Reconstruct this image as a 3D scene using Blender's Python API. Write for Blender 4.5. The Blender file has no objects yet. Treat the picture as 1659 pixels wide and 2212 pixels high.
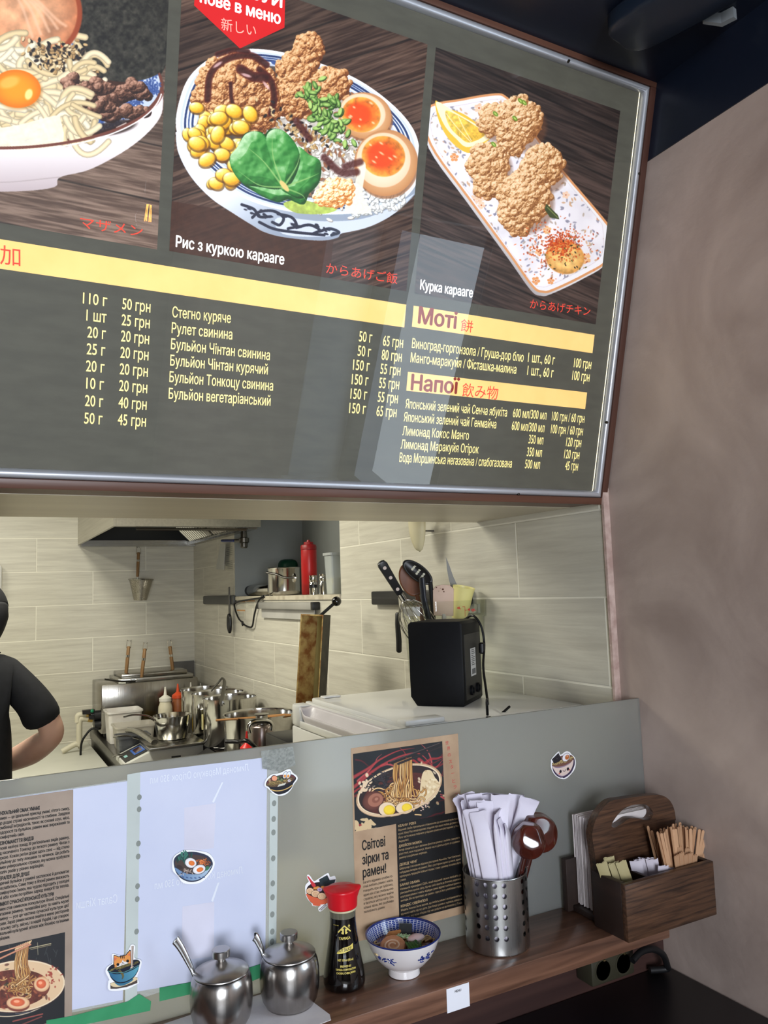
import bpy, bmesh, math, random
import numpy as np
from mathutils import Vector, Matrix, Euler
from mathutils.geometry import delaunay_2d_cdt
random.seed(7)
SC = bpy.context.scene
COL = SC.collection

# ------------------------------------------------------------------ camera, light, exposure
EYE = 1.49
FPX = 1685.0                      # focal length for a 1659 px wide frame
YAW, PITCH, ROLL = math.radians(27.95), math.radians(5.6), math.radians(-1.89)
_f = Vector((math.sin(YAW)*math.cos(PITCH), math.cos(YAW)*math.cos(PITCH), math.sin(PITCH)))
_r = Vector((math.cos(YAW), -math.sin(YAW), 0))
_u = _r.cross(_f)
RT = _r*math.cos(ROLL) + _u*math.sin(ROLL)
UP = -_r*math.sin(ROLL) + _u*math.cos(ROLL)
FW = _f
CAMPOS = Vector((0, 0, EYE))
cd = bpy.data.cameras.new('camera')
cam = bpy.data.objects.new('camera', cd); COL.objects.link(cam)
cd.sensor_fit = 'HORIZONTAL'; cd.sensor_width = 36.0; cd.lens = FPX/1659*36.0
cd.clip_start = 0.02
cam.matrix_world = Matrix(((RT.x, UP.x, -FW.x, 0), (RT.y, UP.y, -FW.y, 0), (RT.z, UP.z, -FW.z, EYE), (0, 0, 0, 1)))
SC.camera = cam

SC.view_settings.view_transform = 'Standard'
SC.view_settings.look = 'None'
SC.view_settings.gamma = 1.0
SC.view_settings.exposure = 0.0
SC.view_settings.use_curve_mapping = False

wd = bpy.data.worlds.new('sky'); SC.world = wd; wd.use_nodes = True
wd.node_tree.nodes['Background'].inputs[0].default_value = (0.62, 0.78, 1.0, 1)
wd.node_tree.nodes['Background'].inputs[1].default_value = 2.4

def area_light(name, loc, direction, sx, sy, watts, col):
    l = bpy.data.lights.new(name, 'AREA'); l.shape = 'RECTANGLE'; l.size = sx; l.size_y = sy
    l.energy = watts; l.color = col
    o = bpy.data.objects.new(name, l); COL.objects.link(o)
    o.location = loc; o.rotation_euler = Vector(direction).to_track_quat('-Z', 'Y').to_euler()
    return o
# daylight through the window in the right-hand wall, beside the photographer
area_light('window_daylight', (1.62, 0.03, EYE+0.20), (-1, 0.0, 0.0), 1.25, 1.25, 21, (0.80, 0.92, 1.0))
# fill light added behind the photographer, set in an added window
area_light('rear_fill_light', (-0.9, -3.36, 1.475), (0.22, 1, -0.02), 1.55, 1.70, 170, (0.90, 0.94, 1.0))
# strip lamp on the kitchen ceiling
area_light('kitchen_lamp', (0.10, 2.90, EYE+0.94), (0, 0, -1), 0.30, 0.90, 34, (1.0, 0.965, 0.82))
area_light('kitchen_lamp_rear', (-0.75, 3.6, EYE+0.94), (0, 0, -1), 0.30, 0.90, 22, (1.0, 0.965, 0.82))

# ------------------------------------------------------------------ geometry helpers
def ray(px, py): return RT*((px-829.5)/FPX) - UP*((py-1106)/FPX) + FW
def on_x(px, py, x): r = ray(px, py); return CAMPOS + r*(x/r.x)
def on_y(px, py, y): r = ray(px, py); return CAMPOS + r*(y/r.y)
def on_z(px, py, z): r = ray(px, py); return CAMPOS + r*((z-EYE)/r.z)
def proj(p):
    d = Vector(p)-CAMPOS; w = d.dot(FW)
    return 829.5+FPX*d.dot(RT)/w, 1106-FPX*d.dot(UP)/w
def pxm(p):                       # metres per picture unit at a point of the place
    return (Vector(p)-CAMPOS).dot(FW)/FPX

class MB:
    def __init__(s): s.v = []; s.f = []; s.uv = {}
    def add(s, vs, fs, M=None):
        n = len(s.v)
        s.v += [tuple(M @ Vector(v)) if M is not None else tuple(v) for v in vs]
        s.f += [tuple(i+n for i in f) for f in fs]
        return s
    def box(s, c, size, M=None, bevel=0.0, seg=2):
        hx, hy, hz = size[0]/2, size[1]/2, size[2]/2
        if bevel <= 0:
            vs = [(c[0]+a*hx, c[1]+b*hy, c[2]+d*hz) for a in (-1, 1) for b in (-1, 1) for d in (-1, 1)]
            return s.add(vs, [(0,1,3,2),(4,6,7,5),(0,4,5,1),(2,3,7,6),(0,2,6,4),(1,5,7,3)], M)
        bm = bmesh.new(); bmesh.ops.create_cube(bm, size=1.0)
        for v in bm.verts: v.co = Vector((c[0]+v.co.x*size[0], c[1]+v.co.y*size[1], c[2]+v.co.z*size[2]))
        bmesh.ops.bevel(bm, geom=bm.edges[:], offset=min(bevel, min(size)*0.49), segments=seg, affect='EDGES', profile=0.5)
        bm.verts.index_update()
        s.add([v.co.copy() for v in bm.verts], [[v.index for v in f.verts] for f in bm.faces], M); bm.free()
        return s
    def span(s, a, b, **k):       # box between two corners
        return s.box([(a[i]+b[i])/2 for i in range(3)], [abs(b[i]-a[i]) for i in range(3)], **k)
    def lathe(s, prof, n=48, M=None, sx=1.0, sy=1.0, cap=True):
        vs = []; fs = []
        for (r, z) in prof:
            for k in range(n):
                a = 2*math.pi*k/n; vs.append((r*math.cos(a)*sx, r*math.sin(a)*sy, z))
        for i in range(len(prof)-1):
            for k in range(n):
                fs.append((i*n+k, i*n+(k+1) % n, (i+1)*n+(k+1) % n, (i+1)*n+k))
        if cap:
            if prof[0][0] > 1e-5: fs.append(tuple(range(n-1, -1, -1)))
            if prof[-1][0] > 1e-5: fs.append(tuple((len(prof)-1)*n+k for k in range(n)))
        return s.add(vs, fs, M)
    def tube(s, pts, r, n=12, M=None, closed=False, flat=1.0):
        pts = [Vector(p) for p in pts]; m = len(pts)
        rs = r if isinstance(r, (list, tuple)) else [r]*m
        vs = []; fs = []; prev = None
        for i, p in enumerate(pts):
            if closed: t = pts[(i+1) % m]-pts[i-1]
            else: t = pts[min(i+1, m-1)]-pts[max(i-1, 0)]
            t = t.normalized() if t.length > 1e-9 else Vector((0, 0, 1))
            if prev is None:
                a = Vector((0, 0, 1)) if abs(t.z) < 0.9 else Vector((1, 0, 0))
                nrm = (a-t*a.dot(t)).normalized()
            else:
                nrm = prev-t*prev.dot(t)
                nrm = nrm.normalized() if nrm.length > 1e-6 else t.orthogonal().normalized()
            prev = nrm; b = t.cross(nrm)
            for k in range(n):
                a = 2*math.pi*k/n
                vs.append(p+nrm*(rs[i]*math.cos(a)*flat)+b*(rs[i]*math.sin(a)))
        for i in range(m if closed else m-1):
            j = (i+1) % m
            for k in range(n): fs.append((i*n+k, i*n+(k+1) % n, j*n+(k+1) % n, j*n+k))
        if not closed: fs.append(tuple(range(n-1, -1, -1))); fs.append(tuple((m-1)*n+k for k in range(n)))
        return s.add(vs, fs, M)
    def prism(s, outline, z0, z1, M=None, bevel=0.0):
        n = len(outline)
        bm = bmesh.new()
        lo = [bm.verts.new((x, y, z0)) for x, y in outline]
        f = bm.faces.new(lo); f.normal_update()
        g = bmesh.ops.extrude_face_region(bm, geom=[f])
        for v in g['geom']:
            if isinstance(v, bmesh.types.BMVert): v.co.z = z1
        bmesh.ops.recalc_face_normals(bm, faces=bm.faces[:])
        if bevel > 0:
            ed = [e for e in bm.edges if abs(e.verts[0].co.z-e.verts[1].co.z) < 1e-9]
            bmesh.ops.bevel(bm, geom=ed, offset=bevel, segments=2, affect='EDGES', profile=0.5)
        bm.verts.index_update()
        s.add([v.co.copy() for v in bm.verts], [[v.index for v in q.verts] for q in bm.faces], M); bm.free()
        return s
    def grid(s, fn, nu, nv, M=None, wrap_u=False):
        vs = [fn(i/(nu if wrap_u else nu-1), j/(nv-1)) for j in range(nv) for i in range(nu)]
        fs = [(j*nu+i, j*nu+(i+1) % nu, (j+1)*nu+(i+1) % nu, (j+1)*nu+i) for j in range(nv-1) for i in range(nu if wrap_u else nu-1)]
        return s.add(vs, fs, M)
    def ball(s, c, r, n=24, m=14, M=None, sc=(1, 1, 1)):
        pr = [(max(r*math.sin(math.pi*i/m), 1e-6), -r*math.cos(math.pi*i/m)) for i in range(m+1)]
        T = Matrix.Translation(c) @ Matrix.Diagonal((*sc, 1))
        return s.lathe(pr, n, (M @ T) if M is not None else T, cap=False)
    def build(s, name, mat, parent=None, smooth=35, loc=None, solid=0, uvs=None):
        me = bpy.data.meshes.new(name)
        me.from_pydata([tuple(v) for v in s.v], [], s.f)
        bm = bmesh.new(); bm.from_mesh(me)
        bmesh.ops.remove_doubles(bm, verts=bm.verts[:], dist=1e-6)
        if not uvs: bmesh.ops.recalc_face_normals(bm, faces=bm.faces[:])
        bm.to_mesh(me); bm.free()
        if mat is not None: me.materials.append(mat)
        if smooth:
            me.shade_smooth()
            me.set_sharp_from_angle(angle=math.radians(smooth))
        o = bpy.data.objects.new(name, me); COL.objects.link(o)
        if loc is not None: o.location = loc
        if parent is not None: o.parent = parent
        if solid:
            md = o.modifiers.new('thick', 'SOLIDIFY'); md.thickness = solid; md.offset = 0
        return o

def tag(o, label=None, cat=None, group=None, kind=None):
    if label: o['label'] = label
    if cat: o['category'] = cat
    if group: o['group'] = group
    if kind: o['kind'] = kind
    return o
def thing(name, label, cat, loc=(0, 0, 0), rot=(0, 0, 0), group=None):
    o = bpy.data.objects.new(name, None); COL.objects.link(o)
    o.empty_display_size = 0.02
    o.location = loc; o.rotation_euler = rot
    return tag(o, label, cat, group)
def copy_thing(root, loc, rot=None, label=None, group=None):
    def rec(o, par):
        c = o.copy(); COL.objects.link(c)
        if par is not None: c.parent = par
        for ch in list(o.children): rec(ch, c)
        return c
    r = rec(root, None); r.location = loc
    if rot is not None: r.rotation_euler = rot
    if label: r['label'] = label
    if group: r['group'] = group
    return r
def structure(o, label=None): return tag(o, label, kind='structure')
def Tr(x, y, z): return Matrix.Translation((x, y, z))
def Rot(a, ax): return Matrix.Rotation(a, 4, ax)
def bez(p0, p1, p2, p3, n=12):
    p0, p1, p2, p3 = map(Vector, (p0, p1, p2, p3)); out = []
    for i in range(n+1):
        t = i/n; out.append(p0*(1-t)**3+p1*3*t*(1-t)**2+p2*3*t*t*(1-t)+p3*t**3)
    return out
def smooth_path(pts, n=8):        # Catmull-Rom through the points
    P = [Vector(p) for p in pts]; P = [P[0]*2-P[1]]+P+[P[-1]*2-P[-2]]; out = []
    for i in range(1, len(P)-2):
        a, b, c, d = P[i-1:i+3]
        for k in range(n):
            t = k/n
            out.append(0.5*((2*b)+(c-a)*t+(2*a-5*b+4*c-d)*t*t+(3*b-3*c+d-a)*t**3))
    out.append(P[-2]); return out

# ------------------------------------------------------------------ materials
def lin(c): return tuple(((x/255)/12.92 if x/255 <= 0.04045 else ((x/255+0.055)/1.055)**2.4) for x in c)
def mat(name, rgb, rough=0.5, metal=0.0, rgb2=None, scale=6.0, stretch=(1, 1, 1), detail=5, bump=0.0, bscale=None,
        coat=0.0, emit=0.0, trans=0.0, ior=1.45, alpha=1.0, spec=0.5, rvar=0.0, aniso=0.0, contrast=(0.35, 0.65), bstretch=None, distort=0.0, sss=0.0):
    m = bpy.data.materials.new(name); m.use_nodes = True
    nt = m.node_tree; p = nt.nodes['Principled BSDF']; L = nt.links.new
    c = (*lin(rgb), 1)
    p.inputs['Base Color'].default_value = c
    p.inputs['Roughness'].default_value = rough; p.inputs['Metallic'].default_value = metal
    p.inputs['Coat Weight'].default_value = coat; p.inputs['Coat Roughness'].default_value = 0.06
    p.inputs['IOR'].default_value = ior; p.inputs['Transmission Weight'].default_value = trans
    p.inputs['Alpha'].default_value = alpha; p.inputs['Specular IOR Level'].default_value = spec
    p.inputs['Anisotropic'].default_value = aniso
    if sss: p.inputs['Subsurface Weight'].default_value = sss; p.inputs['Subsurface Radius'].default_value = (0.01, 0.004, 0.002)
    tc = nt.nodes.new('ShaderNodeTexCoord'); mp = nt.nodes.new('ShaderNodeMapping')
    mp.inputs['Scale'].default_value = stretch; L(tc.outputs['Object'], mp.inputs['Vector'])
    if rgb2 is None: rgb2 = tuple(max(0, x*0.93-1) for x in rgb)
    nz = nt.nodes.new('ShaderNodeTexNoise'); nz.inputs['Scale'].default_value = scale; nz.inputs['Detail'].default_value = detail
    nz.inputs['Distortion'].default_value = distort
    L(mp.outputs[0], nz.inputs['Vector'])
    rp = nt.nodes.new('ShaderNodeValToRGB'); rp.color_ramp.elements[0].position = contrast[0]; rp.color_ramp.elements[1].position = contrast[1]
    rp.color_ramp.elements[0].color = c; rp.color_ramp.elements[1].color = (*lin(rgb2), 1)
    L(nz.outputs['Fac'], rp.inputs[0]); L(rp.outputs[0], p.inputs['Base Color'])
    if emit > 0:
        L(rp.outputs[0], p.inputs['Emission Color']); p.inputs['Emission Strength'].default_value = emit
    if rvar > 0:
        mr = nt.nodes.new('ShaderNodeMapRange'); mr.inputs['To Min'].default_value = max(0, rough-rvar); mr.inputs['To Max'].default_value = min(1, rough+rvar)
        L(nz.outputs['Fac'], mr.inputs['Value']); L(mr.outputs[0], p.inputs['Roughness'])
    if bump > 0:
        n2 = nt.nodes.new('ShaderNodeTexNoise'); n2.inputs['Scale'].default_value = bscale or scale*4; n2.inputs['Detail'].default_value = 6
        m2 = nt.nodes.new('ShaderNodeMapping'); m2.inputs['Scale'].default_value = bstretch or stretch
        L(tc.outputs['Object'], m2.inputs['Vector']); L(m2.outputs[0], n2.inputs['Vector'])
        b = nt.nodes.new('ShaderNodeBump'); b.inputs['Strength'].default_value = bump; b.inputs['Distance'].default_value = 0.004
        L(n2.outputs['Fac'], b.inputs['Height']); L(b.outputs[0], p.inputs['Normal'])
    return m
def wood(name, rgb, rgb2, axis='X', scale=3.0, rough=0.4, coat=0.0, bump=0.15, fine=1.0):
    st = {'X': (0.06, 1, 1), 'Y': (1, 0.06, 1), 'Z': (1, 1, 0.06)}[axis]
    return mat(name, rgb, rough, rgb2=rgb2, scale=scale*14*fine, stretch=st, detail=8, bump=bump, bscale=scale*30, coat=coat, distort=0.6, contrast=(0.3, 0.7))
def steel(name, rgb=(190, 188, 182), rough=0.28, axis=None, spread=12):
    st = {'X': (0.02, 1, 1), 'Y': (1, 0.02, 1), 'Z': (1, 1, 0.02), None: (1, 1, 1)}[axis]
    return mat(name, rgb, rough, 1.0, rgb2=tuple(x-spread for x in rgb), scale=90 if axis else 8, stretch=st, rvar=0.06, bump=0.04 if axis else 0, bscale=200)
def tile_mat(name, ax, row_z, joint, alt):
    """wood-look ceramic tiles 0.588 x 0.1868 in half bond with pale grout; ax is the horizontal axis"""
    m = bpy.data.materials.new(name); m.use_nodes = True
    nt = m.node_tree; p = nt.nodes['Principled BSDF']; L = nt.links.new; N = nt.nodes.new
    tc = N('ShaderNodeTexCoord'); sp = N('ShaderNodeSeparateXYZ'); L(tc.outputs['Object'], sp.inputs[0])
    def math_(op, a, b=None, c=None):
        n = N('ShaderNodeMath'); n.operation = op
        for i, q in enumerate((a, b, c)):
            if q is None: continue
            if isinstance(q, (int, float)): n.inputs[i].default_value = q
            else: L(q, n.inputs[i])
        return n.outputs[0]
    H = sp.outputs[ax]; Z = sp.outputs['Z']
    rz = math_('DIVIDE', math_('SUBTRACT', Z, row_z), 0.1868)
    ri = math_('FLOOR', rz); rf = math_('FRACT', math_('ADD', rz, 100.0))
    par = math_('MODULO', math_('ADD', ri, 100.0 + alt), 2.0)
    hx = math_('DIVIDE', math_('SUBTRACT', H, joint), 0.588)
    hx = math_('ADD', hx, math_('MULTIPLY', par, 0.5)); hi = math_('FLOOR', hx); hf = math_('FRACT', math_('ADD', hx, 100.0))
    dz = math_('MULTIPLY', math_('MINIMUM', rf, math_('SUBTRACT', 1.0, rf)), 0.1868)
    dh = math_('MULTIPLY', math_('MINIMUM', hf, math_('SUBTRACT', 1.0, hf)), 0.588)
    dd = math_('MINIMUM', dz, dh)
    g = N('ShaderNodeMapRange'); g.inputs['From Min'].default_value = 0.0017; g.inputs['From Max'].default_value = 0.0030
    L(dd, g.inputs['Value'])
    wn = N('ShaderNodeTexWhiteNoise'); wn.noise_dimensions = '2D'; cb = N('ShaderNodeCombineXYZ'); L(hi, cb.inputs[0]); L(ri, cb.inputs[1]); L(cb.outputs[0], wn.inputs['Vector'])
    c2 = N('ShaderNodeCombineXYZ'); L(math_('MULTIPLY', H, 1.6), c2.inputs[0]); L(math_('MULTIPLY', Z, 26.0), c2.inputs[1]); L(math_('MULTIPLY', wn.outputs['Value'], 40.0), c2.inputs[2])
    nz = N('ShaderNodeTexNoise'); nz.inputs['Scale'].default_value = 2.2; nz.inputs['Detail'].default_value = 9; nz.inputs['Roughness'].default_value = 0.62; nz.inputs['Distortion'].default_value = 0.35
    L(c2.outputs[0], nz.inputs['Vector'])
    rp = N('ShaderNodeValToRGB'); e = rp.color_ramp.elements
    e[0].position = 0.30; e[0].color = (*lin((186, 181, 167)), 1); e[1].position = 0.62; e[1].color = (*lin((206, 202, 187)), 1)
    L(nz.outputs['Fac'], rp.inputs[0])
    mx = N('ShaderNodeMix'); mx.data_type = 'RGBA'; L(g.outputs[0], mx.inputs['Factor'])
    mx.inputs['A'].default_value = (*lin((232, 228, 212)), 1); L(rp.outputs[0], mx.inputs['B'])
    L(mx.outputs['Result'], p.inputs['Base Color'])
    p.inputs['Roughness'].default_value = 0.42
    bp = N('ShaderNodeBump'); bp.inputs['Strength'].default_value = 0.5; bp.inputs['Distance'].default_value = 0.003
    L(math_('ADD', g.outputs[0], math_('MULTIPLY', nz.outputs['Fac'], 0.6)), bp.inputs['Height']); L(bp.outputs[0], p.inputs['Normal'])
    return m
def image_mat(name, img, rough=0.5, emit=0.0, coat=0.0):
    m = bpy.data.materials.new(name); m.use_nodes = True
    nt = m.node_tree; p = nt.nodes['Principled BSDF']
    t = nt.nodes.new('ShaderNodeTexImage'); t.image = img; t.extension = 'EXTEND'
    nt.links.new(t.outputs[0], p.inputs['Base Color'])
    p.inputs['Roughness'].default_value = rough; p.inputs['Coat Weight'].default_value = coat
    if emit > 0:
        nt.links.new(t.outputs[0], p.inputs['Emission Color']); p.inputs['Emission Strength'].default_value = emit
    return m

# ------------------------------------------------------------------ lettering
_fc = bpy.data.curves.new('lettering', 'FONT'); _fo = bpy.data.objects.new('lettering', _fc); COL.objects.link(_fo)
_fc.resolution_u = 3; _fc.fill_mode = 'NONE'
def _area(p): return sum(p[i-1][0]*p[i][1]-p[i][0]*p[i-1][1] for i in range(len(p)))/2
def _inside(q, p):
    r = False
    for i in range(len(p)):
        (xa, ya), (xb, yb) = p[i-1], p[i]
        if (ya > q[1]) != (yb > q[1]) and q[0] < (xb-xa)*(q[1]-ya)/(yb-ya)+xa: r = not r
    return r
def glyphs(s, bold=0.0, shear=0.0):
    # outlines of the lettering; every outer loop is filled by itself with the loops it holds, so crossing strokes stay clean
    _fc.body = s; _fc.shear = shear
    dg = bpy.context.evaluated_depsgraph_get(); dg.update()
    me = bpy.data.meshes.new_from_object(_fo.evaluated_get(dg)); co = [(x.co.x, x.co.y) for x in me.vertices]; nb = {}
    for e in me.edges: a, b = e.vertices; nb.setdefault(a, []).append(b); nb.setdefault(b, []).append(a)
    bpy.data.meshes.remove(me); seen = set(); loops = []
    for i in range(len(co)):
        if i in seen or i not in nb: continue
        lp = [i]; seen.add(i); j = min(nb[i])
        while j not in seen:
            lp.append(j); seen.add(j); n = [k for k in nb[j] if k not in seen]
            if not n: break
            j = n[0]
        p = [co[k] for k in lp]
        if len(p) > 2: loops.append((p, _area(p)))
    v = []; f = []; outs = []; holes = []
    for p, a in loops:            # a loop wound against the loop round it is a hole
        c = [o for o in loops if abs(o[1]) > abs(a) and _inside(p[0], o[0])]
        if c and (min(c, key=lambda o: abs(o[1]))[1] > 0) != (a > 0): holes.append((p, a))
        else: outs.append((p, a, []))
    for p, a in holes:
        c = [o for o in outs if abs(o[1]) > abs(a) and _inside(p[0], o[0])]
        if c: min(c, key=lambda o: abs(o[1]))[2].append(p)
    for p, a, hs in outs:
        n = len(v); pts = []; eds = []
        for q in [p]+hs: m0 = len(pts); pts += [Vector(x) for x in q]; eds += [(m0+i, m0+(i+1) % len(q)) for i in range(len(q))]
        V2, _, F2, *_r = delaunay_2d_cdt(pts, eds, [], 0, 1e-6)
        v += [(x.x, x.y, 0) for x in V2]
        for t in F2:
            c = (sum(V2[k].x for k in t)/len(t), sum(V2[k].y for k in t)/len(t))
            if _inside(c, p) and not any(_inside(c, h) for h in hs): f.append(tuple(n+k for k in t))
    return v, f
_CAP = max(v[1] for v in glyphs('H')[0])
def letter_line(mb, s, a, b, cap, bold=0.0, lift=0.0, M=None, shear=0.0):
    """flat lettering fitted between two baseline ends a, b of a local plane, capital height cap"""
    v, f = glyphs(s, 0.0, shear)
    if not v: return
    x0 = min(q[0] for q in v); x1 = max(q[0] for q in v)
    a = Vector((a[0], a[1])); b = Vector((b[0], b[1])); d = b-a; L = d.length; d.normalize(); n = Vector((-d.y, d.x))
    sx = L/max(x1-x0, 1e-6); sy = cap/_CAP
    k = bold*1.1                  # heavier strokes: the same outline laid down again, a hair aside
    for j, (ox, oy) in enumerate(((-k, 0), (k, 0), (0, -k*0.7), (0, k*0.7)) if bold > 0 else ((0, 0),)):
        out = []
        for q in v:
            p = a+d*((q[0]-x0+ox)*sx)+n*((q[1]+oy)*sy); out.append((p.x, p.y, lift+j*2e-6))
        mb.add(out, f, M)
def letter_left(mb, s, a, ang, cap, squeeze=1.0, bold=0.0, lift=0.0, M=None):
    v, f = glyphs(s)
    if not v: return 0
    x0 = min(q[0] for q in v); x1 = max(q[0] for q in v); w = (x1-x0)*cap/_CAP*squeeze
    letter_line(mb, s, a, (a[0]+w*math.cos(ang), a[1]+w*math.sin(ang)), cap, bold, lift, M); return w

# ------------------------------------------------------------------ the setting
TABLE_Z, SHELF_Z, GLASS_Y, CEIL_Z, SOFFIT_Z, WORK_Z, FRIDGE_Z = 0.750, 0.896, 1.184, 2.479, 1.656, 0.765, 1.225
WALL_X, TILE_X, BACK_Y = 1.200, 1.187, 4.710
m_plaster = mat('plaster', (188, 170, 160), 0.55, rgb2=(160, 142, 133), scale=3.2, detail=9, bump=0.8, bscale=11, distort=1.6, bstretch=(1, 1, 1.3), contrast=(0.3, 0.7), spec=0.35)
m_navy = mat('navy_paint', (22, 29, 44), 0.32, rgb2=(18, 25, 40), scale=3, spec=0.5)
m_tile_back = tile_mat('tile_back', 'X', 1.456, 0.611, 0)
m_tile_side = tile_mat('tile_side', 'Y', 1.456, 1.546, 0)
m_nichegrey = mat('grey_paint', (150, 154, 152), 0.6, rgb2=(142, 146, 144), scale=4)
m_pinkedge = mat('rough_edge', (206, 182, 172), 0.8, rgb2=(176, 148, 138), scale=40, bump=0.6, bscale=90)
m_dark_floor = mat('floor', (150, 143, 134), 0.6, rgb2=(132, 126, 118), scale=5)
m_roomwall = mat('room_wall', (120, 108, 98), 0.8, rgb2=(104, 92, 84), scale=2)
m_white_paint = mat('white_paint', (222, 226, 228), 0.5, rgb2=(212, 216, 220), scale=3)
m_bulkhead = mat('bulkhead_board', (206, 196, 174), 0.34, rgb2=(188, 177, 156), scale=16, stretch=(0.05, 1, 1), detail=8, contrast=(0.3, 0.7), spec=0.6)

X0, X1 = -2.6, 1.2
structure(MB().span((X0, -3.3, -0.06), (1.55, 4.81, 0)).build('floor', m_dark_floor))
structure(MB().span((X0, -3.3, CEIL_Z), (1.65, 4.81, CEIL_Z+0.08)).build('ceiling', m_navy))
structure(MB().span((X0, BACK_Y, 0), (1.65, BACK_Y+0.1, CEIL_Z)).build('wall_back', m_tile_back))
structure(MB().span((X0-0.1, -3.3, 0), (X0, 4.81, CEIL_Z)).build('wall_left', m_roomwall))
w = MB(); SX0, SX1, SZ0, SZ1 = -1.70, -0.10, 0.60, 2.35
w.span((X0, -3.4, 0), (SX0, -3.3, CEIL_Z)); w.span((SX1, -3.4, 0), (1.65, -3.3, CEIL_Z)); w.span((SX0, -3.4, 0), (SX1, -3.3, SZ0)); w.span((SX0, -3.4, SZ1), (SX1, -3.3, CEIL_Z))
structure(w.build('wall_front', m_roomwall))
m_frame = mat('window_frame', (38, 40, 42), 0.4); fr = structure(MB().build('added_window', None)); fm = MB()  # window added to frame the rear fill light
for a, b in (((SX0, -3.35, SZ0), (SX0+0.05, -3.305, SZ1)), ((SX1-0.05, -3.35, SZ0), (SX1, -3.305, SZ1)), ((SX0, -3.35, SZ0), (SX1, -3.305, SZ0+0.05)), ((SX0, -3.35, SZ1-0.05), (SX1, -3.305, SZ1))): fm.span(a, b)
fm.build('window_frame', m_frame, fr)
# plastered right-hand wall with the window opening beside the photographer
WY0, WY1, WZ0, WZ1 = -0.56, 0.60, 1.02, 2.16
w = MB(); T = 0.30
w.span((WALL_X, WY1, 0), (WALL_X+T, 1.2435, CEIL_Z)); w.span((WALL_X, -3.3, 0), (WALL_X+T, WY0, CEIL_Z))
w.span((WALL_X, WY0, 0), (WALL_X+T, WY1, WZ0)); w.span((WALL_X, WY0, WZ1), (WALL_X+T, WY1, CEIL_Z))
structure(w.build('wall_right', m_plaster))
structure(MB().span((WALL_X-0.0025, -3.3, 2.334), (WALL_X, 1.20, CEIL_Z)).build('trim_1', m_navy))
structure(MB().span((TILE_X-0.003, 1.2365, 0.0), (WALL_X+0.005, 1.2435, 2.36), ).build('trim_2', m_pinkedge))
fr = structure(MB().build('window_1', None))
fm = MB(); xo = WALL_X+0.26
for (a, b) in (((xo-0.03, WY0, WZ0), (xo+0.03, WY0+0.05, WZ1)), ((xo-0.03, WY1-0.05, WZ0), (xo+0.03, WY1, WZ1)), ((xo-0.03, WY0, WZ0), (xo+0.03, WY1, WZ0+0.05)),
               ((xo-0.03, WY0, WZ1-0.05), (xo+0.03, WY1, WZ1)), ((xo-0.03, 0.20, WZ0), (xo+0.03, 0.27, WZ1))):
    fm.span(a, b)
fm.build('window_frame', m_frame, fr)
rv = MB()
for (a, b) in (((WALL_X+0.001, WY1-0.004, WZ0), (WALL_X+0.25, WY1-0.0005, WZ1)), ((WALL_X+0.001, WY0+0.0005, WZ0), (WALL_X+0.25, WY0+0.004, WZ1)), ((WALL_X-0.03, WY0, WZ0+0.0005), (WALL_X+0.25, WY1, WZ0+0.02))):
    rv.span(a, b)
rv.build('window_sill', m_white_paint, fr)
# kitchen side wall: tiles around an open grey niche
NY0, NY1, NZ0, NX = 2.588, 3.883, 1.470, 1.56
w = MB()
w.span((TILE_X, 1.2435, 0), (TILE_X+0.46, NY0, CEIL_Z)); w.span((TILE_X, NY1, 0), (TILE_X+0.46, BACK_Y, CEIL_Z)); w.span((TILE_X, NY0, 0), (TILE_X+0.46, NY1, NZ0))
structure(w.build('wall_right_kitchen', m_tile_side))
w = MB(); w.span((NX, NY0, NZ0), (TILE_X+0.46, NY1, CEIL_Z)); w.span((TILE_X+0.001, NY1-0.004, NZ0), (NX, NY1, CEIL_Z)); w.span((TILE_X+0.001, NY0, NZ0), (NX, NY0+0.004, CEIL_Z))
structure(w.build('wall_niche', m_nichegrey))
structure(MB().span((TILE_X-0.006, NY0+0.005, NZ0-0.014), (NX, NY1-0.005, NZ0+0.004)).build('trim_3', mat('niche_ledge', (196, 188, 168), 0.5, rgb2=(150, 138, 116), scale=18, contrast=(0.45, 0.8))))
# bulkhead over the serving hatch
structure(MB().span((X0, 1.345, SOFFIT_Z+0.0006), (TILE_X-0.0005, 1.712, CEIL_Z)).build('trim_4', m_bulkhead))
# partition below the screen
m_panel = wood('dark_panel', (74, 50, 44), (50, 32, 30), 'X', 2, 0.5)
structure(MB().span((X0, 1.163, 0), (WALL_X-0.001, 1.205, SHELF_Z-0.036)).build('wall_counter', m_panel))

# ------------------------------------------------------------------ table, shelf, glass screen
m_table = mat('dark_table', (24, 24, 33), 0.42, rgb2=(18, 18, 26), scale=6, stretch=(0.2, 1, 1), detail=6)
t = thing('bar_table', 'dark wall-mounted bar table below the brown shelf, running into the corner', 'table', (-0.2, 0.85, 0))
MB().span((-1.6, -0.29, 0.712), (1.399, 0.312, TABLE_Z), bevel=0.004).build('tabletop', m_table, t)
for x in (-1.2, 0.95): MB().span((x-0.03, 0.1, 0.0), (x+0.03, 0.16, 0.712)).build('leg', m_table, t)
m_shelf = wood('walnut_shelf', (134, 96, 76), (80, 54, 42), 'X', 1.6, 0.30, coat=0.25, bump=0.10, fine=3.2)
t = thing('counter_shelf', 'narrow brown wood-grain shelf along the foot of the glass screen', 'shelf', (-0.2, 1.117, SHELF_Z))
MB().span((-1.6, -0.067, -0.035), (1.300, 0.0665, 0), bevel=0.0022).build('shelf_board', m_shelf, t)
MB().span((-0.90, 0.022, -0.146), (-0.87, 0.045, -0.0352)).build('bracket', m_panel, t)

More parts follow.
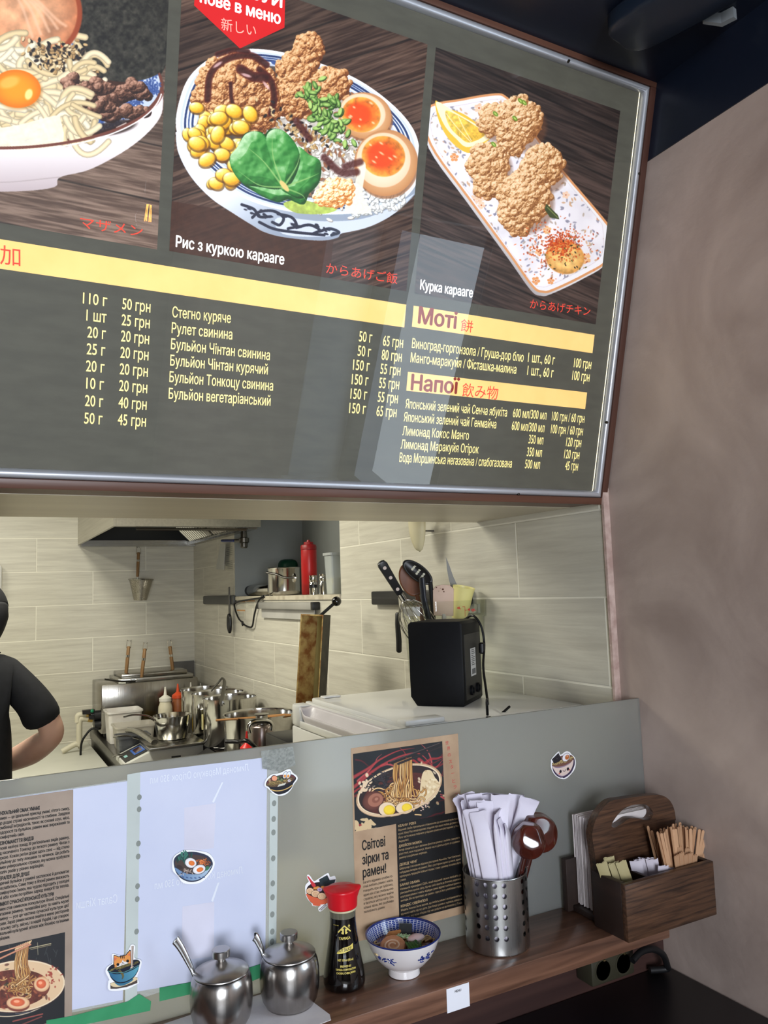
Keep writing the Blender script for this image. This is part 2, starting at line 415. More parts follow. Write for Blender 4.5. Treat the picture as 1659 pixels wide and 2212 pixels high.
def glass_mat():
    m = bpy.data.materials.new('frosted_glass'); m.use_nodes = True
    nt = m.node_tree; nt.nodes.clear(); N = nt.nodes.new; L = nt.links.new
    out = N('ShaderNodeOutputMaterial')
    di = N('ShaderNodeBsdfDiffuse'); di.inputs[0].default_value = (*lin((200, 202, 202)), 1)
    tl = N('ShaderNodeBsdfTranslucent'); tl.inputs[0].default_value = (*lin((222, 222, 214)), 1)
    rf = N('ShaderNodeBsdfRefraction'); rf.inputs['Roughness'].default_value = 0.32; rf.inputs['IOR'].default_value = 1.12; rf.inputs[0].default_value = (*lin((226, 228, 226)), 1)
    gl = N('ShaderNodeBsdfGlossy'); gl.inputs['Roughness'].default_value = 0.12
    a = N('ShaderNodeMixShader'); a.inputs[0].default_value = 0.66; L(di.outputs[0], a.inputs[1]); L(tl.outputs[0], a.inputs[2])
    b = N('ShaderNodeMixShader'); b.inputs[0].default_value = 0.45; L(a.outputs[0], b.inputs[1]); L(rf.outputs[0], b.inputs[2])
    fz = N('ShaderNodeFresnel'); fz.inputs[0].default_value = 1.4
    c = N('ShaderNodeMixShader'); L(fz.outputs[0], c.inputs[0]); L(b.outputs[0], c.inputs[1]); L(gl.outputs[0], c.inputs[2])
    L(c.outputs[0], out.inputs[0])
    return m
t = thing('glass_screen', 'frosted glass screen standing behind the shelf between counter and kitchen', 'screen', (0, GLASS_Y, SHELF_Z))
MB().span((-1.8, 0, -0.034), (WALL_X-0.002, 0.006, 1.2525-SHELF_Z), bevel=0.001).build('glass_pane', glass_mat(), t)

# ------------------------------------------------------------------ menu light box
BT = math.radians(104.4178)
B0 = Vector((1.2, 1.2553, EYE+0.1653))
board = thing('menu_lightbox', 'large tilted illuminated menu board in an aluminium and wood frame above the hatch', 'menu board', B0, (BT, 0, 0))
BM = Matrix.Translation(B0) @ Rot(BT, 'X'); BMI = BM.inverted()
def bd(px, py):                   # point of the board face seen at a picture point
    r = ray(px, py); n = (BM.to_3x3() @ Vector((0, 0, 1))); p = CAMPOS + r*((B0-CAMPOS).dot(n)/r.dot(n)); q = BMI @ p
    return q.x, q.y
BL, BW, BH = -1.50, -0.002, 0.8562
m_case = wood('casing_wood', (108, 72, 56), (78, 50, 40), 'X', 2.2, 0.4, bump=0.1)
m_case_v = wood('casing_wood_upright', (94, 62, 50), (68, 42, 36), 'Y', 2.2, 0.4, bump=0.1)
m_alu = mat('brushed_aluminium', (206, 208, 214), 0.38, 0.55, rgb2=(192, 194, 200), scale=60, stretch=(0.05, 0.05, 1))
# wedge-shaped box behind the face (local frame: x along, y up the face, z out of it)
ca, sa = math.cos(BT), math.sin(BT)
def wl(y, z):                     # world (y, z) -> local (y, z)
    p = BMI @ Vector((0, y, z)); return p.y, p.z
sec = [(0.0, -0.004), (BH, -0.004), wl(1.343, CEIL_Z-0.002), wl(1.343, SOFFIT_Z+0.0015)]
cb = MB(); n = 4
vs = [(BL, a, b) for a, b in sec]+[(BW, a, b) for a, b in sec]
cb.add(vs, [(0,1,2,3), (7,6,5,4), (0,4,5,1), (1,5,6,2), (2,6,7,3), (3,7,4,0)]).build('casing', m_case, board)
MB().span((BL, 0, -0.004), (BW, 0.0145, 0.012), bevel=0.001).build('casing_rail', m_case, board)
MB().span((BL, BH-0.0125, -0.004), (BW, BH, 0.012), bevel=0.001).build('casing_rail', m_case, board)
MB().span((BW-0.0150, 0.0147, -0.004), (BW, BH-0.0127, 0.0125), bevel=0.001).build('casing_stile', m_case_v, board)
MB().span((BL, 0.0147, -0.004), (BL+0.0150, BH-0.0127, 0.0125), bevel=0.001).build('casing_stile', m_case_v, board)
def alu_rail(p, q, wdt, name):    # snap-frame section: rounded ridge; p, q outer ends, mitred
    p = Vector((*p, 0)); q = Vector((*q, 0)); d = (q-p).normalized(); n = Vector((-d.y, d.x, 0))
    sec = [(0, 0.0), (0, 0.010), (wdt*0.12, 0.0135), (wdt*0.35, 0.0150), (wdt*0.65, 0.0145), (wdt*0.88, 0.0110), (wdt, 0.0060), (wdt, 0.0)]
    vs = []
    for e, sg in ((p, 1), (q, -1)):
        for a, h in sec: vs.append(e+n*a+d*(a*sg)+Vector((0, 0, h-0.003)))
    k = len(sec); fs = [(i, i+1, k+i+1, k+i) for i in range(k-1)]+[tuple(range(k-1, -1, -1)), tuple(range(k, 2*k))]
    return MB().add(vs, fs).build(name, m_alu, board, smooth=50)
AX0, AX1, AY0, AY1, AWD = BL+0.0152, BW-0.0152, 0.0148, BH-0.0128, 0.0135
alu_rail((AX0, AY0), (AX1, AY0), AWD, 'frame_rail'); alu_rail((AX1, AY0), (AX1, AY1), AWD, 'frame_rail')
alu_rail((AX1, AY1), (AX0, AY1), AWD, 'frame_rail'); alu_rail((AX0, AY1), (AX0, AY0), AWD, 'frame_rail')
m_screw = mat('screw_metal', (90, 86, 80), 0.3, 1.0)
for px, py in ((1220, 136), (1371, 378), (1303, 912), (1113, 1066)):
    x, y = bd(px, py); MB().lathe([(0.0001, 0.0155), (0.0022, 0.0150), (0.0030, 0.0130), (0.0030, 0.0095)], 16, Tr(x, y, -0.002)).build('screw', m_screw, board)
BS = 0.64                         # glow of the lit print
m_print = mat('print_grey', (76, 75, 66), 0.6, rgb2=(70, 69, 61), scale=60, emit=BS, stretch=(0.3, 1, 1))
MB().span((AX0+0.008, AY0+0.008, -0.002), (AX1-0.008, AY1-0.008, 0.0)).build('print_panel', m_print, board)
led = mat('edge_light', (255, 246, 214), 0.5, emit=1.5, rgb2=(255, 244, 206))
MB().span((AX1-AWD-0.0042, AY0+AWD, 0.0002), (AX1-AWD-0.0028, AY1-AWD, 0.0009)).build('edge_light', led, board)
m_bar = mat('print_yellow', (244, 206, 130), 0.6, rgb2=(239, 198, 120), scale=14, emit=BS)
for x0, x1, y0, y1 in ((AX0+0.03, -0.5215, 0.3085, 0.3486), (-0.506, -0.0782, 0.3118, 0.3489), (-0.506, -0.0804, 0.1975, 0.2315)):
    MB().span((x0, y0, 0.0001), (x1, y1, 0.0004)).build('heading_bar', m_bar, board)
# clear cover sheet
def clear_mat(name, ior=1.49, tint=(252, 252, 252)):
    m = bpy.data.materials.new(name); m.use_nodes = True
    nt = m.node_tree; nt.nodes.clear(); N = nt.nodes.new; L = nt.links.new
    o = N('ShaderNodeOutputMaterial'); tr = N('ShaderNodeBsdfTransparent'); tr.inputs[0].default_value = (*lin(tint), 1)
    g = N('ShaderNodeBsdfGlossy'); g.inputs['Roughness'].default_value = 0.0
    f = N('ShaderNodeFresnel'); f.inputs[0].default_value = ior; x = N('ShaderNodeMixShader')
    ge = N('ShaderNodeNewGeometry'); iv = N('ShaderNodeMath'); iv.operation = 'SUBTRACT'; iv.inputs[0].default_value = 1.0; L(ge.outputs['Backfacing'], iv.inputs[1])
    mu = N('ShaderNodeMath'); mu.operation = 'MULTIPLY'; L(f.outputs[0], mu.inputs[0]); L(iv.outputs[0], mu.inputs[1])
    L(mu.outputs[0], x.inputs[0]); L(tr.outputs[0], x.inputs[1]); L(g.outputs[0], x.inputs[2]); L(x.outputs[0], o.inputs[0]); return m
m_cover = clear_mat('clear_acrylic')
MB().span((AX0+0.009, AY0+0.009, 0.0012), (AX1-0.009, AY1-0.009, 0.0032)).build('cover_sheet', m_cover, board, smooth=0)

# ------------------------------------------------------------------ printed pictures (computed here, number by number)
_tab = np.random.RandomState(3).rand(256, 256).astype(np.float32)
def vnoise(x, y, seed=0):
    x = x+seed*17.31; y = y+seed*9.77
    xi = np.floor(x).astype(int); yi = np.floor(y).astype(int); fx = x-xi; fy = y-yi
    fx = fx*fx*(3-2*fx); fy = fy*fy*(3-2*fy)
    a = _tab[yi & 255, xi & 255]; b = _tab[yi & 255, (xi+1) & 255]; c = _tab[(yi+1) & 255, xi & 255]; d = _tab[(yi+1) & 255, (xi+1) & 255]
    return (a*(1-fx)+b*fx)*(1-fy)+(c*(1-fx)+d*fx)*fy
def fbm(x, y, seed=0, o=4):
    t = 0; a = 0.5
    for i in range(o): t = t+a*vnoise(x*2**i, y*2**i, seed+i*3); a *= 0.5
    return t
def C(*c): return np.array(c, np.float32)/255
def bezier2(p, q, bend, n=10):
    p = np.array(p, float); q = np.array(q, float); m = (p+q)/2+np.array([-(q-p)[1], (q-p)[0]])*bend
    t = np.linspace(0, 1, n)[:, None]; return (1-t)**2*p+2*t*(1-t)*m+t*t*q
def crsp(pts, n=8, closed=False):
    P = np.array(pts, float)
    P = np.vstack([P[-1:], P, P[:2]]) if closed else np.vstack([2*P[0]-P[1], P, 2*P[-1]-P[-2]])
    out = []
    for i in range(1, len(P)-2):
        a, b, c, d = P[i-1:i+3]
        for k in range(n):
            t = k/n; out.append(0.5*((2*b)+(c-a)*t+(2*a-5*b+4*c-d)*t*t+(3*b-3*c+d-a)*t**3))
    if not closed: out.append(P[-2])
    return np.array(out)
class Pic:
    def __init__(s, x0, y0, x1, y1, sc, bg=(60, 50, 44)):
        s.x0, s.y0, s.sc = x0, y0, sc; s.w = int((x1-x0)*sc); s.h = int((y1-y0)*sc)
        s.U, s.V = np.meshgrid(x0+(np.arange(s.w)+0.5)/sc, y0+(np.arange(s.h)+0.5)/sc)
        s.I = np.zeros((s.h, s.w, 3), np.float32)+C(*bg)
    def win(s, xa, ya, xb, yb):
        i0 = max(0, int((xa-s.x0)*s.sc)-2); i1 = min(s.w, int((xb-s.x0)*s.sc)+3); j0 = max(0, int((ya-s.y0)*s.sc)-2); j1 = min(s.h, int((yb-s.y0)*s.sc)+3)
        if i1 <= i0 or j1 <= j0: return None
        return (slice(j0, j1), slice(i0, i1))
    def put(s, w, m, col, a=1.0):
        m = (m*a)[..., None]; s.I[w] = s.I[w]*(1-m)+np.clip(col, 0, 1)*m
    def pmask(s, w, pts):
        acc = 0
        for ox in (-0.25, 0.25):
            for oy in (-0.25, 0.25):
                u = s.U[w]+ox/s.sc; v = s.V[w]+oy/s.sc; ins = np.zeros(u.shape, bool); n = len(pts)
                for i in range(n):
                    xa, ya = pts[i]; xb, yb = pts[(i+1) % n]
                    if ya == yb: continue
                    c = ((ya > v) != (yb > v)) & (u < (xb-xa)*(v-ya)/(yb-ya)+xa); ins ^= c
                acc = acc+ins*0.25
        return acc.astype(np.float32)
    def poly(s, pts, col, a=1.0, tex=0.0, ts=8.0, grad=None):
        pts = np.array(pts, float); w = s.win(pts[:, 0].min(), pts[:, 1].min(), pts[:, 0].max(), pts[:, 1].max())
        if w is None: return
        m = s.pmask(w, pts); c = C(*col)*np.ones((*m.shape, 3), np.float32)
        if grad is not None:      # (colour, x0,y0,x1,y1)
            c2, xa, ya, xb, yb = grad; t = np.clip(((s.U[w]-xa)*(xb-xa)+(s.V[w]-ya)*(yb-ya))/((xb-xa)**2+(yb-ya)**2), 0, 1)[..., None]
            c = c*(1-t)+C(*c2)*t
        if tex: c = c*(1+tex*(fbm(s.U[w]/ts, s.V[w]/ts, 1)-0.47)[..., None]*2)
        s.put(w, m, c, a)
    def ell(s, cx, cy, rx, ry, col, ang=0.0, a=1.0, soft=1.0, edge=None, tex=0.0, ts=5.0):
        R_ = max(rx, ry)+soft; w = s.win(cx-R_, cy-R_, cx+R_, cy+R_)
        if w is None: return
        u = s.U[w]-cx; v = s.V[w]-cy; ca_, sa_ = math.cos(ang), math.sin(ang); p = (u*ca_+v*sa_)/rx; q = (-u*sa_+v*ca_)/ry
        d = np.sqrt(p*p+q*q); m = np.clip((1-d)*min(rx, ry)/soft+0.5, 0, 1); c = C(*col)*np.ones((*m.shape, 3), np.float32)
        if edge is not None: t = np.clip(d, 0, 1)[..., None]**3; c = c*(1-t)+C(*edge)*t
        if tex: c = c*(1+tex*(fbm(s.U[w]/ts, s.V[w]/ts, 2)-0.47)[..., None]*2)
        s.put(w, m, c, a)
    def stroke(s, pts, wd, col, a=1.0, edge=None, soft=0.8, taper=False):
        pts = np.array(pts, float); k = wd/2+soft
        w = s.win(pts[:, 0].min()-k, pts[:, 1].min()-k, pts[:, 0].max()+k, pts[:, 1].max()+k)
        if w is None: return
        u = s.U[w]; v = s.V[w]; D = np.full(u.shape, 1e9, np.float32); n = len(pts)-1; Wd = np.full(u.shape, wd/2, np.float32)
        for i in range(n):
            ax, ay = pts[i]; dx, dy = pts[i+1]-pts[i]; L2 = dx*dx+dy*dy+1e-9
            t = np.clip(((u-ax)*dx+(v-ay)*dy)/L2, 0, 1); d = np.hypot(u-ax-t*dx, v-ay-t*dy)
            if taper:
                hw = wd/2*(1-(i+t)/n*0.9); up = d/hw < D/Wd; D = np.where(up, d, D); Wd = np.where(up, hw, Wd)
            else: D = np.minimum(D, d)
        m = np.clip((Wd-D)/soft+0.5, 0, 1); c = C(*col)*np.ones((*m.shape, 3), np.float32)
        if edge is not None: t = np.clip(D/Wd, 0, 1)[..., None]**2; c = c*(1-t)+C(*edge)*t
        s.put(w, m, c, a)
    def relief(s, w, h, m, pal, amb=0.35, k=1.0, L=(-0.45, -0.65, 0.62), nz=0.12, seed=0, spec=0.0):
        gy, gx = np.gradient(h, 1.0/s.sc); gx = gx*k; gy = gy*k; nn = np.sqrt(gx*gx+gy*gy+1)
        d = np.clip((-gx*L[0]-gy*L[1]+L[2])/nn/np.linalg.norm(L), 0, 1); t = amb+(1-amb)*d
        t = np.clip(t+nz*(fbm(s.U[w]/4, s.V[w]/4, seed)-0.47)*2, 0, 1); x = t*(len(pal)-1); i = np.clip(np.floor(x).astype(int), 0, len(pal)-2); f = (x-i)[..., None]
        P = np.array(pal, np.float32)/255; c = P[i]*(1-f)+P[i+1]*f
        if spec: c = c+spec*np.clip((d-0.9)/0.1, 0, 1)[..., None]
        s.put(w, m, c)
    def lump(s, blobs, pal, seed=0, bumps=70, br=(6, 13), amp=5.0):
        """craggy fried piece: union of big blobs (cx,cy,rx,ry) with many small crumbs"""
        rs = np.random.RandomState(seed); B = np.array(blobs, float)
        w = s.win((B[:, 0]-B[:, 2]).min()-12, (B[:, 1]-B[:, 3]).min()-12, (B[:, 0]+B[:, 2]).max()+12, (B[:, 1]+B[:, 3]).max()+12)
        if w is None: return
        u = s.U[w]; v = s.V[w]; h = np.full(u.shape, -20.0)
        wob = (fbm(u/14, v/14, seed)-0.47)*0.7
        for cx, cy, rx, ry in B:
            d2 = ((u-cx)/rx)**2+((v-cy)/ry)**2+wob; h = np.maximum(h, np.where(d2 < 1, np.sqrt(np.clip(1-d2, 0, 1))*min(rx, ry)*0.8, -20))
        base = h.copy()
        for i in range(bumps):
            cx, cy, rx, ry = B[rs.randint(len(B))]; a = rs.rand()*6.283; q = math.sqrt(rs.rand())*1.0
            x = cx+rx*q*math.cos(a); y = cy+ry*q*math.sin(a); r = rs.uniform(*br); d = np.hypot(u-x, v-y)
            hb = math.sqrt(max(1-q*q, 0))*min(rx, ry)*0.8
            h = np.maximum(h, np.where(d < r, hb-r*0.35+np.sqrt(np.clip(r*r-d*d, 0, None)), -20))
        m = (h > -10).astype(np.float32); h = np.maximum(h, -3)+amp*(fbm(u/7, v/7, seed+5, 4)-0.47)*2
        occ = np.clip((h-base)/8, -0.5, 0.5)
        s.relief(w, h+occ, m, pal, amb=0.22, k=0.9, seed=seed, nz=0.2)
    def sample(s, px, py):
        x = (px-s.x0)*s.sc-0.5; y = (py-s.y0)*s.sc-0.5
        x = np.clip(x, 0, s.w-1.001); y = np.clip(y, 0, s.h-1.001); i = np.floor(x).astype(int); j = np.floor(y).astype(int); fx = (x-i)[..., None]; fy = (y-j)[..., None]
        return (s.I[j, i]*(1-fx)+s.I[j, i+1]*fx)*(1-fy)+(s.I[j+1, i]*(1-fx)+s.I[j+1, i+1]*fx)*fy
def to_image(name, arr):          # arr rows from the top
    h, w = arr.shape[:2]; im = bpy.data.images.new(name, w, h)
    a = np.ones((h, w, 4), np.float32); a[..., :3] = np.clip(arr[::-1], 0, 1); im.pixels.foreach_set(a.ravel()); im.update(); im.pack(); return im
_RT, _UP, _FW = np.array(RT), np.array(UP), np.array(FW)
def flatten(pic, origin, ex, ey, wd, ht, res):
    """rectify a picture onto the flat sheet origin + a*ex*wd + b*ey*ht (b from the top edge down)"""
    nx, ny = int(wd*res), int(ht*res); a, b = np.meshgrid((np.arange(nx)+0.5)/nx*wd, (np.arange(ny)+0.5)/ny*ht)
    P = np.array(origin)[None, None]+a[..., None]*np.array(ex)+b[..., None]*np.array(ey)-np.array(CAMPOS)
    d = P@_FW; return pic.sample(829.5+FPX*(P@_RT)/d, 1106-FPX*(P@_UP)/d)
def quad(name, x0, y0, x1, y1, z, m, parent, th=0.0003):
    me = bpy.data.meshes.new(name)
    vs = [(x0, y0, z), (x1, y0, z), (x1, y1, z), (x0, y1, z), (x0, y0, z-th), (x1, y0, z-th), (x1, y1, z-th), (x0, y1, z-th)]
    me.from_pydata(vs, [], [(0, 1, 2, 3), (7, 6, 5, 4), (0, 4, 5, 1), (1, 5, 6, 2), (2, 6, 7, 3), (3, 7, 4, 0)])
    uv = me.uv_layers.new(name='UVMap'); q = [(0, 0), (1, 0), (1, 1), (0, 1)]
    for i in range(24): uv.data[i].uv = q[me.loops[i].vertex_index % 4]
    me.materials.append(m); o = bpy.data.objects.new(name, me); COL.objects.link(o); o.parent = parent; return o

def planks(p, c1, c2, slope, gap, sd):
    u, v = p.U, p.V; t = v-u*slope; n = fbm(u/60+t/9, t/5, sd, 5); f = np.clip((n-0.3)*2.6, 0, 1)[..., None]
    p.I[:] = C(*c1)*(1-f)+C(*c2)*f
    k = np.floor(t/gap); p.I *= (0.82+0.36*vnoise(k*3.7, k*0+2, sd))[..., None]
    g = np.abs(t/gap-np.round(t/gap))*gap; p.I *= np.clip(0.35+g/5, 0, 1)[..., None]
FRY = [(58, 24, 10), (122, 66, 30), (180, 116, 66), (216, 160, 104), (240, 200, 152)]
FRY2 = [(84, 42, 18), (152, 96, 50), (200, 146, 92), (226, 182, 132), (246, 218, 178)]
CORN = [(150, 92, 10), (208, 142, 20), (240, 184, 40), (252, 210, 84), (255, 236, 160)]
def noodles(p, n, region, wd, cols, seed, ln=(50, 120), bend=0.9):
    rs = np.random.RandomState(seed); x0, y0, x1, y1 = region
    for i in range(n):
        a = rs.rand()*6.283; L = rs.uniform(*ln); x = rs.uniform(x0, x1); y = rs.uniform(y0, y1)
        q = bezier2((x-L/2*math.cos(a), y-L/4*math.sin(a)), (x+L/2*math.cos(a), y+L/4*math.sin(a)), rs.uniform(-bend, bend), 12)
        c = cols[rs.randint(len(cols))]; p.stroke(q, wd*rs.uniform(0.85, 1.15), c, edge=tuple(int(k*0.66) for k in c), soft=0.8)
def kernel(p, x, y, a, r, seed):
    rx, ry = r*1.0, r*0.78; w = p.win(x-r*1.3, y-r*1.3, x+r*1.3, y+r*1.3)
    if w is None: return
    u = p.U[w]-x; v = p.V[w]-y; c, s_ = math.cos(a), math.sin(a); d2 = ((u*c+v*s_)/rx)**2+((-u*s_+v*c)/ry)**2
    h = np.sqrt(np.clip(1-d2, 0, 1))*r; m = np.clip((1-d2)*3, 0, 1); p.ell(x+1, y+2, rx*1.08, ry*1.1, (96, 54, 6), a, 0.7)
    p.relief(w, h, m, CORN, amb=0.3, k=0.8, nz=0.1, seed=seed, spec=0.25)

def paint_rice_bowl():
    p = Pic(345, -10, 960, 690, 1.35); planks(p, (46, 30, 24), (92, 70, 58), -0.32, 92, 4)
    p.poly([(340, 520), (345, 430), (520, 460), (720, 520), (700, 700), (340, 700)], (66, 38, 26), 0.85, 0.2, 12)
    body = crsp([(379, 285), (385, 330), (412, 382), (455, 428), (505, 462), (545, 487), (572, 502), (615, 513), (690, 520), (728, 514), (741, 503), (800, 489), (860, 455), (915, 395), (930, 330)], 6)
    p.poly(body, (226, 230, 238), grad=((150, 160, 176), 500, 420, 560, 520))
    p.poly(crsp([(600, 470), (700, 478), (800, 468), (900, 415), (915, 395), (860, 455), (800, 489), (735, 505), (690, 512), (610, 505)], 6, True), (214, 220, 232), 0.9)
    mot = (36, 40, 58)
    for q in ([(522, 442), (548, 452), (560, 468), (585, 468)], [(545, 470), (560, 458), (590, 456), (612, 470), (604, 486), (588, 480)], [(600, 462), (630, 470), (640, 488), (622, 494)],
              [(640, 492), (668, 486), (690, 497), (676, 505)], [(690, 500), (712, 494), (732, 502), (716, 508)], [(560, 480), (590, 494), (630, 501), (700, 508)]):
        p.stroke(crsp(q, 8), 6, mot, taper=False)
    for k in range(26):
        rs = np.random.RandomState(k); x = rs.uniform(528, 730); y = 448+(x-528)*0.26+rs.uniform(-3, 12); p.ell(x, y, rs.uniform(2, 6), rs.uniform(1.5, 3), mot, 0.3)
    rim = crsp([(380, 275), (388, 215), (412, 162), (462, 122), (530, 106), (610, 113), (700, 140), (780, 176), (850, 228), (893, 280), (908, 335), (905, 385), (868, 432), (790, 458), (690, 463), (600, 452), (520, 424), (448, 372), (400, 322)], 6, True)
    p.poly(rim, (244, 246, 248))
    cx, cy = 646, 286
    def inset(f, dx=0, dy=0): return [(cx+dx+(x-cx)*f, cy+dy+(y-cy)*f) for x, y in rim]
    p.poly(inset(0.965), (206, 214, 228)); p.poly(inset(0.945), (232, 236, 242))
    for f, c, wd in ((0.925, (40, 58, 104), 4.5), (0.895, (54, 76, 128), 3), (0.865, (40, 58, 104), 4.5)):
        q = inset(f); p.stroke(np.array(q+[q[0]]), wd, c)
    p.poly(inset(0.83), (198, 206, 222)); p.poly(inset(0.80), (84, 72, 66), 1, 0.3, 10)
    for x, y in inset(0.845)[::4]: p.ell(x, y, 7, 4, (62, 84, 140), 0.4)
    # rice
    rs = np.random.RandomState(5)
    p.ell(690, 300, 130, 110, (196, 186, 176), 0.2, 1, 4, tex=0.2)
    for k in range(420):
        x = rs.normal(700, 62); y = rs.normal(320, 52)
        c = (238, 234, 228) if rs.rand() < 0.72 else (150, 96, 66); a = rs.rand()*3.14
        p.ell(x+0.8, y+1, 7.5, 3.4, (130, 116, 104), a); p.ell(x, y, 7, 2.9, c, a)
    for k in range(240):
        x = rs.uniform(762, 872); y = rs.uniform(404, 462)-(x-790)*0.18; a = rs.rand()*3.14
        p.ell(x+0.8, y+1, 7, 3.6, (140, 138, 134), a); p.ell(x, y, 6.5, 3, (236, 236, 234), a)
    # fried chicken
    p.lump([(665, 108, 34, 38), (640, 158, 46, 46), (650, 205, 58, 52), (712, 185, 44, 42), (625, 215, 40, 40)], FRY, 11, 150, (5, 11))
    p.lump([(512, 190, 84, 78), (560, 225, 46, 56), (470, 200, 50, 60)], FRY, 12, 180, (6, 12))
    for q, wd in (([(448, 215), (455, 160), (490, 128), (540, 120), (575, 140)], 15), ([(560, 150), (585, 175), (592, 215), (585, 245)], 14), ([(470, 118), (505, 108), (535, 112)], 12), ([(520, 150), (545, 165), (575, 168)], 22), ([(498, 180), (500, 215), (508, 235)], 9)):
        p.stroke(crsp(q, 8), wd, (46, 10, 8), 0.88, edge=(92, 26, 16), soft=3)
    for x, y, a in ((575, 185, 0.9), (532, 163, 0.3), (470, 140, -0.6)): p.ell(x, y, 11, 3.2, (232, 190, 190), a, 0.8, 2)
    # corn
    for k in range(46):
        t = rs.rand(); x = 405+t*120+rs.uniform(-4, 26); y = 265+t*46+rs.uniform(-48, 52)-(t-0.2)*14
        if k > 40: x = rs.uniform(455, 520); y = rs.uniform(345, 400)
        kernel(p, x, y, rs.rand()*3.14, rs.uniform(15, 20), k)
    for x, y in ((425, 310), (447, 345), (500, 386), (472, 255), (505, 240), (540, 246), (470, 290), (520, 275)): kernel(p, x, y, rs.rand()*3.14, 20, 3)
    # egg halves
    for ex, ey, rx, ry, yo in ((788, 250, 58, 50, (780, 248, 42, 38)), (833, 352, 68, 72, (828, 338, 47, 44))):
        p.ell(ex+3, ey+6, rx, ry, (150, 96, 60), 0.25, 0.8, 3)
        p.ell(ex, ey, rx, ry, (226, 178, 128), 0.25, 1, 1.5, edge=(196, 134, 84)); p.ell(ex-5, ey-6, rx*0.86, ry*0.82, (250, 226, 200), 0.25, 1, 2, edge=(240, 206, 170))
        x, y, a, b = yo; p.ell(x, y, a, b, (232, 92, 26), 0.2, 1, 2, edge=(250, 164, 66), tex=0.35, ts=9); p.ell(x-6, y-2, a*0.62, b*0.6, (238, 70, 20), 0.2, 0.8, 8)
        for k in range(7): p.ell(x+rs.uniform(-a, a)*0.7, y+rs.uniform(-b, b)*0.7, rs.uniform(2, 6), 2, (255, 214, 170), 0.6, 0.8, 2)
    p.poly(crsp([(745, 455), (765, 400), (780, 352), (790, 360), (783, 420), (800, 458)], 6, True), (236, 232, 214), 0.92)
    # chopped spring onion
    for k in range(95):
        x = rs.normal(703, 26); y = 238+(x-690)*0.75+rs.normal(0, 24); a = rs.rand()*3.14; g = rs.rand()
        c = (int(70+110*g), int(120+90*g), int(44+70*g)); p.ell(x+1, y+1.5, 10, 5, (36, 60, 20), a); p.ell(x, y, 9, 4.2, c, a, 1, 1); p.ell(x, y, 5, 1.8, (190, 214, 130), a, 0.7)
    # sesame
    for k in range(110):
        x = rs.normal(650, 38); y = 282+(x-640)*0.55+rs.normal(0, 16); a = rs.rand()*3.14; c = [(206, 168, 112), (226, 194, 142), (40, 34, 36), (176, 130, 76)][rs.randint(4)]
        p.ell(x, y, 5, 2.7, c, a, 1, 0.8, edge=tuple(int(q*0.7) for q in c))
    for q in ([(700, 340), (735, 372), (770, 372)], [(745, 360), (778, 350)], [(640, 262), (668, 300)]): p.stroke(crsp(q, 6), 15, (66, 16, 14), 0.8, soft=5)
    # greens
    p.poly(crsp([(612, 440), (650, 432), (700, 444), (728, 452), (700, 462), (640, 460)], 6, True), (178, 196, 92), 1, 0.2)
    leaf = crsp([(512, 318), (530, 288), (560, 284), (572, 290), (585, 278), (612, 284), (640, 316), (668, 334), (692, 350), (690, 392), (668, 418), (655, 442), (622, 430), (600, 436), (560, 420), (525, 398), (502, 368), (496, 340)], 6, True)
    w = p.win(490, 270, 700, 450); m = p.pmask(w, leaf); u, v = p.U[w], p.V[w]
    h = 16*(fbm(u/26, v/26, 8)-0.4)*2+7*np.sin(u/9+v/15+3*fbm(u/30, v/30, 9))
    p.poly(leaf, (20, 62, 22))
    for lobe in ([(540, 400), (605, 408), (655, 424), (652, 442), (622, 431), (600, 437), (560, 421)], [(512, 318), (530, 290), (556, 284), (576, 300), (592, 350), (608, 406), (560, 404), (525, 397), (501, 366), (497, 338)], [(640, 318), (668, 334), (692, 350), (690, 392), (668, 418), (648, 430), (620, 418), (608, 405), (628, 372)], [(574, 304), (588, 280), (614, 284), (640, 314), (648, 348), (632, 392), (609, 407), (592, 366)]):
        L_ = crsp(lobe, 5, True); m = p.pmask(w, L_); D = np.full(u.shape, 1e9); n = len(L_)
        for i in range(n):
            ax, ay = L_[i]; dx, dy = L_[(i+1) % n]-L_[i]; t_ = np.clip(((u-ax)*dx+(v-ay)*dy)/(dx*dx+dy*dy+1e-9), 0, 1); D = np.minimum(D, np.hypot(u-ax-t_*dx, v-ay-t_*dy))
        h = 15*np.sqrt(np.clip(D/22, 0, 1))+9*(fbm(u/19, v/19, 8, 2)-0.37)
        p.relief(w, h, m, [(12, 48, 18), (24, 86, 32), (44, 124, 48), (92, 166, 84), (206, 230, 190)], amb=0.12, k=0.9, nz=0.05, seed=3)
    for q in ([(612, 405), (570, 350), (530, 315)], [(612, 405), (590, 340), (588, 290)], [(612, 405), (640, 360), (650, 325)], [(612, 405), (665, 385), (688, 375)], [(612, 405), (560, 400), (515, 370)], [(612, 405), (650, 420), (660, 432)]):
        p.stroke(crsp(q, 8), 4.5, (150, 190, 110), 0.75, taper=True)
    p.ell(614, 402, 15, 5.5, (222, 196, 120), 0.9)
    # fried onion crumbs
    p.lump([(728, 415, 38, 32), (705, 425, 26, 22)], [(150, 70, 20), (206, 126, 56), (240, 186, 116), (252, 226, 180), (255, 244, 220)], 21, 90, (4, 8))
    return p

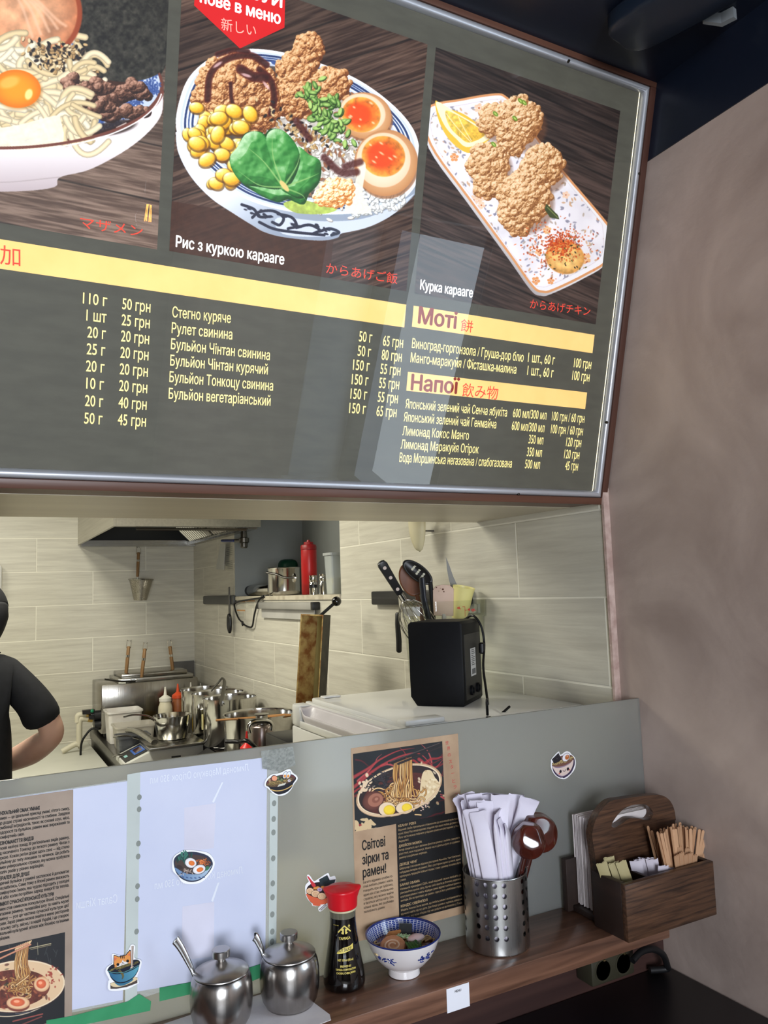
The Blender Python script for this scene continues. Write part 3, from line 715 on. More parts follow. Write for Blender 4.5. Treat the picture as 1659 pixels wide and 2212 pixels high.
def paint_chicken_plate():
    p = Pic(880, 60, 1370, 730, 1.35); planks(p, (34, 25, 22), (72, 56, 50), 0.46, 110, 9)
    out = crsp([(922, 236), (1000, 215), (1070, 204), (1092, 210), (1110, 232), (1200, 352), (1300, 470), (1316, 500), (1312, 560), (1262, 594), (1195, 626), (1172, 630), (1150, 618), (1100, 548), (1010, 425), (930, 312)], 5, True)
    p.poly([(x-4, y+9) for x, y in out], (218, 214, 216), grad=((150, 140, 140), 1100, 500, 1040, 560)); p.poly(out, (238, 234, 236))
    cx, cy = 1115, 415; inn = [(cx+(x-cx)*0.93, cy+(y-cy)*0.95) for x, y in out]
    p.stroke(np.vstack([out, out[:1]]), 5, (216, 150, 98)); w = p.win(900, 190, 1330, 640); m = p.pmask(w, np.array(inn)); u, v = p.U[w], p.V[w]
    p.put(w, m, C(232, 226, 230)*np.ones((*m.shape, 3), np.float32)*(0.92+0.2*fbm(u/40, v/40, 2)[..., None]))
    keep = p.I[w].copy(); rs = np.random.RandomState(2)
    for k in range(900):
        x = rs.uniform(925, 1312); y = rs.uniform(205, 625); p.ell(x, y, 4.2, 1.9, [(150, 146, 160), (176, 158, 142), (130, 128, 146), (204, 160, 120)][rs.randint(4)], rs.rand()*3.14, 0.85)
    for k in range(46):
        x = rs.uniform(930, 1308); y = rs.uniform(215, 615); c = [(238, 174, 110), (242, 196, 160), (228, 140, 70)][rs.randint(3)]; r = rs.uniform(5, 8)
        for j in range(5): p.ell(x+r*math.cos(j*1.257+k), y+r*math.sin(j*1.257+k), r*0.62, r*0.55, c, 0, 0.85)
        p.ell(x, y, r*0.35, r*0.35, (196, 110, 50), 0, 0.9)
    p.I[w] = keep*(1-m[..., None])+p.I[w]*m[..., None]
    p.stroke(np.vstack([inn, inn[:1]]), 1.4, (196, 186, 190), 0.6)
    # lemon wedge
    p.poly(crsp([(940, 218), (948, 262), (972, 304), (1008, 330), (1030, 320), (1060, 296), (1040, 274), (1000, 246), (960, 232)], 6, True), (236, 190, 60))
    p.poly(crsp([(942, 220), (958, 268), (985, 300), (1012, 318), (1062, 294), (1030, 270), (985, 244)], 6, True), (246, 236, 196))
    p.poly(crsp([(962, 240), (970, 272), (992, 296), (1014, 308), (1048, 290), (1020, 268), (986, 248)], 6, True), (240, 208, 96), 1, 0.3, 6, grad=((226, 180, 62), 970, 240, 1030, 300))
    for q in ([(964, 246), (1016, 306)], [(990, 252), (1018, 304)]): p.stroke(bezier2(*q, 0.05), 2, (250, 240, 200), 0.7)
    for b, sd in (([(1064, 258, 30, 34)], 31), ([(1120, 262, 52, 54), (1108, 300, 34, 40)], 32), ([(1172, 358, 46, 46), (1150, 380, 36, 40)], 33), ([(1054, 352, 44, 44), (1058, 392, 38, 36)], 34), ([(1132, 430, 56, 60), (1118, 468, 40, 38)], 35)):
        x, y, rx, ry = b[0]; p.ell(x+6, y+12, rx*1.05, ry*1.05, (110, 66, 40), 0, 0.55, 9); p.lump(b, FRY2, sd, 110, (5, 10))
    for x, y in ((1124, 218), (1132, 222), (1070, 246), (1112, 256), (1066, 312)): p.ell(x, y, 7, 4, (104, 140, 40), 0.8); p.ell(x, y, 4, 1.5, (190, 206, 110), 0.8)
    p.poly([(1180, 440), (1205, 465), (1208, 474), (1188, 470), (1176, 452)], (62, 72, 40)); p.stroke([(1182, 448), (1204, 470)], 2, (120, 130, 70))
    # dip with spice
    for k in range(330):
        x = rs.normal(1205, 34); y = rs.normal(538, 26); p.ell(x, y, rs.uniform(1, 3), rs.uniform(0.8, 2), [(196, 74, 26), (222, 110, 50), (160, 60, 26)][rs.randint(3)], rs.rand()*3, 0.85)
    p.ell(1220, 556, 42, 36, (238, 196, 120), 0.2, 1, 3, edge=(206, 140, 66), tex=0.2, ts=7)
    for k in range(300):
        x = rs.normal(1212, 20); y = rs.normal(530, 14); p.ell(x, y, rs.uniform(1.2, 3.2), rs.uniform(1, 2), [(206, 70, 20), (226, 104, 36), (176, 52, 18)][rs.randint(3)], rs.rand()*3, 0.8)
    for k in range(26): p.ell(rs.normal(1228, 22), rs.normal(552, 20), 2.6, 1.3, [(90, 84, 30), (40, 34, 30)][rs.randint(2)], rs.rand()*3)
    return p

def paint_noodle_bowl():
    p = Pic(-470, -160, 375, 565, 1.2); planks(p, (78, 60, 50), (128, 106, 92), 0.22, 120, 14)
    p.I *= np.clip(1.1-0.4*(p.U < 180)*0.1-0.55*np.clip((180-p.V)/200, 0, 1), 0.25, 1.2)[..., None]
    # dark seaweed sheet behind
    p.poly(crsp([(120, -160), (360, -160), (372, 60), (340, 170), (250, 180), (150, 80)], 5, True), (44, 42, 36), 1, 0.8, 9)
    body = crsp([(-352, 200), (-340, 260), (-290, 320), (-200, 366), (-130, 384), (-122, 402), (-50, 413), (50, 413), (118, 404), (130, 383), (200, 364), (290, 312), (345, 255), (353, 200)], 6)
    p.poly(body, (232, 222, 222), grad=((186, 170, 172), 0, 330, 0, 415))
    p.stroke(crsp([(-128, 384), (0, 394), (128, 383)], 6), 2.5, (176, 160, 160), 0.8)
    T = np.linspace(0, 6.283, 90); rim = [(353*math.cos(t), 185+135*math.sin(t)) for t in T]
    p.poly(rim, (106, 58, 46)); p.poly([(346*math.cos(t), 183+129*math.sin(t)) for t in T], (196, 206, 226))
    rs = np.random.RandomState(1)
    for k in range(420):
        t = rs.rand()*6.283; f = rs.uniform(0.84, 0.99); x = 346*math.cos(t)*f; y = 183+129*math.sin(t)*f
        for j in range(5): p.ell(x+5*math.cos(j*1.257+k), y+4*math.sin(j*1.257+k), 3.6, 2.0, (52, 78, 138), j*1.257+k, 0.85)
    p.poly([(292*math.cos(t)-6, 186+106*math.sin(t)) for t in T], (58, 34, 24), 1, 0.25, 12)
    p.poly(crsp([(150, -120), (250, -60), (340, 40), (352, 150), (250, 176), (180, 120)], 5, True), (46, 44, 38), 1, 0.85, 8)
    cols = [(246, 226, 186), (238, 214, 168), (250, 236, 204), (230, 204, 156)]
    p.ell(-20, 150, 200, 100, (214, 186, 138), 0, 1, 4)
    noodles(p, 150, (-230, 60, 150, 290), 15, cols, 3, (70, 170))
    # sliced pork
    for k, (x, y, r) in enumerate(((-60, 20, 120), (60, 20, 118))):
        p.ell(x, y, r*1.02, r*0.92, (150, 66, 36), 0.5, 1, 3); p.ell(x-4, y-2, r*0.96, r*0.87, (214, 156, 116), 0.5, 1, 3, edge=(196, 120, 80), tex=0.3, ts=24)
        for q in range(5): p.stroke(crsp([(x-70+q*18, y-70+q*8), (x-20+q*20, y-20+q*10), (x+10+q*18, y+60-q*6)], 8), 6, (236, 190, 156), 0.6, soft=4)
    noodles(p, 46, (-40, 88, 120, 190), 14, cols, 8, (60, 120))
    noodles(p, 60, (-180, 225, 170, 285), 14, cols, 9, (80, 170), 0.6)
    p.ell(38, 196, 54, 42, (160, 104, 40), 0.1, 0.5, 6); p.ell(36, 192, 52, 41, (250, 152, 28), 0.12, 1, 1.5, edge=(228, 110, 12)); p.ell(20, 178, 22, 12, (255, 200, 110), -0.3, 0.55, 6); p.ell(62, 204, 8, 12, (255, 226, 150), 0.3, 0.9, 3)
    for k in range(330):                # sesame
        x = rs.normal(140, 36); y = 128+(x-140)*0.28+rs.normal(0, 17); a = rs.rand()*3.14; c = [(206, 172, 120), (226, 200, 156), (34, 30, 34), (176, 140, 92), (30, 28, 30)][rs.randint(5)]
        p.ell(x+0.7, y+1, 5.6, 3.2, (80, 60, 40), a); p.ell(x, y, 5.2, 2.8, c, a, 1, 0.8)
    noodles(p, 12, (150, 130, 205, 180), 12, cols, 12, (50, 80))
    for k in range(34):                 # wood-ear mushrooms
        x = rs.uniform(150, 312); y = 190+(x-150)*0.16+rs.uniform(-18, 52)-(x > 260)*14; a = rs.rand()*3.14; c = [(70, 40, 30), (98, 60, 46), (56, 32, 26), (124, 80, 62)][rs.randint(4)]
        if k % 2 == 0: continue
        r = rs.uniform(15, 27); p.lump([(x, y, r*1.25, r*0.62), (x+rs.uniform(-12, 12), y+rs.uniform(-8, 8), r*0.7, r*0.6)], [(20, 10, 8), (46, 26, 20), (80, 50, 38), (124, 84, 66), (196, 150, 126)], 60+k, 4, (8, 16), 3.0)
    p.ell(245, 276, 50, 15, (30, 14, 10), -0.2, 0.8, 4); p.stroke([(252, 276), (272, 266)], 3, (226, 210, 200), 0.8)
    noodles(p, 16, (150, 215, 205, 300), 13, cols, 15, (60, 110))
    p.poly(crsp([(-60, 290), (40, 270), (118, 250), (131, 258), (129, 316), (20, 322)], 4, True), (240, 232, 208), 0.92, 0.06, 10)
    p.stroke(np.array([(353*math.cos(t), 185+135*math.sin(t)) for t in np.linspace(0.1, 3.04, 60)]), 6, (112, 60, 48)); p.stroke(np.array([(350*math.cos(t), 190+137*math.sin(t)) for t in np.linspace(0.1, 3.04, 60)]), 3, (244, 236, 232))
    return p

ex = BM.to_3x3() @ Vector((1, 0, 0)); ey = BM.to_3x3() @ Vector((0, -1, 0))
BPR = 1250
for nm, fn, x0, x1, y0, y1 in (('noodle_bowl_photo', paint_noodle_bowl, -1.3765, -0.9585, 0.3705, 0.7850), ('rice_bowl_photo', paint_rice_bowl, -0.9402, -0.5235, 0.3715, 0.7850), ('chicken_plate_photo', paint_chicken_plate, -0.5066, -0.0787, 0.3700, 0.7850)):
    im = to_image(nm, flatten(fn(), BM @ Vector((x0, y1, 0)), ex, ey, x1-x0, y1-y0, BPR))
    quad(nm, x0, y0, x1, y1, 0.0005, image_mat(nm, im, 0.6, BS*0.74), board)

# lettering on the board
m_ty = mat('letters_yellow', (255, 238, 160), 0.6, rgb2=(253, 234, 152), emit=BS*1.15)
m_tw = mat('letters_white', (252, 250, 246), 0.6, rgb2=(248, 246, 242), emit=BS*1.15)
m_tr = mat('letters_red', (226, 74, 54), 0.6, rgb2=(220, 68, 50), emit=BS)
m_tm = mat('letters_maroon', (134, 42, 26), 0.6, rgb2=(126, 36, 22), emit=BS)
m_tp = mat('letters_pink', (250, 176, 160), 0.6, rgb2=(246, 170, 154), emit=BS)
BD = 0.006
def bline(mb, s, a, b, cap_px, bold=0.012, lift=0.0009):
    A, B_ = bd(*a), bd(*b); cap = bd(a[0], a[1]-cap_px)[1]-A[1]; letter_line(mb, s, A, B_, cap, bold, lift)
def block(name, m, rows, cap, bold=0.012):
    mb = MB()
    for r in rows: bline(mb, r[0], r[1], r[2], r[3] if len(r) > 3 else cap, bold)
    return mb.build(name, m, board, smooth=0)
wr = ['110 г', '1 шт', '20 г', '25 г', '20 г', '10 г', '20 г', '50 г']; pr = ['50 грн', '25 грн', '20 грн', '20 грн', '20 грн', '20 грн', '40 грн', '45 грн']
lw = [52, 43, 39.5, 39.5, 39.5, 37.5, 39, 39]
rows = []; r2 = []
for i in range(8):
    t = i/7; xr = 230.8+(220.7-230.8)*t; yr = 662+(917-662)*t-2.5*math.sin(t*3.14); xl = 263.7-9.7*t; yl = 667.5+(917.7-667.5)*t-2.5*math.sin(t*3.14)
    rows.append((wr[i], (xr-lw[i], yr-lw[i]*(0.13-0.07*t)), (xr, yr))); r2.append((pr[i], (xl, yl), (xl+60.5, yl+60.5*(0.13-0.06*t))))
block('weight_column', m_ty, rows, 23.5, BD); block('price_column', m_ty, r2, 23.5, BD)
nm = [('Стегно куряче', 498, 698), ('Рулет свинина', 501, 733.5), ('Бульйон Чінтан свинина', 582, 778), ('Бульйон Чінтан курячий', 577.5, 809), ('Бульйон Тонкоцу свинина', 589, 844), ('Бульйон вегетаріанський', 583.5, 876.5)]
rows = []; r2 = []; r3 = []
for i, (s, x, y) in enumerate(nm):
    t = i/5; xl, yl = 372-8*t, 685+(861-685)*t-1.5*math.sin(t*3.14); rows.append((s, (xl, yl), (x, y)))
    xr = 802.7-13.7*t; yr = 740.5+(894.5-740.5)*t; ww = 28 if i < 2 else 35.5; s2 = ('50 г', '50 г', '150 г', '150 г', '150 г', '150 г')[i]
    r2.append((s2, (xr-ww, yr-ww*(0.12-0.05*t)), (xr, yr))); xl2, yl2 = 826.4-14*t, 746.5+(898.2-746.5)*t
    r3.append((('65 грн', '80 грн', '55 грн', '55 грн', '55 грн', '65 грн')[i], (xl2, yl2), (xl2+43, yl2+43*(0.12-0.05*t))))
block('dish_list', m_ty, rows, 22, BD); block('weight_column', m_ty, r2, 22, BD); block('price_column', m_ty, r3, 22, BD)
block('dish_list', m_ty, [('Виноград-горгонзола / Груша-дор блю', (889, 751.5), (1129.7, 781.5)), ('Манго-маракуйя / Фісташка-малина', (886, 782.2), (1114, 807.5))], 20, BD)
block('weight_column', m_ty, [('1 шт., 60 г', (1139.5, 781.5), (1197, 788)), ('1 шт., 60 г', (1138, 809.5), (1194, 815.8))], 20, BD)
block('price_column', m_ty, [('100 грн', (1238.6, 793), (1275.7, 797.5)), ('100 грн', (1235, 820.5), (1272, 824.5))], 20, BD)
block('dish_list', m_ty, [('Японський зелений чай Сенча ябукіта', (875, 881.5), (1094, 900)), ('Японський зелений чай Генмайча', (871.5, 910), (1070.7, 925.5)), ('Лимонад Кокос Манго', (868.6, 940), (1011.6, 950)), ('Лимонад Маракуйя Огірок', (865, 969), (1032.7, 979.5)), ('Вода Моршинська негазована / слабогазована', (862, 997.5), (1104.4, 1010))], 19, BD*0.6)
block('weight_column', m_ty, [('600 мл/300 мл', (1107, 901), (1179, 906.5)), ('600 мл/300 мл', (1104.4, 928.5), (1174.5, 934)), ('350 мл', (1140.7, 957.8), (1172, 960.2)), ('350 мл', (1137, 985), (1169, 987.2)), ('500 мл', (1133, 1011.4), (1164.8, 1012.8))], 19, BD*0.6)
block('price_column', m_ty, [('100 грн / 60 грн', (1191, 908), (1261, 913.5)), ('100 грн / 60 грн', (1189, 935.5), (1257.6, 940.5)), ('120 грн', (1221.7, 963.5), (1254, 966)), ('120 грн', (1217.5, 989.7), (1250, 992)), ('45 грн', (1219.6, 1015), (1247, 1016.5))], 19, BD*0.6)
block('dish_name', m_tw, [('Рис з куркою карааге', (379.7, 533), (612.7, 571.7))], 23, 0.025)
block('dish_name', m_tw, [('Курка карааге', (907, 625), (1020, 642.6))], 20, 0.025)
block('dish_name', m_tr, [('からあげご飯', (703.6, 588.6), (857.6, 612))], 18, 0.0)
block('dish_name', m_tr, [('からあげチキン', (1143.7, 664.6), (1273.6, 681.4))], 16, 0.0)
block('dish_name', m_tr, [('マザメン', (173, 491), (308, 511))], 20, 0.0)
block('heading', m_tm, [('Моті', (903, 698), (984, 710))], 34, 0.03); block('heading', m_tr, [('餅', (994, 713), (1020, 717))], 20, 0.0)
block('heading', m_tm, [('Напої', (887.5, 842), (989.7, 850.5))], 32, 0.03); block('heading', m_tr, [('飲み物', (997, 853.6), (1074, 861.6))], 22, 0.0)
block('heading', m_tr, [('追加', (-50, 561), (44, 572.5))], 32, 0.0)
m_badge = mat('badge_red', (214, 28, 30), 0.5, rgb2=(206, 22, 26), emit=BS*0.8)
MB().prism([bd(*q) for q in ((424, -60), (419, 12), (518, 105), (614, 60), (617, -60))], 0.0006, 0.00085).build('badge', m_badge, board, smooth=0)
block('badge_text', m_tw, [('СПРОБУЙ', (432, -36), (608, 17)), ('нове в меню', (432, 5), (605, 53))], 26, 0.03)
block('badge_text', m_tp, [('新しい', (478, 63), (553, 78))], 20, 0.0)

# ------------------------------------------------------------------ papers and stickers on the glass
UPR = (math.pi/2, 0, 0)           # sheet frame: x along the glass, y up, z towards the guest
def gp(px, py, off=0.0006): p = on_y(px, py, GLASS_Y-off); return p.x, p.z
def sheet_poly(name, pts, m, parent, org, off, th=0.0003):
    return MB().prism([(gp(*q)[0]-org[0], gp(*q)[1]-org[1]) for q in pts], off-th, off).build(name, m, parent, smooth=0)
def sheet_pic(name, pic, x0, y0, x1, y1, org, parent, off, res=2200, rough=0.5):
    arr = flatten(pic, Vector((x0, GLASS_Y-off, y1)), (1, 0, 0), (0, 0, -1), x1-x0, y1-y0, res)
    return quad(name, x0-org[0], y0-org[1], x1-org[0], y1-org[1], off, image_mat(name, to_image(name, arr), rough), parent)
def gline(mb, org, s, x0, x1, z, cap, off, bold=0.0, M=None): letter_line(mb, s, (x0-org[0], z-org[1]), (x1-org[0], z-org[1]), cap, bold, off, M)

def paint_star_poster():
    p = Pic(735, 1570, 1010, 1830, 3.2, (22, 26, 30)); rs = np.random.RandomState(4)
    f = fbm(p.U/30, p.V/30, 3)[..., None]; p.I = p.I*(0.7+0.7*f)
    for k in range(34):
        x = rs.uniform(750, 960); y = rs.uniform(1625, 1800); pts = [(x, y)]; a = rs.uniform(-0.9, 0.4)
        for j in range(6): a += rs.uniform(-0.55, 0.55); pts.append((pts[-1][0]+math.cos(a)*13, pts[-1][1]+math.sin(a)*13))
        p.stroke(crsp(pts, 6), rs.uniform(2.5, 7), [(170, 44, 48), (120, 30, 36), (206, 84, 84), (90, 24, 30)][rs.randint(4)], 0.85, soft=1.2, taper=True)
    for q in ([(765, 1700), (800, 1670), (830, 1650), (870, 1632), (905, 1628), (930, 1650), (960, 1680)], [(762, 1680), (795, 1660), (822, 1640), (860, 1622), (895, 1616)], [(905, 1640), (935, 1660), (958, 1640)]):
        p.stroke(crsp(q, 10), 8, (190, 62, 64), 0.85, edge=(130, 32, 36), soft=1.5, taper=True)
    for k in range(40): p.ell(rs.uniform(765, 810), rs.uniform(1770, 1800), rs.uniform(3, 9), rs.uniform(2, 6), (214, 186, 142), rs.rand()*3)
    # bowl
    p.poly(crsp([(771, 1712), (785, 1745), (812, 1780), (850, 1793), (890, 1780), (930, 1750), (950, 1716), (953, 1690)], 6), (18, 20, 24))
    E_ = [(862+91*math.cos(t)*1.0+0.0, 1706+52*math.sin(t)-22*math.cos(t)) for t in np.linspace(0, 6.283, 80)]
    p.poly([(862+(x-862)*1.02, 1706+(y-1706)*1.04+1) for x, y in E_], (200, 162, 124)); p.poly([(862+(x-862)*0.985, 1706+(y-1706)*0.97) for x, y in E_], (240, 216, 180)); p.poly([(862+(x-862)*0.95, 1706+(y-1706)*0.93) for x, y in E_], (40, 26, 26))
    p.poly([(862+(x-862)*0.86, 1714+(y-1706)*0.80) for x, y in E_], (84, 36, 30), 1, 0.3, 6)
    # foam
    p.poly(crsp([(914, 1668), (930, 1664), (940, 1680), (950, 1694), (946, 1712), (930, 1730), (905, 1742), (890, 1738), (905, 1718), (908, 1696)], 5, True), (232, 208, 164))
    for k in range(60): p.ell(rs.normal(925, 12), rs.normal(1700, 18), rs.uniform(2, 5), rs.uniform(1.5, 3), [(246, 228, 192), (206, 174, 130), (226, 200, 156)][rs.randint(3)], rs.rand()*3, 0.8)
    for k in range(26): p.ell(rs.normal(790, 8), rs.normal(1700, 10)-(790-785)*0.5, rs.uniform(2, 6), rs.uniform(2, 4), (232, 204, 168), rs.rand()*3)
    # seaweed
    for k in range(90): x = rs.normal(825, 13); y = rs.normal(1695, 11); a = rs.rand()*3.14; p.stroke(bezier2((x-9*math.cos(a), y-7*math.sin(a)), (x+9*math.cos(a), y+7*math.sin(a)), rs.uniform(-.5, .5), 6), 1.6, [(30, 28, 34), (52, 50, 56), (16, 16, 20)][rs.randint(3)])
    # noodles
    cs = [(232, 186, 112), (214, 160, 84), (246, 208, 146), (196, 136, 66)]
    for k in range(110):
        x = rs.normal(866, 20); y = rs.normal(1722, 13); a = rs.rand()*6.28; L = rs.uniform(12, 30); q = bezier2((x-L*math.cos(a)*.5, y-L*.3*math.sin(a)), (x+L*math.cos(a)*.5, y+L*.3*math.sin(a)), rs.uniform(-1, 1), 8); p.stroke(q, 3.4, (70, 34, 18)); p.stroke(q, 2.3, cs[rs.randint(4)])
    for k in range(26):
        x0 = 852+k*1.45; x1 = 850+k*1.5+rs.uniform(-6, 6); q = crsp([(x0, 1650-k*0.55), (x0+rs.uniform(-3, 3), 1675), (x1, 1700), (x1+rs.uniform(-5, 5), 1722)], 6); p.stroke(q, 3.6, (74, 36, 18)); p.stroke(q, 2.4, cs[k % 4])
    p.stroke([(840, 1648), (953, 1606)], 4.5, (30, 22, 24), edge=(12, 10, 12)); p.stroke([(860, 1650), (955, 1612)], 4.5, (44, 32, 34), edge=(16, 12, 14)); p.stroke([(842, 1646), (950, 1605)], 1, (110, 92, 90))
    # pork, eggs
    p.ell(806, 1730, 24, 20, (122, 70, 56), -0.5, 1, 1, edge=(80, 40, 34)); p.ell(811, 1728, 17, 14, (166, 108, 86), -0.5, 1, 1); p.ell(812, 1727, 9, 7, (140, 84, 66), -0.5); p.ell(813, 1726, 4, 3, (180, 124, 100), -0.5)
    for x, y, rx, ry, yx, yy, yr in ((836, 1748, 18, 15, 841, 1750, 12.5), (874, 1745, 19, 13, 879, 1745, 11)):
        p.ell(x, y+1, rx+1.2, ry+1.2, (30, 18, 16), -0.1); p.ell(x, y, rx, ry, (240, 214, 180), -0.1); p.ell(yx, yy, yr, yr*0.86, (230, 190, 40), 0, 1, 1); p.ell(yx-1, yy-1, yr*0.8, yr*0.66, (250, 216, 60), 0, 1, 2)
    for k in range(30): p.ell(rs.normal(912, 9), rs.normal(1738, 6), 2, 1.2, (236, 200, 180), rs.rand()*3)
    p.stroke(np.array([(862+(x-862)*1.0, 1706+(y-1706)*1.0) for x, y in E_[4:38]]), 4, (232, 204, 168), edge=(190, 150, 112))
    return p
def paint_umami_poster():
    p = Pic(-120, 1990, 150, 2290, 3.0, (16, 18, 24)); rs = np.random.RandomState(6)
    for k in range(26):
        x = rs.uniform(-60, 136); y = rs.uniform(2020, 2110); p.stroke([(x, y), (x+rs.uniform(-8, 8), y+rs.uniform(8, 26))], 1.0, (120, 126, 120), 0.5)
    p.stroke([(64, 2048), (110, 2038)], 1.6, (214, 196, 150)); p.stroke([(66, 2051), (110, 2041)], 1.2, (170, 150, 110)); p.stroke([(81, 2036), (82, 2062)], 1.2, (160, 150, 120))
    c = (38, 2130); E_ = [(c[0]+102*math.cos(t), c[1]+56*math.sin(t)-8*math.cos(t)) for t in np.linspace(0, 6.283, 90)]
    p.poly(crsp([(-64, 2140), (-40, 2180), (0, 2196), (44, 2195), (90, 2176), (126, 2140), (138, 2116)], 6), (62, 60, 66), grad=((24, 26, 34), 40, 2170, 40, 2196))
    p.stroke(crsp([(-60, 2150), (-20, 2190), (40, 2193), (100, 2168), (136, 2120)], 8), 2, (210, 190, 160))
    p.poly([(34, 2176), (70, 2172), (66, 2186), (34, 2190)], (40, 42, 52)); p.stroke([(34, 2176), (70, 2172), (66, 2186), (34, 2190), (34, 2176)], 1, (120, 120, 124))
    p.poly([(c[0]+(x-c[0])*1.02, c[1]+(y-c[1])*1.03) for x, y in E_], (60, 34, 34)); p.poly(E_, (236, 214, 180)); p.poly([(c[0]+(x-c[0])*0.97, c[1]+(y-c[1])*0.95) for x, y in E_], (224, 190, 150))
    p.poly([(26+(x-c[0])*0.80, 2136+(y-c[1])*0.74) for x, y in E_], (108, 48, 34), 1, 0.45, 9)
    for k in range(130): p.ell(rs.normal(20, 42), rs.normal(2140, 20), rs.uniform(1, 6), rs.uniform(1, 3), [(150, 64, 44), (70, 30, 26), (188, 110, 70), (54, 58, 38), (226, 170, 120)][rs.randint(5)], rs.rand()*3, 0.7)
    for k in range(24): p.ell(110+rs.normal(0, 9), 2112+rs.normal(0, 10), rs.uniform(1, 4), rs.uniform(1, 2), (150, 44, 34), rs.rand()*3, 0.8)
    cs = [(228, 180, 110), (206, 150, 80), (244, 206, 146), (176, 118, 60)]
    for k in range(70): x = rs.normal(46, 14); y = rs.normal(2128, 10); a = rs.rand()*6.28; q = bezier2((x-10*math.cos(a), y-5*math.sin(a)), (x+10*math.cos(a), y+5*math.sin(a)), rs.uniform(-1, 1), 7); p.stroke(q, 2.6, (80, 44, 24)); p.stroke(q, 1.7, cs[rs.randint(4)])
    for k in range(20):
        x0 = 36+k*1.3; q = crsp([(x0, 2056-k*0.6), (x0-4+rs.uniform(-3, 3), 2080), (x0+rs.uniform(-5, 5), 2104), (46+rs.uniform(-14, 16), 2128)], 6); p.stroke(q, 3.2, (82, 44, 24)); p.stroke(q, 2.2, cs[k % 4])
    for k in range(9): p.stroke([(33+k*3.8, 2052-k*1.7), (37+k*3.8, 2044-k*1.5)], 3, (238, 206, 156), edge=(190, 140, 90))
    p.stroke([(-60, 2098), (66, 2040)], 4, (214, 150, 116), edge=(150, 84, 62)); p.stroke([(-60, 2076), (60, 2038)], 3.4, (226, 168, 132), edge=(150, 84, 62))
    for x, y, rx, ry in ((90, 2126, 17, 16), (39, 2166, 25, 14), (-34, 2150, 20, 14)):
        p.ell(x, y+5, rx, ry, (120, 60, 46)); p.ell(x, y, rx, ry, (246, 214, 170), 0, 1, 1, edge=(214, 160, 116)); p.ell(x-1, y-1, rx*0.62, ry*0.62, (226, 110, 66), 0, 1, 2, edge=(196, 80, 50)); p.ell(x-3, y-3, rx*0.25, ry*0.22, (250, 170, 130))
    p.stroke([(28, 2206), (92, 2190)], 3, (150, 74, 66)); p.stroke([(40, 2216), (90, 2196)], 3, (120, 60, 56))
    return p

m_kraft = mat('kraft_print', (188, 160, 130), 0.6, rgb2=(160, 130, 102), scale=18, detail=8, contrast=(0.3, 0.75))
m_kraft2 = mat('kraft_print_grey', (166, 148, 132), 0.6, rgb2=(146, 128, 114), scale=18, detail=8, contrast=(0.3, 0.75))
m_blackp = mat('black_print', (18, 17, 18), 0.5, rgb2=(14, 13, 14), scale=30)
m_ink = mat('black_ink', (26, 22, 20), 0.6); m_tanink = mat('tan_ink', (190, 160, 118), 0.6); m_redink = mat('red_ink', (196, 66, 66), 0.6)
# poster about stars and ramen
x0, zb = 0.4785*GLASS_Y/1.0, 0
P_ = [gp(757.9, 1617), gp(989.3, 1584), gp(770.5, 2034.8)]
x0 = (P_[0][0]+P_[2][0])/2; x1 = P_[1][0]; zt = (P_[0][1]+P_[1][1])/2; zb = P_[2][1]; o = (x0, zb)
t = thing('star_poster', 'brown ramen poster headed with three black words, right of the soy sauce bottle', 'poster', (x0, GLASS_Y-0.0002, zb), UPR)
MB().span((0, 0, 0.0001), (x1-x0, zt-zb, 0.0004)).build('poster_sheet', m_kraft, t, smooth=0)
a = gp(762, 1628.6); b = gp(956, 1775)
q0 = (x0+0.003, gp(766, 1797)[1], gp(953, 1600.8)[0]+0.002, gp(762, 1628.6)[1])
sheet_pic('poster_picture', paint_star_poster(), q0[0], q0[1], q0[2], q0[3], o, t, 0.0007)
bx0, bx1, bzt, bzb = gp(855.5, 1778.7)[0], x1-0.002, gp(855.5, 1778.7)[1], gp(861, 1992)[1]
MB().span((bx0-x0, bzb-zb, 0.0006), (bx1-x0, bzt-zb, 0.0009)).build('poster_panel', m_blackp, t, smooth=0)
for s, pa, pb in (('Світові', (782.5, 1837), (832, 1828.6)), ('зірки та', (783, 1867.5), (839, 1858)), ('рамен!', (784, 1895.5), (833.8, 1886))):
    mb = MB(); A, B_ = gp(*pa), gp(*pb); gline(mb, o, s, A[0], B_[0], A[1], 0.0142, 0.0008, 0.03); mb.build('headline', m_ink, t, smooth=0)
L8 = ['Багато відомих особисто-', 'стей люблять рамен і навіть', 'говорять про це публічно,', 'адже він став глобальною', 'стравою, яку можна знайти', 'в багатьох містах світу. Ось', 'кілька зірок, які особливо', 'полюбляють рамен:']
mb = MB(); za, ze = gp(784.3, 1909)[1], gp(786.6, 1972.6)[1]; xa, xb = gp(784.5, 1909)[0], gp(848.5, 1897)[0]
for i, s in enumerate(L8): gline(mb, o, s, xa, xb if i < 7 else xa+(xb-xa)*0.7, za+(ze-za)*i/7, 0.0036, 0.0008, 0.01)
mb.build('body_text', m_ink, t, smooth=0)
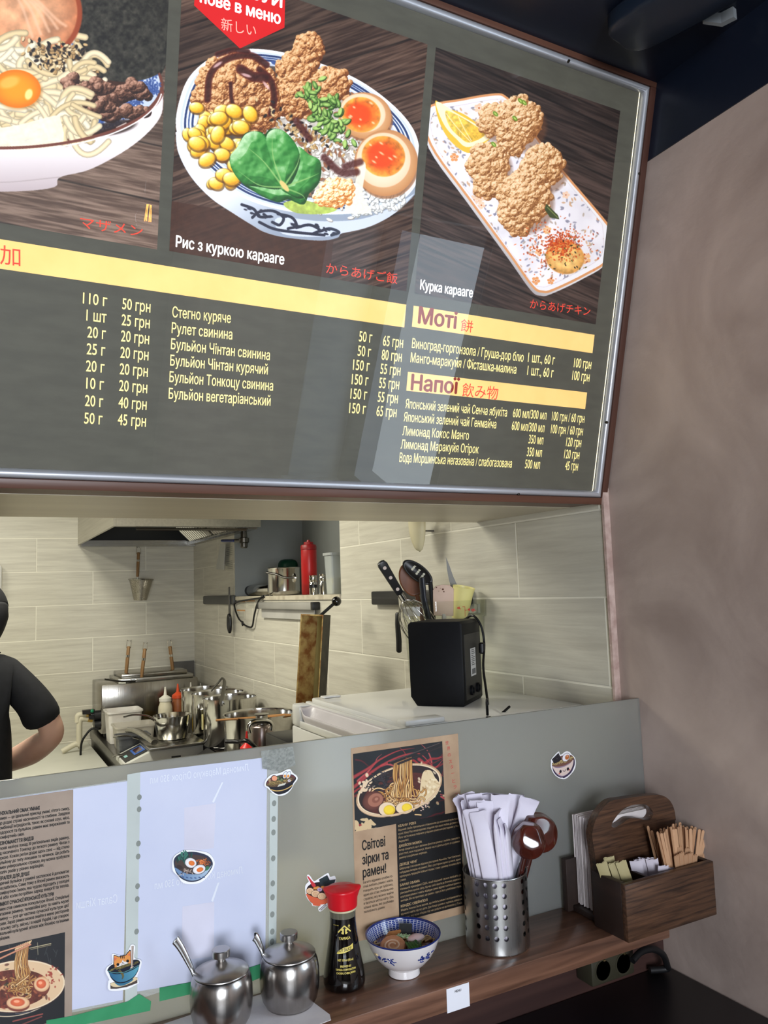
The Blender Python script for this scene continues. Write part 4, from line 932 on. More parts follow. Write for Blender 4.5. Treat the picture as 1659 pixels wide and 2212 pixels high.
BL5 = [('КІАНУ РІВЗ', ['Відомий своїм прихильним ставленням до японської культури і', 'кухні, Кіану Рівз неодноразово згадував про свою любов до рамену.', 'Його часто можна побачити у відомих раменних ресторанах у Лос-', 'Анджелесі.']),
       ('ДЖЕЙСОН МОМОА', ['Актор зізнається, що є великим фанатом рамену і любить смакувати', 'різні стилі, коли подорожує. Момоа часто ділиться фото зі стравами', 'рамену в соціальних мережах.']),
       ('ДЕВІД ЧЕНГ', ['Шеф-кухар і засновник відомих ресторанів Momofuku. Ченг фактично', 'побудував імперію на рамені. Його ресторани дуже сучасні, адже', 'пропонують традиційні азійські страви, і саме з рамену почалася його', 'слава.']),
       ('БАРАК ОБАМА', ["Колишній президент США, який відомий своєю любов'ю до", "різноманітних кухонь світу, під час своїх візитів до В'єтнаму зауважив,", 'куштував рамен і навіть відвідав деякі відомі токійські раменні', 'заклади. Він не приховує, що рамен - одна з його улюблених страв.']),
       ('КЕНДІС СВЕЙНПОЛ', ["Модель Victoria's Secret визнає, що любить рамен і не відмовляється", 'від нього навіть під час дієти. Для Кендіс рамен є чудовою, швидкою', 'стравою, яку вона обирає під час роботи на фотосесіях у Токіо.'])]
hy = [1786.5, 1830, 1870, 1914, 1959.5]
for (h, ls), y in zip(BL5, hy):
    mb = MB(); xa = bx0+0.0035; xb = bx1-0.004; z = gp(862+(y-1786)*0.035, y)[1]
    gline(mb, o, h, xa, xa+0.0034*len(h), z, 0.0036, 0.0011, 0.02)
    for i, s in enumerate(ls):
        z -= 0.0061; full = len(s) > 45; gline(mb, o, s, xa, xb if full else xa+(xb-xa)*len(s)/62, z, 0.0032, 0.0011, 0.0)
    mb.build('body_text', m_tanink, t, smooth=0)
mb = MB()
for c, px, py in zip('世界のスターとラーメン', (747.5, 751, 752.5, 755, 758, 760, 762, 765, 768, 770, 773), (181, 214, 252, 292, 325, 362, 408, 444, 482, 522, 556)):
    A = gp(700+(px-747.5)/1+268.5-3, 1540+(py+8)/2.765); gline(mb, o, c, A[0]-0.0032, A[0]+0.0032, A[1], 0.0052, 0.0008)
mb.build('side_script', m_redink, t, smooth=0)
# poster about umami, left
A = gp(158, 1705.4); x1 = A[0]; ztl = (A[1]+gp(0, 1727.5)[1])/2; x0 = gp(-30, 1850)[0]; zb = ztl-0.297; o = (x0, zb)
t = thing('umami_poster', 'grey-brown ramen poster full of small black text at the left end of the screen', 'poster', (x0, GLASS_Y-0.0013, zb), UPR)
MB().span((0, 0, 0.0), (x1-x0, 0.297, 0.0003)).build('poster_sheet', m_kraft2, t, smooth=0)
q = (x0+0.008, gp(140, 2199)[1], gp(140.2, 2013)[0], gp(140.2, 2013)[1])
arr = flatten(paint_umami_poster(), Vector((q[0], GLASS_Y-0.0016, q[3])), (1, 0, 0), (0, 0, -1), q[2]-q[0], q[3]-q[1], 2200)
quad('poster_picture', q[0]-x0, q[1]-zb, q[2]-x0, q[3]-zb, 0.0006, image_mat('umami_picture', to_image('umami_picture', arr), 0.5), t)
UM = [('УНІКАЛЬНИЙ СМАК УМАМІ', 435, ["Рамен — це ідеальний приклад умамі, п'ятого смаку,", 'що додає страві насиченості та глибини. Завдяки', 'комбінації інгредієнтів, таких як соєвий соус, місо,', 'водорості та бульйон, рамен має виражений та', '«комфортний» смак.']),
      ('РІЗНОМАНІТТЯ ВИДІВ', 690, ['Японія налічує понад 30 регіональних видів рамену,', 'від насиченого Тонкоцу до легкого рамену Чінтан з', 'куркою. Кожен регіон додає щось своє — від стилю', 'бульйону до типу локшини та начинок. Це робить', 'рамен універсальною стравою, яку можна пробувати', 'безліч разів у різних варіаціях.']),
      ('ТЕРАПІЯ ДЛЯ ДУШІ', 988, ['Гарячий бульйон у рамені заспокоює й допомагає', 'розслабитись. Саме тому в Японії рамен вважають', '«комфортною їжею», яка чудово підходить у холодні', 'дні або коли потрібен заряд енергії та тепла.']),
      ('СИМВОЛ СУЧАСНОЇ ЯПОНСЬКОЇ КУЛЬТУРИ', 1207, ['Рамен став символом попкультури Японії. Спеціальні', 'магазини рамену, телевізійні шоу та навіть музеї', 'рамену — усе це частина сучасної культури цієї', 'страви. Зараз рамен можна знайти в меню ресторанів', 'по всьому світу, звісно, і в нашій Україні, і це створює', "унікальний культурний зв'язок між Японією та іншими", 'країнами.'])]
for h, cy, ls in UM:
    mb = MB(); xb = gp(150, 1750)[0]; xa = gp(-5, 1850)[0]; z = gp(0, 1650+cy/3.935)[1]; k = (xb-xa)/50
    gline(mb, o, h, xa, xa+k*(1.36 if len(h) < 25 else 1.15)*len(h), z, 0.0042, 0.0005, 0.06)
    for s in ls: z -= 0.0061; gline(mb, o, s, xa, xb if len(s) > 43 else xa+k*len(s), z, 0.0038, 0.0005, 0.04)
    mb.build('body_text', m_ink, t, smooth=0)

# printed sheets in punched plastic sleeves, seen from the back
m_paper = mat('bluish_white_paper', (204, 208, 228), 0.6, rgb2=(196, 201, 223), scale=7)
m_film = mat('sleeve_film', (214, 218, 216), 0.25, trans=0.0, alpha=0.35, spec=0.5)
m_strip = mat('sleeve_strip', (214, 222, 218), 0.4, alpha=0.8)
m_ghost = mat('show_through_light', (232, 236, 246), 0.6); m_ghost2 = mat('show_through_pale', (216, 214, 230), 0.6)
m_hole = mat('punch_hole', (150, 156, 150), 0.6, alpha=0.8)
def mirrored(mb, s, xa, xb, z0, z1, org, cap, off):
    v, f = glyphs(s); X0_, X1_ = min(q[0] for q in v), max(q[0] for q in v); out = []
    for q in v:
        u = 1-(q[0]-X0_)/(X1_-X0_); out.append((xa+(xb-xa)*u-org[0], z0+(z1-z0)*u+q[1]*cap/_CAP-org[1], off))
    mb.add(out, f)
def sleeve(label, paper, strip, holes_l, corner, nm='paper_sleeve', film=None):
    o = gp(*corner); tt = thing(nm, label, 'paper sleeve', (o[0], GLASS_Y-0.0001, o[1]), UPR)
    sheet_poly('sheet', paper, m_paper, tt, o, 0.0006); sheet_poly('sleeve_film', film, m_film, tt, o, 0.0003, 0.0001)
    for s_ in strip: sheet_poly('punched_strip', s_, m_strip, tt, o, 0.0009, 0.0002)
    for hx, hy, hr in holes_l:
        c = gp(hx, hy); MB().lathe([(hr, 0.00095), (hr, 0.0011)], 14, Tr(c[0]-o[0], c[1]-o[1], 0), sy=1.25).build('punch_hole', m_hole, tt, smooth=0)
    return tt, o
holes = [(301-(y-1720)*0.021, y, 0.0032) for y in (1722, 1748, 1822, 1850, 1914, 1942, 2012)]+[(x, y, 0.0036) for x, y in ((592, 1735), (591, 1769), (590.5, 1798), (590, 1854), (589, 1908), (588.5, 1938), (588, 1975), (588, 2012), (587.5, 2034))]
t, o = sleeve('white sheet in a clear punched sleeve taped behind the egg bowl sticker, wide', [(303, 1668), (577, 1636), (573, 2076), (557, 2099), (295, 2142)], [[(275, 1673), (303, 1668), (296, 2160), (270, 2166)], [(583, 1712), (600, 1709), (596, 2046), (580, 2050)]], holes, (273, 2166), film=[(275, 1673), (602, 1632), (597, 2062), (270, 2168)])
for s, a, b in (('Лимонад Маракую Огірок 350 мл', (324, 1693), (537, 1664)), ('Лимонад Кокос Манго 350 мл', (334, 1921), (524, 1886))):
    mb = MB(); A, B_ = gp(*a), gp(*b); mirrored(mb, s, A[0], B_[0], A[1], B_[1], o, 0.0095, 0.0013); mb.build('show_through_text', m_ghost, t, smooth=0)
for i, q in enumerate(([(398, 1745), (466, 1735), (462, 1832), (398, 1840)], [(394, 1958), (463, 1948), (462, 2066), (392, 2074)])): sheet_poly('show_through_glass', q, m_ghost2, t, o, 0.0008, 0.0001)
for q in ([(458, 1732), (479, 1690), (482, 1690), (462, 1734)], [(456, 1946), (470, 1907), (474, 1906), (460, 1948)]): sheet_poly('show_through_straw', q, m_ghost, t, o, 0.0008, 0.0001)
t, o = sleeve('white sheet in a clear sleeve between the small-text poster and the punched strip', [(-160, 1750), (277, 1687), (265, 2160), (-160, 2244)], [], [], (60, 2203), film=[(-160, 1748), (279, 1684), (266, 2166), (-160, 2248)])
mb = MB(); A, B_ = gp(165, 1963), gp(253, 1949); mirrored(mb, 'Салат Хіяши', A[0], B_[0], A[1], B_[1], o, 0.0105, 0.0013); mb.build('show_through_text', m_ghost, t, smooth=0)
m_gtape = mat('green_tape', (44, 138, 88), 0.45, rgb2=(64, 158, 108), scale=12, alpha=0.9)
def tape(label, pts, m, nm='tape_strip'):
    o = gp(*pts[0]); e = sheet_poly(nm, pts, m, None, o, 0.0022, 0.0002); e.location = (o[0], GLASS_Y-0.0001, o[1]); e.rotation_euler = UPR; tag(e, label, 'tape')
tape('green tape strip under the left poster and its sleeve', [(100, 2203), (157, 2193), (276, 2162), (300, 2146), (326, 2162), (324, 2182), (202, 2208), (100, 2226)], m_gtape)
tape('green tape strip behind the two steel sugar pots', [(344, 2133), (405, 2122), (536, 2090), (573, 2078), (572, 2107), (540, 2120), (405, 2148), (344, 2162)], m_gtape)
tape('matte clear tape patch on the upper edge above the dark bowl sticker', [(563, 1622), (632, 1612), (638, 1652), (604, 1666), (566, 1660)], mat('matte_tape', (140, 144, 140), 0.5, rgb2=(176, 180, 174), scale=260, alpha=0.55))

# stickers
def sticker(label, outline, paint, box, off=0.0028):
    p = Pic(*box, 7, (246, 246, 248)); paint(p); out = crsp(outline, 5, True); cx = sum(q[0] for q in outline)/len(outline); cy = sum(q[1] for q in outline)/len(outline)
    o = gp(cx, cy, off); tt = thing('sticker', label, 'sticker', (o[0], GLASS_Y-off, o[1]), UPR, 'die-cut ramen bowl stickers on the glass')
    q = [gp(a, b, off) for a, b in out]; xs = [a for a, b in q]; zs = [b for a, b in q]; X0_, X1_, Z0_, Z1_ = min(xs), max(xs), min(zs), max(zs)
    arr = flatten(p, Vector((X0_, GLASS_Y-off, Z1_)), (1, 0, 0), (0, 0, -1), X1_-X0_, Z1_-Z0_, 6000)
    im = to_image('sticker_print', arr)
    MB().prism([(a-o[0], b-o[1]) for a, b in q], -0.0004, 0).build('sticker_back', m_stick, tt, smooth=0)
    me = bpy.data.meshes.new('sticker_print'); me.from_pydata([(a-o[0], b-o[1], 0.00012) for a, b in q], [], [tuple(range(len(q)))]); uv = me.uv_layers.new(name='UVMap')
    for i, l in enumerate(me.loops): a, b = q[l.vertex_index]; uv.data[i].uv = ((a-X0_)/(X1_-X0_), (b-Z0_)/(Z1_-Z0_))
    if me.polygons[0].normal.z < 0: me.flip_normals()
    me.materials.append(image_mat('sticker_print', im, 0.35)); e = bpy.data.objects.new('sticker_print', me); COL.objects.link(e); e.parent = tt
m_stick = mat('sticker_white', (244, 244, 248), 0.35)
def S(ox, oy, k): return lambda *pts: [(ox+x/k, oy+y/k) for x, y in pts]
def st_kawaii(p):
    s = S(1180, 1600, 20.74)
    p.poly(crsp(s((265, 1000), (260, 1150), (330, 1400), (470, 1570), (620, 1650), (720, 1650), (790, 1670), (940, 1590), (1120, 1420), (1230, 1200), (1280, 1000), (1250, 790), (1140, 660), (1060, 640), (640, 690), (330, 960)), 4, True), (62, 52, 78))
    p.poly(crsp(s((290, 1030), (420, 1080), (760, 1020), (1100, 850), (1200, 780), (1230, 900), (1180, 1120), (1000, 1440), (760, 1600), (600, 1590), (420, 1430), (310, 1200)), 4, True), (150, 130, 150)); p.poly(crsp(s((290, 1000), (640, 700), (1090, 650), (1210, 760), (1180, 900), (760, 1130), (330, 1150)), 4, True), (120, 82, 70))
    p.poly(crsp(s((270, 1140), (420, 1220), (640, 1215), (900, 1120), (1080, 1000), (1200, 860), (1190, 1080), (1090, 1320), (920, 1500), (720, 1570), (520, 1500), (360, 1330)), 4, True), (226, 206, 196))
    rs = np.random.RandomState(2)
    for k in range(30):
        t = k/29; x = 340+t*820; y = 1130-t*300+rs.uniform(-90, 30); q = np.array(s(*[(x+60*math.cos(a), y+50*math.sin(a)) for a in np.linspace(3.3, 6.2, 8)])); p.stroke(q, 2.2, (84, 60, 30)); p.stroke(q, 1.3, (226, 206, 146))
    p.poly(s((245, 840), (545, 545), (680, 830), (560, 950), (350, 1030)), (34, 32, 38)); 
    for x, y in ((560, 650), (420, 720), (320, 870), (480, 800)): p.ell(*s((x, y))[0], 1.1, 0.7, (90, 90, 100), 0.8)
    p.ell(*s((885, 745))[0], 10.2, 7.6, (40, 34, 48), -0.95); p.ell(*s((885, 745))[0], 9.6, 7.0, (240, 236, 242), -0.95); p.ell(*s((935, 740))[0], 5.4, 4.2, (196, 112, 56), -1.1, edge=(170, 90, 44)); p.ell(*s((940, 690))[0], 1.6, 1.0, (250, 216, 190))
    for x, y in ((637, 1380), (968, 1268)): p.ell(*s((x, y))[0], 2.4, 3.4, (28, 22, 34), 0.2)
    for x, y in ((590, 1470), (1040, 1305)): p.ell(*s((x, y))[0], 1.6, 1.6, (206, 104, 92))
    p.stroke(np.array(s((745, 1330), (780, 1375), (830, 1370), (865, 1290))), 0.9, (40, 30, 40))
sticker('cream bowl sticker with a smiling face and black seaweed, right part of the screen', [(1190.3, 1646), (1191, 1640), (1206, 1623.5), (1209, 1629), (1212, 1630), (1222, 1623), (1230, 1624.5), (1234, 1629), (1242, 1637), (1244, 1650), (1240, 1664), (1229, 1677), (1219, 1683), (1206, 1680), (1196, 1671), (1190, 1658)], st_kawaii, (1180, 1600, 1260, 1700))
def st_cat(p):
    s = S(225, 2030, 18.43)
    p.poly(s((245, 1720), (1250, 1480), (1320, 1500), (1320, 1720), (900, 1880), (500, 1950), (250, 1950)), (78, 66, 62)); p.poly(crsp(s((275, 1720), (500, 1680), (1100, 1500), (1280, 1500), (1300, 1600), (900, 1790), (520, 1880), (290, 1840)), 4, True), (224, 204, 164))
    p.poly(crsp(s((420, 1700), (600, 1830), (850, 1790), (1130, 1620), (1100, 1540), (600, 1650)), 4, True), (52, 110, 140))
    p.poly(crsp(s((130, 1200), (300, 1000), (700, 900), (1150, 800), (1350, 800), (1430, 900), (1400, 1000), (1340, 1250), (1180, 1500), (900, 1680), (640, 1730), (450, 1690), (280, 1530), (180, 1300)), 4, True), (16, 24, 44))
    p.poly(crsp(s((205, 1310), (460, 1370), (800, 1330), (1150, 1190), (1370, 1060), (1330, 1220), (1180, 1460), (920, 1630), (660, 1690), (480, 1650), (300, 1500)), 4, True), (50, 104, 138), grad=((88, 156, 176), 245, 2115, 295, 2100))
    p.poly(s((365, 990), (375, 610), (420, 600), (580, 660), (850, 590), (1010, 400), (1060, 420), (1080, 960), (750, 1090), (400, 1110)), (20, 22, 40)); p.poly(s((395, 1000), (395, 640), (430, 630), (580, 690), (870, 620), (1010, 450), (1045, 450), (1060, 940), (750, 1080), (410, 1100)), (226, 148, 76))
    p.poly(s((400, 720), (520, 720), (410, 860)), (216, 110, 84)); p.poly(s((930, 620), (1040, 520), (1045, 640)), (216, 110, 84))
    p.poly(crsp(s((740, 800), (780, 860), (900, 880), (960, 930), (850, 1040), (680, 1080), (500, 1080), (600, 960), (690, 900)), 4, True), (226, 222, 220))
    for x in (655, 725, 790): p.stroke(np.array(s((x, 640), (x+5, 730))), 1.5, (24, 20, 26))
    for x, y in ((545, 985), (935, 845)): p.ell(*s((x, y))[0], 3.0, 3.0, (16, 14, 18))
    p.ell(*s((738, 905))[0], 1.1, 0.8, (40, 20, 26)); p.stroke(np.array(s((680, 985), (735, 950), (800, 950))), 0.5, (90, 60, 60))
    for y in (1000, 1050): p.stroke(np.array(s((350, y), (420, y+20))), 1.2, (26, 22, 28))
    cs = [(124, 112, 66), (96, 88, 52), (150, 136, 84)]; rs = np.random.RandomState(3)
    for k in range(40): t = rs.rand(); x = 200+t*1050; y = 1260-t*330+rs.uniform(-60, 40); p.stroke(np.array(s((x, y), (x+60, y-20), (x+130, y-50))), 2.4, cs[k % 3], edge=(70, 62, 36))
    for k in range(7): p.stroke(crsp(s((560+k*14, 1230), (660+k*14, 1330), (720+k*11, 1450), (700+k*6, 1560)), 5), 2.0, cs[k % 3], edge=(70, 62, 36), taper=True)
    p.stroke(np.array(s((150, 1240), (300, 1300), (520, 1320), (800, 1290), (1100, 1160), (1370, 1020))), 1.5, (86, 150, 150))
    p.poly(s((1072, 260), (1175, 240), (1150, 1040), (1075, 1060)), (150, 132, 122)); p.poly(s((1090, 265), (1120, 260), (1105, 1050), (1085, 1055)), (226, 212, 200))
    p.poly(s((1020, 1150), (1080, 1060), (1190, 1060), (1100, 1130)), (216, 190, 170))
sticker('blue bowl sticker with an orange kitten and chopsticks, left of the steel pots', [(228, 2097), (232, 2088), (243, 2080), (242, 2064), (245, 2060), (257, 2064), (270, 2062), (279, 2049), (283, 2041), (290, 2041), (292, 2048), (290, 2068), (303, 2073), (306, 2080), (302, 2096), (297, 2108), (300, 2122), (296, 2126), (270, 2138), (236, 2139), (234, 2120), (236, 2116), (230, 2104)], st_cat, (215, 2020, 320, 2160))
def st_eggs(p):
    p.poly(crsp([(375, 1862), (380, 1850), (395, 1842), (420, 1840), (448, 1848), (459, 1862), (457, 1875), (446, 1890), (430, 1902), (410, 1905), (392, 1898), (380, 1884)], 5, True), (46, 52, 72)); p.poly(crsp([(378, 1874), (400, 1886), (425, 1888), (450, 1876), (458, 1868), (446, 1888), (428, 1900), (410, 1902), (394, 1896), (382, 1884)], 5, True), (110, 140, 176), grad=((176, 196, 216), 400, 1880, 450, 1885))
    p.poly(crsp([(378, 1868), (386, 1852), (410, 1846), (440, 1850), (455, 1864), (448, 1876), (425, 1886), (398, 1884)], 5, True), (74, 60, 56)); rs = np.random.RandomState(4)
    for k in range(40): x = rs.normal(398, 9); y = rs.normal(1856, 5); a = rs.uniform(0.8, 2.3); p.stroke([(x, y), (x+7*math.cos(a), y-7*math.sin(a))], 2.6, [(40, 92, 84), (26, 60, 58), (60, 120, 104)][k % 3])
    for k in range(36): x = rs.normal(437, 6); y = rs.normal(1862, 4); a = rs.rand()*3; p.stroke([(x, y), (x+5*math.cos(a), y+4*math.sin(a))], 1.6, [(212, 112, 56), (236, 146, 84), (180, 84, 40)][k % 3])
    for k in range(40): x = rs.normal(404, 8); y = rs.normal(1881, 3.5); a = rs.rand()*3; p.stroke([(x, y), (x+6*math.cos(a), y+3*math.sin(a))], 1.4, [(206, 190, 176), (160, 140, 130), (60, 46, 46)][k % 3])
    p.ell(446, 1876, 7, 4, (60, 120, 84), -0.5); p.ell(388, 1873, 7, 4, (56, 44, 44), 0.4)
    for x, y, rx, ry, an in ((412, 1864, 12.5, 10.5, 0.3), (430, 1878, 14, 9.5, -0.3)): p.ell(x, y, rx+0.8, ry+0.8, (40, 36, 40), an); p.ell(x, y, rx, ry, (246, 244, 244), an, edge=(220, 216, 220)); p.ell(x+2, y+0.5, rx*0.52, ry*0.5, (232, 128, 60), an, edge=(214, 100, 40))
    for k in range(6): p.ell(395+k*9, 1897-abs(k-2.5), 2.6, 1.2, (60, 84, 130), 0.3)
sticker('blue and white bowl sticker with two halved eggs on the white sheet', [(372, 1866), (376, 1850), (390, 1840), (400, 1836), (420, 1837), (446, 1841), (458, 1850), (464, 1864), (460, 1878), (450, 1892), (434, 1906), (412, 1910), (394, 1906), (384, 1892), (374, 1882)], st_eggs, (360, 1825, 475, 1920))
def st_dark(p):
    s = S(540, 1640, 13.82)
    p.poly(crsp(s((475, 740), (520, 640), (640, 540), (980, 460), (1230, 450), (1350, 520), (1370, 600), (1290, 720), (1240, 850), (1100, 980), (900, 1050), (780, 1030), (640, 930), (560, 830), (500, 800)), 4, True), (22, 24, 36)); p.poly(crsp(s((490, 740), (640, 560), (980, 470), (1240, 470), (1350, 560), (1200, 680), (950, 780), (640, 820)), 4, True), (110, 56, 62)); p.poly(crsp(s((540, 760), (700, 600), (980, 540), (1240, 520), (1330, 580), (1150, 700), (900, 800), (640, 830)), 4, True), (92, 70, 52))
    rs = np.random.RandomState(3)
    for k in range(46): t = rs.rand(); x = 560+t*620; y = 790-t*160+rs.uniform(-70, 40); p.stroke(crsp(s((x-80, y+10), (x, y-30), (x+80, y)), 5), 2.0, [(196, 168, 108), (160, 134, 84), (120, 104, 66)][k % 3], edge=(84, 66, 40))
    for k in range(20): p.ell(*s((rs.normal(900, 60), rs.normal(580, 30)))[0], 4, 2.4, [(70, 84, 60), (110, 124, 84), (30, 36, 34)][k % 3], rs.rand()*3)
    p.ell(*s((720, 560))[0], 6.5, 6.0, (50, 30, 36)); p.ell(*s((730, 570))[0], 6.0, 5.6, (236, 160, 124)); p.poly(s((540, 600), (600, 560), (630, 660), (570, 690)), (170, 140, 104))
    for k in range(10): p.stroke(np.array(s((830+k*22, 820-k*6), (870+k*22, 760-k*6))), 1.0, (236, 236, 222))
    for x, y in ((1050, 470), (1150, 470)): p.ell(*s((x, y))[0], 8.2, 4.6, (60, 60, 76), -1.2); p.ell(*s((x, y))[0], 7.6, 4.0, (234, 240, 246), -1.2); p.ell(*s((x-10, y+35))[0], 3.2, 2.5, (232, 150, 70), -1.2)
    p.ell(*s((1170, 640))[0], 3.4, 2.8, (226, 220, 226)); p.ell(*s((1170, 640))[0], 1.6, 1.2, (150, 130, 160)); p.stroke(crsp(s((610, 905), (780, 945), (950, 930), (1120, 870), (1260, 780)), 6), 2.2, (214, 176, 104))
sticker('dark bowl sticker with noodles and two egg halves near the top edge', [(571.5, 1694), (574, 1685), (582, 1676), (590, 1672), (600, 1671), (611, 1667), (618, 1663), (627, 1662), (632, 1669), (641, 1676), (642.5, 1684), (634, 1695), (628, 1707), (615, 1717), (602, 1719), (590, 1714), (580, 1704), (573, 1699)], st_dark, (560, 1650, 655, 1730))
def st_red(p):
    s = S(640, 1880, 5.184)
    p.poly(crsp(s((115, 240), (130, 180), (200, 140), (330, 130), (430, 150), (440, 200), (420, 300), (360, 350), (290, 380), (200, 380), (140, 330)), 5, True), (44, 34, 38)); p.poly(crsp(s((112, 262), (200, 300), (330, 310), (430, 260), (420, 310), (340, 370), (270, 385), (270, 398), (190, 392), (185, 375), (140, 330)), 5, True), (232, 110, 76))
    p.poly(s((255, 105), (345, 55), (372, 110), (440, 100), (420, 160), (330, 190), (270, 170)), (48, 66, 70)); p.stroke(np.array(s((255, 105), (345, 55), (372, 110), (300, 145))), 0.7, (30, 40, 44))
    p.poly(crsp(s((122, 70), (140, 72), (170, 110), (215, 160), (210, 185), (180, 180), (150, 120)), 5, True), (206, 62, 70))
    for x, y, r in ((155, 232, 42), (215, 262, 46), (285, 290, 46)):
        c = s((x, y))[0]; p.ell(c[0], c[1], r/5.184+0.5, r/5.184*0.82+0.5, (70, 40, 36)); p.ell(c[0], c[1], r/5.184, r/5.184*0.82, (240, 206, 166)); q = [(c[0]+r/5.184*0.75*(1-k/26)*math.cos(k*0.5), c[1]+r/5.184*0.6*(1-k/26)*math.sin(k*0.5)) for k in range(24)]; p.stroke(np.array(q), 0.8, (206, 150, 110))
    for x, y in ((215, 200), (240, 195), (300, 190)): p.ell(*s((x, y))[0], 5, 3, (226, 150, 76))
    p.ell(*s((262, 215))[0], 5.5, 4.2, (196, 176, 206)); p.ell(*s((262, 215))[0], 2.5, 2, (150, 120, 170)); p.stroke(np.array(s((260, 440), (330, 375))), 1.2, (60, 40, 40)); p.stroke(np.array(s((275, 448), (335, 390))), 1.2, (60, 40, 40))
sticker('red bowl sticker with a spoon, half hidden behind the soy sauce bottle', [(659, 1917), (662, 1909), (667, 1904), (663, 1896), (664, 1890), (669, 1891), (678, 1903), (688, 1898), (708, 1886), (713, 1894), (724, 1893), (726, 1916), (722, 1938), (708, 1955), (692, 1969), (687, 1962), (690, 1957), (676, 1957), (673, 1952), (662, 1938)], st_red, (650, 1875, 740, 1980))

# ------------------------------------------------------------------ things on the shelf
m_pot = steel('pot_steel', (176, 172, 168), 0.24, 'Z'); m_lid = steel('lid_steel', (186, 182, 178), 0.30, spread=8)
m_spoon = steel('spoon_steel', (206, 208, 210), 0.16)
def sugar_pot(x, y, tip, label):
    t = thing('sugar_pot', label, 'sugar bowl', (x, y, SHELF_Z+0.0006), group='steel sugar pots on the shelf')
    MB().lathe([(0.0295, 0), (0.0345, 0.0015), (0.0395, 0.010), (0.0422, 0.022), (0.0432, 0.036), (0.0428, 0.050), (0.0412, 0.060), (0.0388, 0.0665), (0.0375, 0.0680), (0.0365, 0.0675), (0.0385, 0.058), (0.0405, 0.040), (0.036, 0.008), (0.0001, 0.004)], 64).build('pot_body', m_pot, t, smooth=60)
    li = MB().lathe([(0.0001, 0.0685), (0.0372, 0.0685), (0.0380, 0.0692), (0.0380, 0.0706), (0.0374, 0.0714), (0.022, 0.0775), (0.0085, 0.0835), (0.0062, 0.0850), (0.0001, 0.0850)], 64).build('lid', m_lid, t, smooth=40)
    MB().lathe([(0.0058, 0.0845), (0.0062, 0.0868), (0.0105, 0.0890), (0.0126, 0.0900), (0.0128, 0.0910), (0.0128, 0.0985), (0.0120, 0.0995), (0.0001, 0.0998)], 40).build('lid_knob', m_lid, li, smooth=35)
    b = Vector(tip)-Vector((x, y, SHELF_Z)); r0 = Vector((b.x, b.y, 0)).normalized()*0.0375+Vector((0, 0, 0.070)); d = (b-r0)
    pts = [r0-d*0.35+Vector((0, 0, -0.006)), r0, r0+d*0.3+Vector((0, 0, 0.003)), r0+d*0.65+Vector((0, 0, 0.004)), r0+d*0.9+Vector((0, 0, 0.002)), b]
    sp = smooth_path(pts, 6); n = len(sp); rr = [0.0014+0.0018*max(0, (i/n-0.25)/0.75)**0.8 if i < n-3 else 0.0029-0.0007*(i-n+3) for i in range(n)]
    MB().tube(sp, rr, 14, flat=2.2).build('spoon_handle', m_spoon, t, smooth=60)
    return t
sugar_pot(0.3175, 1.128, on_y(377, 2030, 1.150), 'brushed steel sugar pot with a spoon, cut off by the lower picture edge')
sugar_pot(0.4183, 1.128, on_y(549, 2024, 1.150), 'brushed steel sugar pot with a spoon, beside the soy sauce bottle')
m_napk = mat('napkin_paper', (228, 222, 222), 0.8, rgb2=(218, 212, 214), scale=30, bump=0.1, bscale=200)
nb = MB(); nb.prism([(0.235, 1.10), (0.330, 1.070), (0.415, 1.0545), (0.452, 1.0585), (0.456, 1.072), (0.446, 1.130), (0.40, 1.176), (0.30, 1.176), (0.235, 1.17)], 0.0, 0.0006)
o = nb.build('paper_napkin', m_napk, None, smooth=0, loc=(0, 0, SHELF_Z+0.0001)); tag(o, 'flat white paper napkin lying under the two steel sugar pots', 'napkin')

# soy sauce bottle
sx, sy = 0.5095, 1.138
m_soy = mat('soy_dark', (9, 7, 7), 0.06, rgb2=(7, 5, 5), coat=0.6, spec=0.6); m_glassneck = mat('bottle_glass', (120, 116, 98), 0.05, alpha=0.75, coat=0.5)
m_redcap = mat('red_cap', (206, 22, 34), 0.32, rgb2=(198, 18, 30), scale=10, spec=0.5); m_gold = mat('bottle_print_yellow', (226, 206, 104), 0.5, rgb2=(220, 198, 96))
t = thing('soy_sauce_bottle', 'small glass bottle of dark soy sauce with a red pouring cap', 'bottle', (sx, sy, SHELF_Z+0.0002))
SOY = [(0.0265, 0.0), (0.0305, 0.0018), (0.0318, 0.0065), (0.0316, 0.012), (0.0300, 0.024), (0.0275, 0.038), (0.0250, 0.052), (0.0226, 0.066), (0.0208, 0.080), (0.0199, 0.092), (0.0198, 0.1010)]
MB().lathe(SOY, 64).build('bottle_body', m_soy, t, smooth=60)
MB().lathe([(0.0198, 0.1010), (0.0200, 0.107), (0.0207, 0.112), (0.0207, 0.1135), (0.0190, 0.1135)], 64).build('bottle_neck', m_glassneck, t, smooth=60)
MB().lathe([(0.0212, 0.1105), (0.0215, 0.1115), (0.0213, 0.1128), (0.0205, 0.1132)], 48).build('neck_ring', mat('neck_ring', (206, 196, 160), 0.4), t, smooth=60)
cap = MB(); A0 = math.atan2(-0.36, 0.93)
